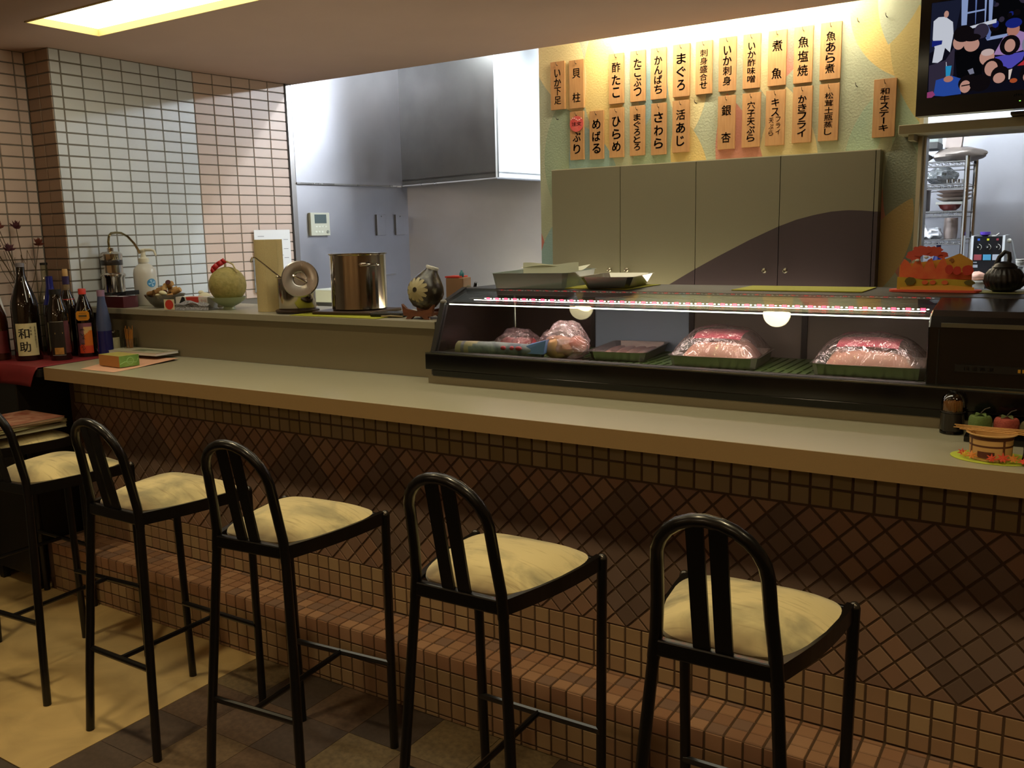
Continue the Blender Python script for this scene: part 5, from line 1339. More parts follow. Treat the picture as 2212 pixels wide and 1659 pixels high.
# -------- on top of the case
ZD = ZTB+0.001
t = thing('plastic_tray', 'deep grey-green plastic tray with white paper on top of the case', 'tray', (-1.59, 2.73, ZD), rz=R(11))
gt = mat('grey_green_plastic', '#8b978e', 0.4)
part('tray', tray_mesh(0.125, 0.165, 0.052, 0.010, 0.007), gt, t, world=False)
b = B().grid(lambda u, v: (-0.075+0.205*u, -0.02+0.005*sin(5*u), 0.012+0.066*v+0.004*sin(7*u+1)*v), 16, 4)
b.grid(lambda u, v: (-0.085+0.21*u, -0.02+0.16*v, 0.062+0.010*sin(4*u+3*v)), 12, 8)
part('paper', b, mat('wrap_paper', '#cfd0b8', 0.8), t, 'crumpled white paper', world=False)
t = thing('steel_tray', 'small empty steel tray beside the grey plastic tray on the case', 'tray', (-1.305, 2.72, ZD+0.0022), rz=R(10))
part('tray', tray_mesh(0.068, 0.125, 0.038, 0.020, 0.006), M['tray_steel'], t, world=False)
lime = mat('lime_paper_mat', '#a8a52b', 0.8, noise=0.08, nscale=250)
single('placemat', B().box(-1.46, -1.21, 2.60, 2.86, ZD, ZD+0.0016), lime, 'lime green mat under the small steel tray on the case', 'mat', (-1.3, 2.7, ZD))
b = B().box(-0.888, -0.512, 2.640, 2.845, ZD, ZD+0.0025)
single('placemat', b, lime, 'long lime green mat lying bare on the case before the dark cupboard doors', 'mat', (-0.7, 2.74, ZD))
# autumn pop-up card
p = (-0.335, 2.72, ZD)
t = thing('autumn_card', 'layered autumn pop-up card with orange trees on a red base', 'card', p)
pts = []
for k in range(12): pts.append((-0.105+0.015*cos(pi/2+pi*k/11), 0.03*sin(pi/2+pi*k/11)*1.0))
for k in range(12): pts.append((0.098+0.015*cos(-pi/2+pi*k/11), 0.03*sin(-pi/2+pi*k/11)))
part('base', B().prism([(p[0]+x, p[1]+y) for x, y in pts], ZD, ZD+0.006), mat('coral_card', '#e0583f', 0.6), t, 'coral red base')
ocr = mat('ochre_card', '#cf9630', 0.7, noise=0.12, nscale=30); olv = mat('olive_gold_card', '#bfa32a', 0.7, noise=0.15, nscale=30)
orr = mat('orange_red_card', '#d8552f', 0.7, col2='#e0793c', nscale=26); rdd = mat('deep_red_card', '#c43a26', 0.7, noise=0.15, nscale=30); rst = mat('rust_red_card', '#c04a34', 0.65)
def layer(name, pts, y, m, lab=None, th=0.0012): return part(name, B().prism([(p[0]+x, ZD+0.006+z) for x, z in pts], p[1]+y, p[1]+y+th, 'xz'), m, t, lab)
layer('back_hill', [(-0.10, 0), (0.085, 0), (0.085, 0.078), (0.052, 0.098), (0.02, 0.084), (-0.10, 0.066)], 0.022, ocr, 'ochre hill layer')
def blob(x, z, rx, rz_, n=20, j=0.16, seed=1):
    rs_ = random.Random(seed); return [(x+rx*cos(2*pi*k/n)*(1+rs_.uniform(-j, j)), z+rz_*sin(2*pi*k/n)*(1+rs_.uniform(-j, j))) for k in range(n)]
layer('tree_crowd', [(-0.098, 0.028)]+[(-0.096+0.010*k, 0.066+0.010*sin(k*1.9)+0.008*((k*7) % 3)) for k in range(12)]+[(0.03, 0.05), (0.085, 0.045), (0.085, 0.028)], 0.012, orr, 'orange-red tree layer')
for i, (x, z, rx, rz_) in enumerate(((-0.045, 0.105, 0.022, 0.014), (-0.016, 0.104, 0.026, 0.015), (-0.065, 0.092, 0.02, 0.012), (0.01, 0.094, 0.014, 0.009))):
    layer('top_maple', blob(x, z, rx, rz_, 22, 0.2, i), 0.018+0.001*i, rst, 'rust red maple')
for i, (x, z, rx, rz_) in enumerate(((0.030, 0.055, 0.010, 0.013), (0.050, 0.052, 0.010, 0.012), (0.076, 0.053, 0.014, 0.014))):
    layer('tree', blob(x, z, rx, rz_, 18, 0.06, i), 0.002, rdd, 'deep red round tree')
layer('front_bank', [(-0.100, 0), (0.090, 0), (0.090, 0.014), (0.088, 0.026), (0.02, 0.030), (-0.03, 0.026), (-0.060, 0.032), (-0.100, 0.034)], -0.006, olv, 'olive gold bank')
layer('front_strip', [(-0.090, 0), (0.096, 0), (0.096, 0.008), (0.03, 0.014), (-0.05, 0.010), (-0.09, 0.006)], -0.018, mat('gold_card', '#d3a03a', 0.7), 'gold front strip')
for i, x in enumerate((-0.028, -0.008, 0.022)): layer('bush', blob(x, 0.020, 0.008, 0.006, 14, 0.05, i), -0.0085, orr)
layer('pine', blob(-0.066, 0.022, 0.014, 0.012, 14, 0.15, 5), -0.0085, mat('dark_olive_card', '#5f5518', 0.7)); layer('pine', blob(0.083, 0.020, 0.013, 0.007, 14, 0.15, 6), -0.0085, mat('dark_olive_card', '#5f5518', 0.7))
layer('leaf_mark', blob(0.033, 0.080, 0.006, 0.006, 12, 0.4, 9), 0.0205, mat('brown_leaf_print', '#8f5a1c', 0.7), None, 0.001)
b = B()
for (x, z) in ((-0.030, 0.088), (-0.052, 0.080)): b.ball((p[0]+x, p[1]+0.008, ZD+0.006+z), 0.006, 0.003, 0.004)
part('bead', b, M['white'], t, 'white shiny dots')
# ribbed black ceramic pot with lid and loop handle
p = (-0.172, 2.735, ZD+0.002)
single('placemat', B().box(-0.225, -0.11, 2.69, 2.79, ZD, ZD+0.0016), mat('pale_olive_mat', '#8f9060', 0.8), 'small pale olive mat under the black ribbed pot', 'mat', (-0.17, 2.74, ZD))
t = thing('ceramic_pot', 'black ribbed ceramic pot with twisted loop handle on the case', 'pot', p)
iron = mat('black_ceramic', '#17120f', 0.4, bump=0.3, bscale=60)
b = B()
def ribbed(u, v):
    a_ = 2*pi*u; prof_ = [(0.022, 0), (0.040, 0.008), (0.049, 0.026), (0.047, 0.045), (0.036, 0.060), (0.024, 0.066)]
    q = v*5; i = min(4, int(q)); f_ = q-i
    r_ = prof_[i][0]*(1-f_)+prof_[i+1][0]*f_; z_ = prof_[i][1]*(1-f_)+prof_[i+1][1]*f_
    r_ *= 1+0.022*sin(22*a_+3*v)
    return (p[0]+r_*cos(a_), p[1]+r_*sin(a_), p[2]+z_)
b.grid(ribbed, 120, 15); part('body', b, iron, t)
part('lid', B().lathe([(0.030, 0.060), (0.031, 0.066), (0.024, 0.074), (0.012, 0.080), (0.001, 0.081)], p[0], p[1], p[2]), iron, t)
part('loop_handle', B().tube([(p[0]-0.022, p[1], p[2]+0.070), (p[0]-0.014, p[1], p[2]+0.092), (p[0]-0.002, p[1], p[2]+0.106), (p[0]+0.008, p[1], p[2]+0.102), (p[0]+0.010, p[1], p[2]+0.088), (p[0]+0.009, p[1], p[2]+0.076)], 0.0055, 8), iron, t)
part('spout', B().tube([(p[0]+0.036, p[1]-0.01, p[2]+0.022), (p[0]+0.052, p[1]-0.015, p[2]+0.034), (p[0]+0.058, p[1]-0.017, p[2]+0.044)], [0.013, 0.010, 0.007], 10), iron, t)

# ================================================================== ON THE COUNTER, RIGHT
p = (-0.232, 2.303, ZC+0.0006)
t = thing('pick_dispenser', 'dark cylindrical toothpick dispenser with clear dome on the counter', 'dispenser', p)
smoke = mat('smoked_brown', '#2a2420', 0.2, spec=0.5)
part('base', B().lathe([(0.0265, 0), (0.0265, 0.006), (0.0255, 0.008)], p[0], p[1], p[2]), M['black_gloss'], t)
part('body', B().lathe([(0.0250, 0.008), (0.0262, 0.012), (0.0262, 0.046), (0.0272, 0.048), (0.0272, 0.052), (0.024, 0.054)], p[0], p[1], p[2]), smoke, t)
part('ring', B().lathe([(0.0275, 0.0485), (0.028, 0.050), (0.0275, 0.0515)], p[0], p[1], p[2], cap=False), M['black_gloss'], t)
part('dome', B().lathe([(0.0255, 0.054), (0.0257, 0.072), (0.023, 0.086), (0.015, 0.095), (0.001, 0.098)], p[0], p[1], p[2], cap=False), film('dome_plastic', '#d5d0c8', 0.02, 0.12), t, 'clear dome lid')
b = B()
for k in range(60):
    r_ = 0.020*math.sqrt((k+.5)/60); a_ = k*2.4; b.rod((p[0]+r_*cos(a_), p[1]+r_*sin(a_), p[2]+0.052), (p[0]+r_*cos(a_), p[1]+r_*sin(a_), p[2]+0.0745+0.001*((k*7) % 3)), 0.0011, n=5)
ob2 = part('toothpicks', b, mat('toothpick_wood', '#c68f4c', 0.6), t); ob2['kind'] = 'stuff'
# soft vegetable-shaped ornaments
def veg(label, p, m, leaf, rx, hgt):
    t = thing('felt_ornament', label, 'ornament', p)
    b = B()
    def f(u, v):
        a_ = 2*pi*u; th_ = -pi/2+pi*v
        r_ = rx*(abs(cos(th_))**0.55)*(1+0.05*cos(4*a_)); z_ = hgt/2+hgt/2*math.copysign(abs(sin(th_))**0.7, sin(th_))-0.006*max(0, sin(th_))**6
        return (p[0]+r_*cos(a_), p[1]+r_*sin(a_), p[2]+z_)
    b.grid(f, 28, 16); part('body', b, m, t)
    b = B()
    for k in range(5):
        a_ = 2*pi*k/5+0.4; c_ = Vector((p[0], p[1], p[2]+hgt-0.002)); d = Vector((cos(a_), sin(a_), 0)); s_ = Vector((-sin(a_), cos(a_), 0))
        b.add([tuple(c_), tuple(c_+d*rx*.45+s_*rx*.25+Vector((0, 0, .002))), tuple(c_+d*rx*.85+Vector((0, 0, -.004))), tuple(c_+d*rx*.45-s_*rx*.25+Vector((0, 0, .002)))], [(0, 1, 2, 3)])
    part('calyx', b, leaf, t)
    part('cord', B().tube([(p[0], p[1], p[2]+hgt), (p[0]+0.008, p[1], p[2]+hgt+0.010), (p[0]+0.018, p[1]+0.002, p[2]+hgt+0.014)], 0.0012, 5), mat('grey_cord', '#4c4438', 0.8), t)
grn = mat('green_felt', '#5d7038', 0.9, bump=0.4, bscale=200); pnk = mat('faded_red_felt', '#a2493c', 0.9, bump=0.4, bscale=200); olf = mat('olive_felt', '#5f6238', 0.9); gry = mat('moss_felt', '#5c5430', 0.9, bump=0.4, bscale=200)
veg('green pepper-shaped felt ornament behind the paper cup', (-0.170, 2.262, ZC+0.0152), grn, grn, 0.0235, 0.046)
veg('faded red persimmon-shaped felt ornament behind the paper cup', (-0.117, 2.262, ZC+0.0152), pnk, olf, 0.0250, 0.045)
veg('mossy brown felt ornament at the right picture edge', (-0.064, 2.250, ZC+0.0152), gry, gry, 0.0240, 0.042)
t = thing('counter_caddy', 'dark woven caddy at the right picture edge beside the cup', 'caddy', (-0.045, 2.15, ZC+0.0006))
part('tray', B().box(-0.075, 0.06, 2.06, 2.20, ZC+0.0006, ZC+0.012), M['black_gloss'], t, bev=0.002)
single('ornament_tray', B().box(-0.198, 0.06, 2.218, 2.312, ZC+0.0006, ZC+0.0145), M['black_gloss'], 'low black tray carrying the felt ornaments at the case foot', 'tray', (-0.07, 2.26, ZC), bev=0.002)
b = B()
for k in range(7): b.box(-0.073, 0.058, 2.064, 2.196, ZC+0.013+k*0.006, ZC+0.017+k*0.006)
part('basket', b, mat('dark_wicker', '#241a10', 0.6, noise=0.4, nscale=90), t)
# oval paper, paper cup with skewers, maple leaves
b = B().prism([(-0.128+0.082*cos(2*pi*k/36), 2.085+0.062*sin(2*pi*k/36)) for k in range(36)], ZC+0.0006, ZC+0.0016)
single('coaster', b, mat('yellow_green_paper', '#b5c23a', 0.7), 'oval yellow-green paper under the decorated cup', 'coaster', (-0.128, 2.085, ZC))
p = (-0.133, 2.078, ZC+0.0026)
t = thing('paper_cup', 'wide cream paper cup with brown lattice bands holding skewers', 'cup', p)
part('cup', B().lathe([(0.040, 0), (0.0415, 0.050), (0.0465, 0.053), (0.0485, 0.0535), (0.0485, 0.055), (0.0455, 0.0555), (0.040, 0.052), (0.0385, 0.010), (0.001, 0.009)], p[0], p[1], p[2], n=40), mat('cream_paperboard', '#cba064', 0.6, noise=0.05, nscale=30), t)
bd = mat('brown_paper_band', '#5a3217', 0.6)
b = B().lathe([(0.0418, 0.0435), (0.0422, 0.0510)], p[0], p[1], p[2], n=40, cap=False).lathe([(0.0411, 0.0285), (0.0413, 0.0325)], p[0], p[1], p[2], n=40, cap=False)
ac_ = aim(p)
for da in (0.62, -1.05, 2.3, -2.6):
    b.grid(lambda u, v: (p[0]+0.0416*cos(ac_+da+(u-.5)*0.12), p[1]+0.0416*sin(ac_+da+(u-.5)*0.12), p[2]+0.002+0.045*v), 3, 3)
part('band', b, bd, t, 'brown bands')
b = B().grid(lambda u, v: (p[0]+0.0418*cos(ac_-0.62+0.80*u), p[1]+0.0418*sin(ac_-0.62+0.80*u), p[2]+0.006+0.014*v), 8, 2)
part('patch', b, mat('brown_patch', '#5c2a1a', 0.6, noise=0.3, nscale=60), t, 'brown label patch')
for k in range(6):
    y0_ = -0.012+0.0045*k
    b = B().tube([(p[0]-0.060-0.012*((k*3) % 4)/3, p[1]+y0_-0.004, p[2]+0.0595+0.002*(k % 3)), (p[0], p[1]+y0_, p[2]+0.058+0.002*(k % 3)), (p[0]+0.082, p[1]+y0_+0.006*((k % 3)-1), p[2]+0.0575+0.002*(k % 3))], [0.0009, 0.0014, 0.0009], 6)
    single('skewer', b, mat('bamboo', '#c99448', 0.5, objrand=0.12), 'bamboo skewer lying across the paper cup', 'skewer', (p[0], p[1]+y0_, p[2]+0.058), 'bamboo skewers across the paper cup')
def maple(c, s, rz, tilt, m, label):
    b = B(); pts = []
    for k in range(14):
        r_ = s*(1.0 if k % 2 == 0 else 0.42)*(0.7 if k in (6, 8) else 1); a_ = pi/2+2*pi*k/14
        pts.append((r_*cos(a_), r_*sin(a_)))
    X = Vector((cos(rz), sin(rz), 0)); Yv = Vector((-sin(rz)*cos(tilt), cos(rz)*cos(tilt), sin(tilt))); n_ = X.cross(Yv)
    C_ = Vector(c)+Vector((0, 0, s*sin(tilt)*0.95))
    b.v = [tuple(C_+X*x+Yv*y) for x, y in pts]+[tuple(C_+n_*0.002)]
    for k in range(14): b.f.append([k, (k+1) % 14, 14]); b.m.append(0); b.sm.append(False)
    o_ = single('maple_leaf', b, m, label, 'leaf', tuple(C_), 'maple leaf cut-outs around the paper cup'); o_.modifiers.new('thickness', 'SOLIDIFY').thickness = 0.0006
lr = mat('leaf_red', '#c24424', 0.6); lo = mat('leaf_orange', '#c87a2c', 0.6); ly = mat('leaf_yellow', '#c9a12e', 0.6); lor = mat('leaf_vermilion', '#d23a1c', 0.6)
ZO = ZC+0.0030
for (dx_, dy_, s, tl, m_, lb) in ((-0.052, -0.012, 0.011, 0.9, lr, 'red maple cut-out furthest left by the cup'), (-0.046, -0.026, 0.010, 0.9, ly, 'yellow maple cut-out left of the cup'), (-0.032, -0.038, 0.013, 0.9, lo, 'orange maple cut-out at the front left of the cup'),
                                  (0.006, -0.051, 0.012, 1.0, lr, 'red maple cut-out at the cup front, left of a pair'), (0.026, -0.047, 0.014, 1.0, lr, 'large red maple cut-out at the cup front'), (0.044, -0.036, 0.013, 0.9, lo, 'amber maple cut-out at the front right of the cup'), (0.064, -0.036, 0.014, 0.5, lor, 'vermilion maple cut-out lying at the right picture edge')):
    maple((p[0]+dx_, p[1]+dy_, ZO), s, 0.1, tl, m_, lb)

# ================================================================== CUPBOARD UNDER THE MENU BOARDS
YC = 3.88
t = thing('wall_cupboard', 'wide grey-green wall cupboard with four doors and a dark painted hill shape', 'cupboard', (-1.47, YC, 1.15))
dg = mat('grey_green_door', '#7b7459', 0.55, noise=0.05, nscale=300); dp = mat('dark_plum_door', '#352628', 0.5, noise=0.05, nscale=300)
CT, CB_ = 1.765, 1.12
part('carcass', B().box(-2.214, -0.716, YC+0.020, YM, CB_, CT-0.002), dg, t)
edges = [-2.217, -1.848, -1.477, -1.103, -0.724]
curve = [(-1.80, 1.11), (-1.626, 1.206), (-1.479, 1.290), (-1.372, 1.347), (-1.227, 1.419), (-1.108, 1.472), (-1.03, 1.500), (-0.955, 1.518), (-0.890, 1.529), (-0.826, 1.533), (-0.77, 1.530), (-0.713, 1.524)]
def hill(x):
    if x <= curve[0][0]: return None
    for (a_, za), (c_, zc_) in zip(curve, curve[1:]):
        if a_ <= x <= c_: return za+(zc_-za)*(x-a_)/(c_-a_)
    return curve[-1][1]
kn = [-1.899, -1.809, -1.157, -1.067]
for i in range(4):
    x0, x1 = edges[i]+0.0015, edges[i+1]-0.0015
    xs = [x0]+[c for c, _ in curve if x0 < c < x1]+[x1]
    if i == 3: xs = [x0]+[x0+(x1-x0)*k/16 for k in range(1, 16)]+[x1]
    lo = []
    for x in xs:
        z_ = hill(x); lo.append((x, max(CB_, z_) if z_ else CB_))
    b = B().prism([(x, z) for x, z in lo]+[(x1, CT), (x0, CT)], YC, YC+0.019, 'xz', 0)
    if any(z > CB_+0.002 for _, z in lo):
        l2 = [(x, z) for x, z in lo if z > CB_+1e-4]
        if l2[0][0] > x0: l2 = [(curve[0][0]+(CB_-curve[0][1])/((curve[1][1]-curve[0][1])/(curve[1][0]-curve[0][0])), CB_)]+l2
        poly = [(l2[0][0], CB_), (x1, CB_)]+list(reversed(l2))
        if abs(poly[0][1]-poly[-1][1]) < 1e-6 and abs(poly[0][0]-poly[-1][0]) < 1e-6: poly = poly[:-1]
        b.prism(poly, YC, YC+0.019, 'xz', 1)
    d_o = part('door', b, [dg, dp], t, ['plain grey-green door', 'grey-green door with a dark sliver', 'door half covered by the dark hill', 'door mostly covered by the dark hill'][i])
    kb = B().lathe([(0.006, 0), (0.005, 0.008), (0.010, 0.014), (0.0115, 0.020), (0.008, 0.026), (0.001, 0.028)], axis=(0, -1, 0), org=(kn[i], YC, 1.287), n=16)
    part('knob', kb, mat('brushed_knob', '#a89f8a', 0.25, metal=1.0), d_o, 'round metal knob')
b = B().prism([(YC, CB_), (YM, CB_), (YM, CT), (YC, CT)], -0.7225, -0.708, 'yz'); 
b = B().box(-0.7225, -0.708, YC, YM, 1.524, CT, 0).box(-0.7225, -0.708, YC, YM, CB_, 1.524, 1)
part('side_panel', b, [dg, dp], t)
part('top_glow_strip', B().box(-2.217, -0.708, YC+0.001, YM, CT+0.0002, CT+0.004), mat('painted_top_glow', '#c8c3a4', 0.5), t)  # pale strip paints the glow along the cupboard's top edge
single('back_worktop', B().box(-2.30, -0.60, 3.45, 3.86, 0.84, 0.88), M['steel'], 'steel worktop below the wall cupboard behind the bar', 'worktop', (-1.4, 3.65, 0.84))
single('back_cabinet', B().box(-2.28, -0.62, 3.48, 3.94, 0.0, 0.839), M['steel_dark'], 'steel base cabinet below the worktop behind the bar', 'cabinet', (-1.4, 3.7, 0))

# ================================================================== HANGING WOODEN MENU BOARDS
PLK = [('いか下足', -2.209, 2.282, 2.058, .080, 0), ('貝柱', -2.106, 2.278, 2.055, .080, 0), ('酢たこ', -1.896, 2.282, 2.057, .077, 0), ('たこぶつ', -1.787, 2.282, 2.057, .077, 0), ('かんぱち', -1.685, 2.282, 2.058, .077, 0),
       ('まぐろ', -1.575, 2.284, 2.058, .081, 0), ('刺身盛合せ', -1.470, 2.284, 2.059, .077, 0), ('いか刺身', -1.363, 2.286, 2.061, .079, 0), ('いか酢味噌', -1.256, 2.286, 2.062, .077, 0), ('煮魚', -1.147, 2.286, 2.062, .078, 0),
       ('魚塩焼', -1.039, 2.287, 2.062, .079, 0), ('魚あら煮', -.929, 2.289, 2.065, .085, 0),
       ('活ぶり', -2.106, 2.040, 1.814, .076, 1), ('めばる', -2.000, 2.035, 1.810, .076, 1), ('ひらめ', -1.895, 2.038, 1.812, .076, 1), ('まぐろとろ', -1.789, 2.038, 1.814, .077, 1), ('さわら', -1.682, 2.040, 1.811, .076, 1),
       ('活あじ', -1.575, 2.042, 1.815, .082, 1), ('銀杏', -1.363, 2.042, 1.815, .080, 1), ('穴子天ぷら', -1.253, 2.043, 1.816, .081, 1), ('キス', -1.149, 2.044, 1.816, .083, 1), ('かきフライ', -1.036, 2.048, 1.820, .082, 1),
       ('松茸土瓶蒸し', -.928, 2.048, 1.820, .082, 1), ('和牛ステーキ', -.712, 2.045, 1.819, .087, 1)]
nail_m = mat('dark_nail', '#2b1d14', 0.4, metal=0.8)
for i, (tx, cx, zt, zb_, w_, row) in enumerate(PLK):
    rom = ['ika geso', 'kaibashira', 'su dako', 'tako butsu', 'kanpachi', 'maguro', 'sashimi moriawase', 'ika sashimi', 'ika su miso', 'nizakana', 'sakana shioyaki', 'sakana ara ni', 'buri', 'mebaru', 'hirame', 'maguro toro', 'sawara', 'katsu aji', 'ginnan', 'anago tempura', 'kisu fry and tempura', 'kaki fry', 'matsutake dobinmushi', 'wagyu steak'][i]
    nth = ['first', 'second', 'third', 'fourth', 'fifth', 'sixth', 'seventh', 'eighth', 'ninth', 'tenth', 'eleventh', 'twelfth']
    lb = 'wooden menu board lettered %s, %s from the left in the upper row' % (rom, nth[i]) if row == 0 else ('wooden menu board lettered %s, %s from the left in the lower row' % (rom, nth[i-12]) if i < 23 else 'wooden menu board lettered wagyu steak, hanging alone near the television')
    if i == 12: lb = 'wooden menu board with a red round sticker, first in the lower row'
    t = thing('menu_board', lb, 'sign', (cx, YM, (zt+zb_)/2), 'wooden menu boards on the painted wall')
    hw_ = w_/2-0.001
    part('board', B().box(cx-hw_, cx+hw_, YM-0.0125, YM-0.001, zb_, zt), M['wood_plank'], t, bev=0.0008)
    H = zt-zb_; yl = YM-0.0130
    def onb(x, y, cx=cx, zm=(zt+zb_)/2): return (cx+x, yl, zm+y)
    b = B(); n_ = len(tx)
    top_ = H/2-0.034; bot = -H/2+0.022
    if tx == 'キス':
        for k, ch in enumerate('キス'): text_fit(b, ch, lambda x, y, k=k: onb(x, y+top_-0.016-k*0.040), 0.032, 0.033, thick=0.022)
        for k, ch in enumerate('フライ'): text_fit(b, ch, lambda x, y, k=k: onb(x+0.014, y-0.006-k*0.026), 0.019, 0.020, thick=0.012)
        for k, ch in enumerate('天ぷら'): text_fit(b, ch, lambda x, y, k=k: onb(x-0.016, y-0.009-k*0.026), 0.020, 0.021, thick=0.012)
    else:
        span = top_-bot; cell = span/n_ if n_ > 2 else 0.062
        gh = min(0.044, cell*0.88); gw = min(0.042, max(0.034, gh*1.0))
        for k, ch in enumerate(tx):
            yc_ = top_-cell*(k+.5) if n_ > 2 else (top_-0.028 if k == 0 else bot+0.028)
            sw = 1.0; sh = 1.0
            if ch == 'ー': text_fit(b, '丨', lambda x, y, yc_=yc_: onb(x, y+yc_), 0.005, gh*0.95, thick=0.02); continue
            if ch in 'りしじいこくろ': sw = 0.85
            text_fit(b, ch, lambda x, y, yc_=yc_: onb(x, y+yc_), gw*sw, gh*sh, thick=0.040 if ord(ch) < 0x3100 else 0.026)
    part('lettering', b, M['ink'], t, 'black brush lettering')
    b = B().rod((cx, YM-0.001, zt-0.018), (cx, YM-0.022, zt-0.018), 0.0018, n=6).tube([(cx, YM-0.021, zt-0.018), (cx-0.002, YM-0.024, zt-0.012), (cx-0.003, YM-0.022, zt-0.004)], 0.0011, 5)
    part('nail', b, nail_m, t)
    if i == 12:
        b = B().lathe([(0.0, 0), (0.037, 0), (0.037, 0.002)], axis=(0, -1, 0), org=(cx+0.001, YM-0.0135, zt-0.058), n=36); s_ = part('sticker', b, mat('sticker_pink_red', '#d4655a', 0.4, col2='#c23b3a', nscale=30), t, 'glossy red round sticker')
        b = B(); text_fit(b, '注文', lambda x, y: (cx+0.001+x, YM-0.0161, zt-0.058+y), 0.052, 0.018, thick=0.03); part('lettering', b, M['ink'], s_)
        b = B()
        for k in range(7): b.ball((cx-0.028+0.009*k, YM-0.0158, zt-0.036+0.006*sin(k*1.1)), 0.0035, 0.0004, 0.003)
        part('blossom', b, mat('pale_pink_print', '#ecb8ad', 0.4), s_, 'pale blossom print')
for i, (x, z, lb) in enumerate(((-1.505, 2.024, 'bare nail in the gap of the lower board row'), (-0.824, 2.276, 'bare nail right of the last upper menu board'), (-0.821, 2.027, 'bare hook right of the last lower menu board'), (-0.718, 2.280, 'bare hook high beside the television'), (-2.214, 2.013, 'bare nail below the leftmost upper menu board'))):
    b = B().rod((x, YM-0.001, z), (x, YM-0.018, z), 0.0022, n=6).tube([(x, YM-0.017, z), (x-0.003, YM-0.020, z+0.006), (x-0.004, YM-0.017, z+0.014)], 0.0013, 5)
    single('wall_nail', b, nail_m, lb, 'nail', (x, YM, z), 'bare nails on the painted wall')

# tubes hidden behind the ceiling edge
for i, (xa, xb) in enumerate(((-1.98, -1.42), (-1.36, -0.80))):
    t = thing('tube_lamp', ['fluorescent tube lamp hidden behind the ceiling edge, left half', 'fluorescent tube lamp hidden behind the ceiling edge, right half'][i], 'lamp', ((xa+xb)/2, 3.74, 2.42))
    part('tube', B().rod((xa, 3.815, 2.415), (xb, 3.815, 2.415), 0.013, n=12), emis('cove_tube_glow', (1.0, 0.93, 0.74), L_COVE), t)
    part('batten', B().box(xa-0.02, xb+0.02, 3.692, 3.725, 2.40, 2.46).box(xa-0.02, xa-0.001, 3.725, 3.83, 2.40, 2.43).box(xb+0.001, xb+0.02, 3.725, 3.83, 2.40, 2.43), M['white'], t)

# ================================================================== TELEVISION AND HATCH SHELF
t = thing('hatch_shelf', 'cream shelf board across the serving hatch below the television', 'shelf', (0.2, 3.9, 1.83))
part('board', B().box(-0.632, 1.2, 3.80, 4.10, 1.812, 1.846), mat('cream_board', '#a39771', 0.5), t, bev=0.002)
part('bracket', B().box(-0.60, -0.58, 3.83, YM, 1.79, 1.812), mat('cream_board', '#a39771', 0.5), t)
tvx0, tvx1, tvz0, tvz1, tvy = -0.566, 0.30, 1.868, 2.285, 3.752
t = thing('television', 'flat black television on the hatch shelf showing a seated crowd', 'television', (-0.13, tvy+0.03, 1.848))
sx0, sx1, sz0, sz1 = tvx0+0.036, tvx1-0.036, tvz0+0.064, tvz1-0.018
part('body', B().box(tvx0, tvx1, tvy+0.004, tvy+0.055, tvz0, tvz1), M['black_plastic'], t, bev=0.004)
part('bezel', B().box(tvx0, tvx1, tvy-0.004, tvy+0.004, tvz0, sz0).box(tvx0, tvx1, tvy-0.004, tvy+0.004, sz1, tvz1).box(tvx0, sx0, tvy-0.004, tvy+0.004, sz0, sz1).box(sx1, tvx1, tvy-0.004, tvy+0.004, sz0, sz1), M['black_gloss'], t)
part('stand', B().box(-0.25, 0.0, tvy-0.03, tvy+0.12, 1.8465, 1.856).box(-0.16, -0.10, tvy+0.01, tvy+0.05, 1.856, tvz0), M['black_gloss'], t)
b = B(); text_fit(b, 'SHARP', lambda x, y: (-0.222+x, tvy-0.0046, tvz0+0.047+y), 0.050, 0.008, thick=0.02); part('lettering', b, mat('grey_print', '#4c4c4e', 0.4), t)
part('power_light', B().ball((-0.225, tvy-0.004, tvz0+0.026), 0.003, 0.001, 0.0015), emis('green_led', (0.3, 1.0, 0.1), 2.0), t, 'green power light')
# the picture: flat coloured shapes on the screen plane (image units follow the visible corner)
TVC = ['#12121f', '#0a0a0e', '#e9eefb', '#20243a', '#9fb4e6', '#6d83c4', '#d9a493', '#c98a78', '#140f12', '#1d2a86', '#2f55b4', '#b590c9', '#5a55c8', '#2fa5dc', '#c8323c', '#c05a32', '#a8487e', '#8d8fa5', '#f4e4da', '#3a3346', '#4a62c0', '#e3c9c4']
tvm = [emis('picture_%02d' % i, c, L_TV) for i, c in enumerate(TVC)]
b = B(); U0, V0 = 0.0, 0.0
LAY = [0]
def tvp(pts, c):
    LAY[0] += 1; y = tvy+0.0035-0.00004*LAY[0]
    P_ = [(min(max(sx0+u, sx0), sx1), y, min(max(sz0+v, sz0), sz1)) for u, v in pts]
    b.add(P_, [list(range(len(P_)))], c)
def tve(cx_, cy_, rx_, ry_, c, n=20, a0=0, a1=2*pi): tvp([(cx_+rx_*cos(a0+(a1-a0)*k/n), cy_+ry_*sin(a0+(a1-a0)*k/n)) for k in range(n if a1-a0 > 6.2 else n+1)], c)
s_ = 0.00145   # metres per zoomed photo pixel /10
def X_(px): return (px-905)*0.000287
def Z_(py): return (1325-py)*0.000272
SW, SH = sx1-sx0, sz1-sz0
tvp([(0, 0), (SW, 0), (SW, SH), (0, SH)], 0)
tvp([(0, 0.16), (0.08, 0.2), (0.10, SH), (0, SH)], 3); tvp([(X_(1600), Z_(600)), (SW, Z_(520)), (SW, SH), (X_(1600), SH)], 1)
rs = random.Random(5)
for k in range(70):
    u = rs.uniform(0.19, SW); v = rs.uniform(0.20, SH); r_ = rs.uniform(0.006, 0.016); tve(u, v, r_, r_*rs.uniform(.6, 1.3), rs.choice([3, 17, 19, 9, 8, 8, 19, 3]), 8)
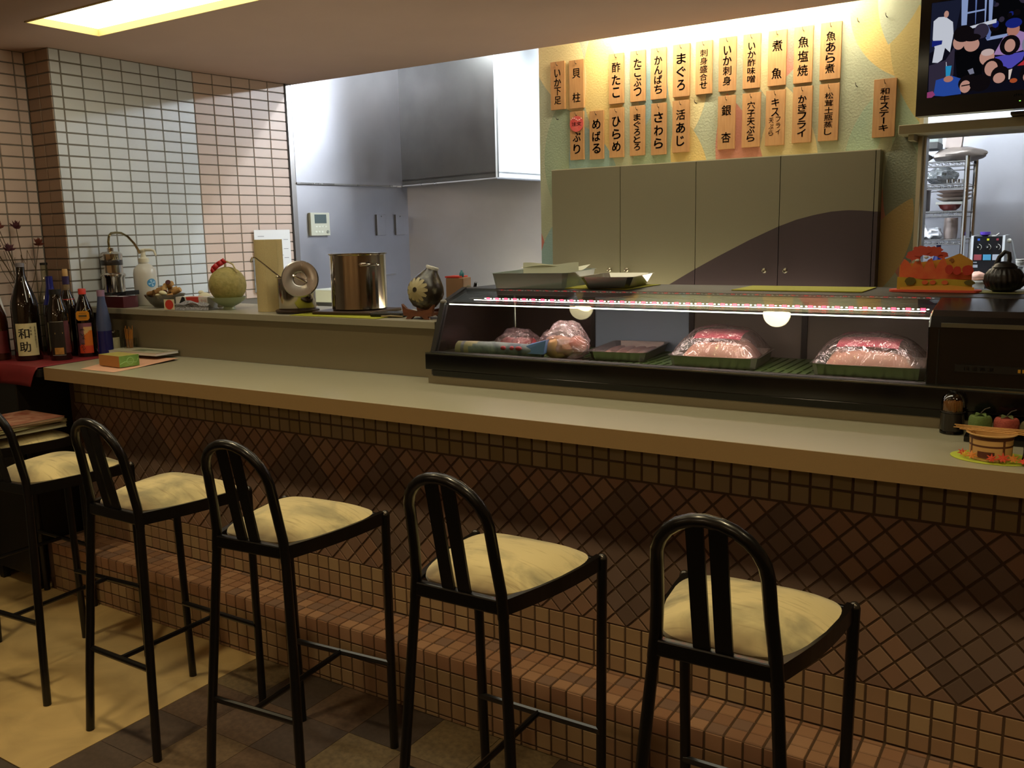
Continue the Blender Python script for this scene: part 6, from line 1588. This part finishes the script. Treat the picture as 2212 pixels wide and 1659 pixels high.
for px0, px1 in ((1245, 1300), (1285, 1320), (1400, 1420), (1505, 1530), (1550, 1600)): tvp([(X_(px0), SH), (X_(px0)+0.004, Z_(430)), (X_(px1), Z_(430)), (X_(px1), SH)], 4 if px0 != 1400 else 5)
for py in (95, 270): tvp([(X_(1310), Z_(py)), (X_(1520), Z_(py-15)), (X_(1520), Z_(py+5)), (X_(1310), Z_(py+22))], 4)
tvp([(X_(1320), Z_(460)), (X_(1650), Z_(400)), (X_(1650), Z_(450)), (X_(1330), Z_(490))], 2); tvp([(X_(1540), Z_(620)), (X_(1780), Z_(600)), (X_(1780), Z_(640)), (X_(1560), Z_(660))], 4)
tvp([(X_(1550), Z_(450)), (X_(1600), Z_(560)), (X_(1590), Z_(640)), (X_(1550), Z_(650))], 5)
# standing figure in white
tvp([(X_(935), Z_(330)), (X_(990), Z_(285)), (X_(1070), Z_(290)), (X_(1160), Z_(370)), (X_(1175), Z_(520)), (X_(1145), Z_(755)), (X_(1085), Z_(690)), (X_(1060), Z_(840)), (X_(1010), Z_(875)), (X_(945), Z_(865)), (X_(965), Z_(680)), (X_(935), Z_(560))], 2)
tvp([(X_(930), Z_(580)), (X_(1050), Z_(590)), (X_(1045), Z_(640)), (X_(930), Z_(660))], 9)
tve(X_(1080), Z_(260), 0.008, 0.012, 6)
tvp([(X_(920), Z_(1300)), (X_(910), Z_(900)), (X_(1100), Z_(850)), (X_(1220), Z_(640)), (X_(1240), Z_(1000)), (X_(1000), Z_(1300))], 19)
# seated people, back to front
tvp([(X_(1640), Z_(850)), (X_(1740), Z_(640)), (X_(1900), Z_(580)), (X_(2060), Z_(660)), (X_(1990), Z_(820)), (X_(1800), Z_(870))], 11)
tve(X_(1840), Z_(560), 0.020, 0.024, 7); tve(X_(1840), Z_(480), 0.026, 0.017, 9)
tvp([(X_(1690), Z_(1040)), (X_(1660), Z_(880)), (X_(1820), Z_(860)), (X_(1990), Z_(850)), (X_(1960), Z_(950)), (X_(1850), Z_(1040))], 12)
tve(X_(1815), Z_(750), 0.032, 0.034, 8); tve(X_(1815), Z_(755), 0.017, 0.022, 6)
tve(X_(2100), Z_(760), 0.045, 0.04, 17); tvp([(X_(2080), Z_(880)), (X_(2250), Z_(800)), (X_(2300), Z_(1150)), (X_(2150), Z_(1050))], 15)
tvp([(X_(1200), Z_(720)), (X_(1480), Z_(700)), (X_(1620), Z_(760)), (X_(1560), Z_(1150)), (X_(1200), Z_(1150)), (X_(1200), Z_(900))], 0)
tvp([(X_(1200), Z_(760)), (X_(1300), Z_(700)), (X_(1500), Z_(760)), (X_(1530), Z_(1110)), (X_(1250), Z_(1130))], 1)
tve(X_(1490), Z_(530), 0.024, 0.026, 19); tve(X_(1245), Z_(640), 0.020, 0.026, 6); tve(X_(1290), Z_(540), 0.034, 0.028, 8)
tve(X_(1390), Z_(690), 0.025, 0.024, 6); tve(X_(1390), Z_(600), 0.028, 0.013, 8)
tvp([(X_(1360), Z_(1010)), (X_(1420), Z_(990)), (X_(1440), Z_(1060)), (X_(1390), Z_(1070))], 17)
tve(X_(1570), Z_(870), 0.024, 0.028, 6); tve(X_(1575), Z_(810), 0.021, 0.012, 21)
tvp([(X_(980), Z_(1300)), (X_(1000), Z_(1100)), (X_(1180), Z_(1060)), (X_(1290), Z_(1110)), (X_(1300), Z_(1310)), (X_(1100), Z_(1320))], 10)
tvp([(X_(1105), Z_(930)), (X_(1175), Z_(930)), (X_(1160), Z_(1080)), (X_(1115), Z_(1080))], 13); tve(X_(1145), Z_(1100), 0.016, 0.011, 7); tvp([(X_(1110), Z_(930)), (X_(1106), Z_(875)), (X_(1112), Z_(875)), (X_(1118), Z_(930))], 2)
tve(X_(1640), Z_(1010), 0.034, 0.032, 8); tve(X_(1625), Z_(1020), 0.021, 0.026, 6)
tve(X_(1730), Z_(1110), 0.030, 0.030, 8); tve(X_(1720), Z_(1150), 0.019, 0.018, 6)
tvp([(X_(1820), Z_(1060)), (X_(1860), Z_(1050)), (X_(1840), Z_(1180)), (X_(1825), Z_(1180))], 18)
tve(X_(1380), Z_(1180), 0.034, 0.030, 8); tve(X_(1345), Z_(1220), 0.018, 0.022, 6); tvp([(X_(1300), Z_(1200)), (X_(1400), Z_(1190)), (X_(1400), Z_(1205)), (X_(1300), Z_(1215))], 8)
tve(X_(1510), Z_(1190), 0.034, 0.030, 8); tve(X_(1880), Z_(1200), 0.012, 0.008, 15)
tve(X_(2060), Z_(1130), 0.034, 0.032, 8); tve(X_(2065), Z_(1170), 0.024, 0.022, 6); tvp([(X_(1910), Z_(1020)), (X_(2000), Z_(940)), (X_(2100), Z_(980)), (X_(2090), Z_(1020))], 14)
tvp([(X_(890), Z_(1325)), (X_(890), Z_(1250)), (X_(970), Z_(1240)), (X_(1000), Z_(1290)), (X_(960), Z_(1325))], 16)
for k in range(26): tve(rs.uniform(X_(2150), SW), rs.uniform(0, 0.22), rs.uniform(.012, .026), rs.uniform(.012, .026), rs.choice([8, 8, 6, 12, 9, 15, 0, 14]), 12)
part('screen', b, tvm, t, 'lit screen with a crowd of seated people')

# ================================================================== KITCHEN SEEN THROUGH THE HATCH
YR = 5.05
def KX_(x5): return x5
rack = thing('wire_rack', 'chrome wire storage rack loaded with pans behind the hatch', 'rack', (-0.80, YR+0.2, 0))
rx0, rx1 = -1.15, -0.512
for (x, y) in ((rx1, YR), (rx0, YR), (rx1, YR+0.40), (rx0, YR+0.40)):
    part('post', B().rod((x, y, 0), (x, y, 1.80), 0.0125, n=10), M['chrome'], rack)
    for z_ in (1.795, 1.655, 1.385): pass
SHZ = [1.775, 1.665, 1.530, 1.388, 1.152]
for z_ in SHZ:
    b = B()
    for y in (YR, YR+0.40): b.rod((rx0, y, z_), (rx1, y, z_), 0.004, n=6).rod((rx0, y, z_-0.022), (rx1, y, z_-0.022), 0.003, n=6)
    n_ = 22
    for k in range(n_): 
        x = rx0+(rx1-rx0)*k/(n_-1); b.rod((x, YR, z_+0.003), (x, YR+0.40, z_+0.003), 0.0016, n=5)
        if k < n_-1: b.rod((x, YR, z_), (x+(rx1-rx0)/(n_-1)/2, YR, z_-0.022), 0.0014, n=4).rod((x+(rx1-rx0)/(n_-1)/2, YR, z_-0.022), (x+(rx1-rx0)/(n_-1), YR, z_), 0.0014, n=4)
    part('shelf', b, M['steel'], rack)
def rk(name, label, cat, b, m, org, **k): return single(name, b, m, label, cat, org, **k)
def on(z_): return z_+0.0062
alum = mat('worn_aluminium', '#b4b2b4', 0.38, metal=1.0); beig = mat('dull_beige_metal', '#a79b93', 0.45, metal=0.7)
# top shelf: stacked bags and a big mixing bowl-like pan
z_ = on(SHZ[0])
rk('wrapped_bundle', 'grey wrapped bundle on the top rack shelf at the left', 'bundle', crumple((-0.82, YR+0.17, z_), 0.12, 0.13, 0.035, 3.3, 0.2), mat('grey_wrap', '#9b938d', 0.5), (-0.8, YR+0.15, z_))
rk('cooking_bundle', 'rounded pinkish-grey bundle overhanging the top right corner of the rack', 'bundle', crumple((-0.565, YR+0.15, z_), 0.125, 0.13, 0.040, 8.3, 0.15), beig, (-0.56, YR+0.12, z_))
rk('box', 'dark flat box stacked on the grey bundle on the rack', 'box', B().box(-0.92, -0.66, YR+0.06, YR+0.26, z_+0.068, z_+0.10), mat('dark_box', '#3c3a38', 0.5), (-0.8, YR+0.15, z_+0.068))
rk('storage_tub', 'clear pale tub on the dark box at the top of the rack', 'tub', B().box(-0.88, -0.66, YR+0.07, YR+0.24, z_+0.1005, z_+0.15), film('pale_tub', '#dfe6de', 0.1, 0.2, opaque=0.4, ocol='#b9c4ba'), (-0.8, YR+0.15, z_+0.10))
rk('beige_pouch', 'pale pouch standing on the pinkish bundle on the rack', 'pouch', B().prism([(-0.630, z_+0.069), (-0.555, z_+0.069), (-0.548, z_+0.145), (-0.622, z_+0.150)], YR+0.09, YR+0.15, 'xz'), mat('pinkish_pouch', '#b0a19a', 0.5), (-0.59, YR+0.12, z_+0.069))
# second shelf: clear bags with foil tubs
z_ = on(SHZ[1])
bagm = film('grey_bag', '#e3e8ea', 0.1, 0.25, bump=1.0, bscale=26, opaque=0.45, ocol='#aeb4b6')
for i, (x, w_) in enumerate(((-0.98, .075), (-0.81, .07), (-0.64, .075))):
    rk('plastic_bag', ['clear plastic bag of containers at the far left of the second rack shelf', 'clear plastic bag in the middle of the second rack shelf', 'large clear plastic bag at the right of the second rack shelf'][i], 'bag', crumple((x, YR+0.15, z_), w_, 0.12, 0.046, 2.0+i*3, 0.25), bagm, (x, YR+0.15, z_), group='clear bags on the second rack shelf')
for k in range(4): rk('small_cup', 'small metal cup at the front of the second rack shelf', 'cup', B().lathe([(0.008, 0), (0.010, 0.018), (0.008, 0.018), (0.007, 0.003)], -0.60+0.024*k, YR+0.03, z_, n=12), M['chrome'], (-0.60+0.024*k, YR+0.03, z_), group='small metal cups on the second rack shelf')
# third shelf: pots, bowls, red bowl
z_ = on(SHZ[2])
for i, (x, r_, h_) in enumerate(((-0.955, 0.080, 0.09), (-0.775, 0.085, 0.105))):
    rk('cooking_pot', ['aluminium pot at the left of the third rack shelf', 'shiny aluminium pot beside the stacked bowls on the third rack shelf'][i], 'pot', B().lathe([(0.001, 0), (r_-.004, 0), (r_, 0.005), (r_, h_), (r_+.005, h_+.002), (r_-.003, h_), (r_-.003, 0.006)], x, YR+0.14, z_, n=28, cap=False), alum, (x, YR+0.14, z_))
rk('red_bowl', 'red-brown bowl under the pale bowls on the third rack shelf', 'bowl', B().lathe([(0.03, 0), (0.045, 0.012), (0.055, 0.030), (0.052, 0.030), (0.03, 0.006)], -0.592, YR+0.10, z_, n=24), mat('red_brown_lacquer', '#8a3a33', 0.25), (-0.592, YR+0.10, z_))
rk('white_board', 'white flat board on the red-brown bowl', 'board', B().box(-0.652, -0.532, YR+0.045, YR+0.15, z_+0.0305, z_+0.044), M['white'], (-0.592, YR+0.10, z_+0.03))
for k in range(3):
    zz_ = z_+0.046+k*0.019
    rk('mixing_bowl', ['lowest of the three pale stacked bowls on the rack', 'middle of the three pale stacked bowls on the rack', 'topmost of the three pale stacked bowls on the rack'][k], 'bowl', B().lathe([(0.05, 0), (0.070, 0.008), (0.085, 0.0175), (0.081, 0.0175), (0.066, 0.009), (0.05, 0.003)], -0.575, YR+0.115, zz_, n=28), mat('pale_pink_metal', '#c9b8ad', 0.3, metal=0.6), (-0.575, YR+0.115, zz_))
# fourth shelf: trays, towel, whisk
z_ = on(SHZ[3])
for k in range(3): rk('flat_tray', ['lowest flat tray on the fourth rack shelf', 'middle flat tray on the fourth rack shelf', 'top flat tray on the fourth rack shelf'][k], 'tray', B().box(-0.95+0.02*k, -0.70+0.012*k, YR+0.03, YR+0.28, z_+k*0.0105, z_+0.009+k*0.0105), [mat('dark_tray', '#4c4a44', 0.35), alum, mat('brown_tray', '#6b4436', 0.4)][k], (-0.83, YR+0.15, z_+k*0.01))
rk('plastic_bag', 'crumpled clear bag at the left of the fourth rack shelf', 'bag', crumple((-0.90, YR+0.14, z_+0.032), 0.09, 0.10, 0.032, 5.5, 0.3), bagm, (-0.9, YR+0.14, z_+0.03))
b = B().grid(lambda u, v: (-0.760+0.075*v+0.036*u+0.008*sin(6*v), YR-0.004+0.03*u+0.01*sin(5*v), z_+0.095-0.088*v+0.006*sin(8*u)), 6, 14)
tw_ = rk('white_towel', 'white cloth hanging over the trays on the fourth rack shelf', 'cloth', b, mat('white_cloth', '#e6e6ea', 0.8), (-0.72, YR, z_)); tw_.modifiers.new('thickness', 'SOLIDIFY').thickness = 0.004
rk('plastic_bag', 'small white bag right of the hanging cloth on the fourth shelf', 'bag', crumple((-0.655, YR+0.06, z_), 0.042, 0.05, 0.030, 6.6, 0.3), mat('white_bag', '#cfd0d6', 0.5), (-0.65, YR+0.06, z_))
rk('measuring_jug', 'tall pinkish-grey jug at the right of the fourth rack shelf', 'jug', B().lathe([(0.030, 0), (0.034, 0.04), (0.032, 0.105), (0.029, 0.105), (0.030, 0.005)], -0.577, YR+0.06, z_, n=20), mat('pinkish_metal', '#a3938c', 0.35, metal=0.7), (-0.577, YR+0.06, z_))
rk('blue_bottle', 'dark blue bottle standing low behind the autumn card', 'bottle', B().lathe([(0.001, 0), (0.03, 0), (0.03, 0.12), (0.012, 0.17), (0.011, 0.215), (0.001, 0.216)], -0.63, YR+0.08, on(1.152), n=18), blue_glass, (-0.63, YR+0.08, on(1.152)))
# water boiler machine on a side bench
yb_ = 5.0
single('kitchen_bench', B().box(-0.498, 0.9, 4.72, 5.70, 1.10, 1.135).box(-0.498, 0.9, 4.76, 5.66, 0, 1.10), M['steel'], 'steel kitchen bench behind the hatch', 'bench', (0.2, 5.2, 0))
t = thing('drink_machine', 'black-fronted drink machine with three dials behind the hatch', 'machine', (-0.395, yb_, 1.136))
mx0, mx1, mz0, mz1 = -0.458, -0.332, 1.20, 1.404
part('body', B().box(mx0, mx1, yb_, yb_+0.3, 1.136, mz1), mat('black_front', '#101318', 0.3), t)
for x in (mx0-0.011, mx1): part('side_post', B().box(x, x+0.011, yb_-0.006, yb_+0.3, 1.136, mz1+0.004), M['white_paint'], t)
for k in range(3):
    cx_ = mx0+0.022+0.041*k; cz_ = 1.352
    dl = part('dial', B().lathe([(0.009, 0), (0.008, 0.012), (0.001, 0.013)], axis=(0, -1, 0), org=(cx_, yb_, cz_), n=16), M['black_plastic'], t)
    part('scale', B().tube([(cx_+0.0145*cos(a_), yb_-0.0012, cz_+0.0145*sin(a_)) for a_ in [R(-60)+R(20)*q for q in range(8)]], 0.0012, 5), M['white'], dl)
    part('marker', B().ball((cx_, yb_-0.0125, cz_), 0.003, 0.001, 0.003), M['white'], dl)
    c_ = ['#2f5fc0', '#d8cf2a', '#8e3040'][k]
    part('indicator', B().box(cx_-0.005, cx_+0.005, yb_-0.0016, yb_, 1.384, 1.394), mat('indicator_%d' % k, c_, 0.4), t)
    part('button', B().box(cx_-0.0175, cx_+0.0175, yb_-0.0020, yb_, 1.288, 1.316), mat('button_%d' % k, ['#93434a', '#4f9cc4', '#b9bfcc'][k], 0.4), t, ['red square button', 'blue square button', 'grey square button'][k], bev=0.003)
b = B().box(mx0+0.004, mx0+0.020, yb_-0.0016, yb_, 1.275, 1.280).box(mx0+0.003, mx0+0.024, yb_-0.0016, yb_, 1.252, 1.266); part('plate', b, mat('grey_print_plate', '#b5b9c0', 0.4), t)
part('cup', B().lathe([(0.012, 0), (0.022, 0.008), (0.024, 0.022), (0.022, 0.022)], mx0+0.045, yb_+0.05, mz1), mat('purple_plastic', '#5d3fb0', 0.4), t, 'purple dish on top')
part('switch', B().box(mx1-0.05, mx1-0.03, yb_+0.02, yb_+0.04, mz1, mz1+0.006).rod((mx1-0.03, yb_+0.03, mz1+0.004), (mx1-0.018, yb_+0.03, mz1+0.014), 0.003), M['white'], t)
t = thing('hose_nozzle', 'pale grey hose with nozzle hanging right of the drink machine', 'hose', (-0.29, 5.05, 1.136))
part('hose', B().tube([(-0.309, 5.05, 1.380), (-0.300, 5.05, 1.384), (-0.293, 5.05, 1.372), (-0.285, 5.05, 1.33), (-0.272, 5.05, 1.285), (-0.262, 5.05, 1.25), (-0.262, 5.05, 1.137)], 0.005, 8), mat('pale_hose', '#a7a9ac', 0.4), t)
part('nozzle', B().ball((-0.306, 5.05, 1.381), 0.011), M['white'], t)
single('white_cup', B().lathe([(0.014, 0), (0.017, 0.045), (0.020, 0.048), (0.018, 0.05), (0.013, 0.004)], -0.250, 4.95, 1.245, n=20), M['white'], 'white cup on a small stand right of the hose', 'cup', (-0.25, 4.95, 1.245))
single('cup_stand', B().box(-0.277, -0.223, 4.92, 4.98, 1.136, 1.244), M['steel_dark'], 'small dull steel stand under the white cup', 'stand', (-0.25, 4.95, 1.136))
single('pink_tub', B().lathe([(0.036, 0), (0.040, 0.055), (0.045, 0.057), (0.045, 0.063), (0.001, 0.064)], -0.420, 4.80, 1.1362, n=24), M['white'], 'white lidded tub in front of the drink machine', 'tub', (-0.42, 4.8, 1.136))
single('pink_bag', crumple((-0.415, 4.80, 1.2008), 0.036, 0.034, 0.022, 3.9, 0.15), mat('pink_meat_pale', '#d9a792', 0.5), 'pinkish bundle on the white tub', 'bundle', (-0.415, 4.8, 1.2))
single('steel_canister', B().lathe([(0.001, 0), (0.055, 0), (0.058, 0.006), (0.058, 0.125), (0.062, 0.130), (0.056, 0.128), (0.056, 0.008)], -0.190, 4.82, 1.1362, n=30, cap=False), M['steel'], 'open steel canister at the right behind the black pot', 'canister', (-0.19, 4.82, 1.136))
single('white_post', B().box(-0.232, -0.215, 5.3, 5.33, 1.136, 1.40), M['white_paint'], 'white upright post at the right edge of the hatch view', 'post', (-0.22, 5.3, 1.136))

# ================================================================== LAMPS OF THE PLACE AND ADDED FILL LAMPS
def area(name, loc, size, energy, col, rot=(0, 0, 0), sy=None):
    l = bpy.data.lights.new(name, 'AREA'); l.energy = energy; l.color = col; l.size = size
    if sy: l.shape = 'RECTANGLE'; l.size_y = sy
    o = bpy.data.objects.new(name, l); COL.objects.link(o); o.location = loc; o.rotation_euler = rot; return o
def fluoro(label, x0, x1, y, z, strength, along='x'):
    t = thing('kitchen_light', label, 'light', ((x0+x1)/2, y, z+0.08))
    if along == 'x':
        part('housing', B().box(x0-0.03, x1+0.03, y-0.08, y+0.08, z+0.03, z+0.08), M['white_paint'], t)
        part('tube', B().rod((x0, y, z), (x1, y, z), 0.016, n=10), emis('kitchen_glow_%d' % int(strength*10), COOL, strength), t)
    return t
fluoro('fluorescent fitting on the kitchen ceiling near the exhaust hood', -2.25, -1.10, 4.55, 2.50, L_KITCHEN*2.6)
fluoro('fluorescent fitting on the kitchen ceiling above the work table', -3.40, -2.60, 3.92, 2.58, L_KITCHEN*0.9)
fluoro('fluorescent fitting on the kitchen ceiling behind the hatch', -0.95, 0.55, 4.45, 2.50, L_GALLEY*1.6)
# downlights over the stools
for i, x in enumerate((-3.15, -2.15, -1.15, -0.15, 0.85)):
    y = 1.18
    t = thing('downlight', '%s of the round ceiling downlights over the stools, counted from the left' % ['first', 'second', 'third', 'fourth', 'fifth'][i], 'light', (x, y, CEIL), 'round ceiling downlights over the stools')
    part('trim_ring', B().lathe([(0.048, -0.002), (0.062, -0.006), (0.062, -0.001), (0.048, 0.0)], x, y, CEIL-0.0005, cap=False), M['white'], t)
    part('lens', B().lathe([(0.0, -0.0015), (0.048, -0.0015)], x, y, CEIL, cap=False), emis('downlight_glow', (1.0, 0.74, 0.40), 30), t)
    sp = bpy.data.lights.new('downlight_beam', 'SPOT'); sp.energy = L_SPOT; sp.color = WARM; sp.spot_size = R(118); sp.spot_blend = 0.9; sp.shadow_soft_size = 0.06
    so = bpy.data.objects.new('downlight_beam', sp); COL.objects.link(so); so.location = (x, y, CEIL-0.02)

for i, (x, y) in enumerate(((-3.0, -0.8), (-1.33, -0.85), (0.33, -0.85))):  # unseen lamps added to lift the ceiling brightness
    t = thing('fill_lamp', ['added unseen fill lamp behind the bar stools, left', 'added unseen fill lamp behind the bar stools, middle', 'added unseen fill lamp behind the bar stools, right'][i], 'lamp', (x, y, 1.85))
    part('fill_lamp_shade', B().ball((x, y, 1.85), 0.10, 0.10, 0.028, n=20, m=10), emis('fill_lamp_glow', (1.0, 0.80, 0.50), L_FILL), t)
    part('cord', B().rod((x, y, 1.88), (x, y, CEIL), 0.004, n=6), M['black_plastic'], t)

# hidden tubes added below eye level to brighten the ceiling
for i, (xa, xb, y, z, m_) in enumerate(((-2.10, -0.80, 3.83, 1.07, 1.0), (-3.45, -2.15, 2.90, 1.03, 0.8))):
    t = thing('hidden_fill_tube', ['added hidden fill tube below the wall cupboard', 'added hidden fill tube on the kitchen side of the raised ledge'][i], 'lamp', ((xa+xb)/2, y, z))
    part('tube', B().rod((xa, y, z), (xb, y, z), 0.014, n=10), emis('fill_tube_glow_%d' % i, TUBE, L_FILL_TUBE*m_), t)
    for x in (xa, xb): part('fill_tube_socket', B().box(x-0.012, x+0.012, y-0.016, y+0.016, z-0.016, z+(0.05 if i == 0 else 0.03)).box(x-0.012, x+0.012, (y-0.016) if i == 0 else 2.79, (YM+0.0) if i == 0 else y+0.016, z+(0.03 if i == 0 else 0.03), z+(0.05 if i == 0 else 0.12)), M['white'], t)
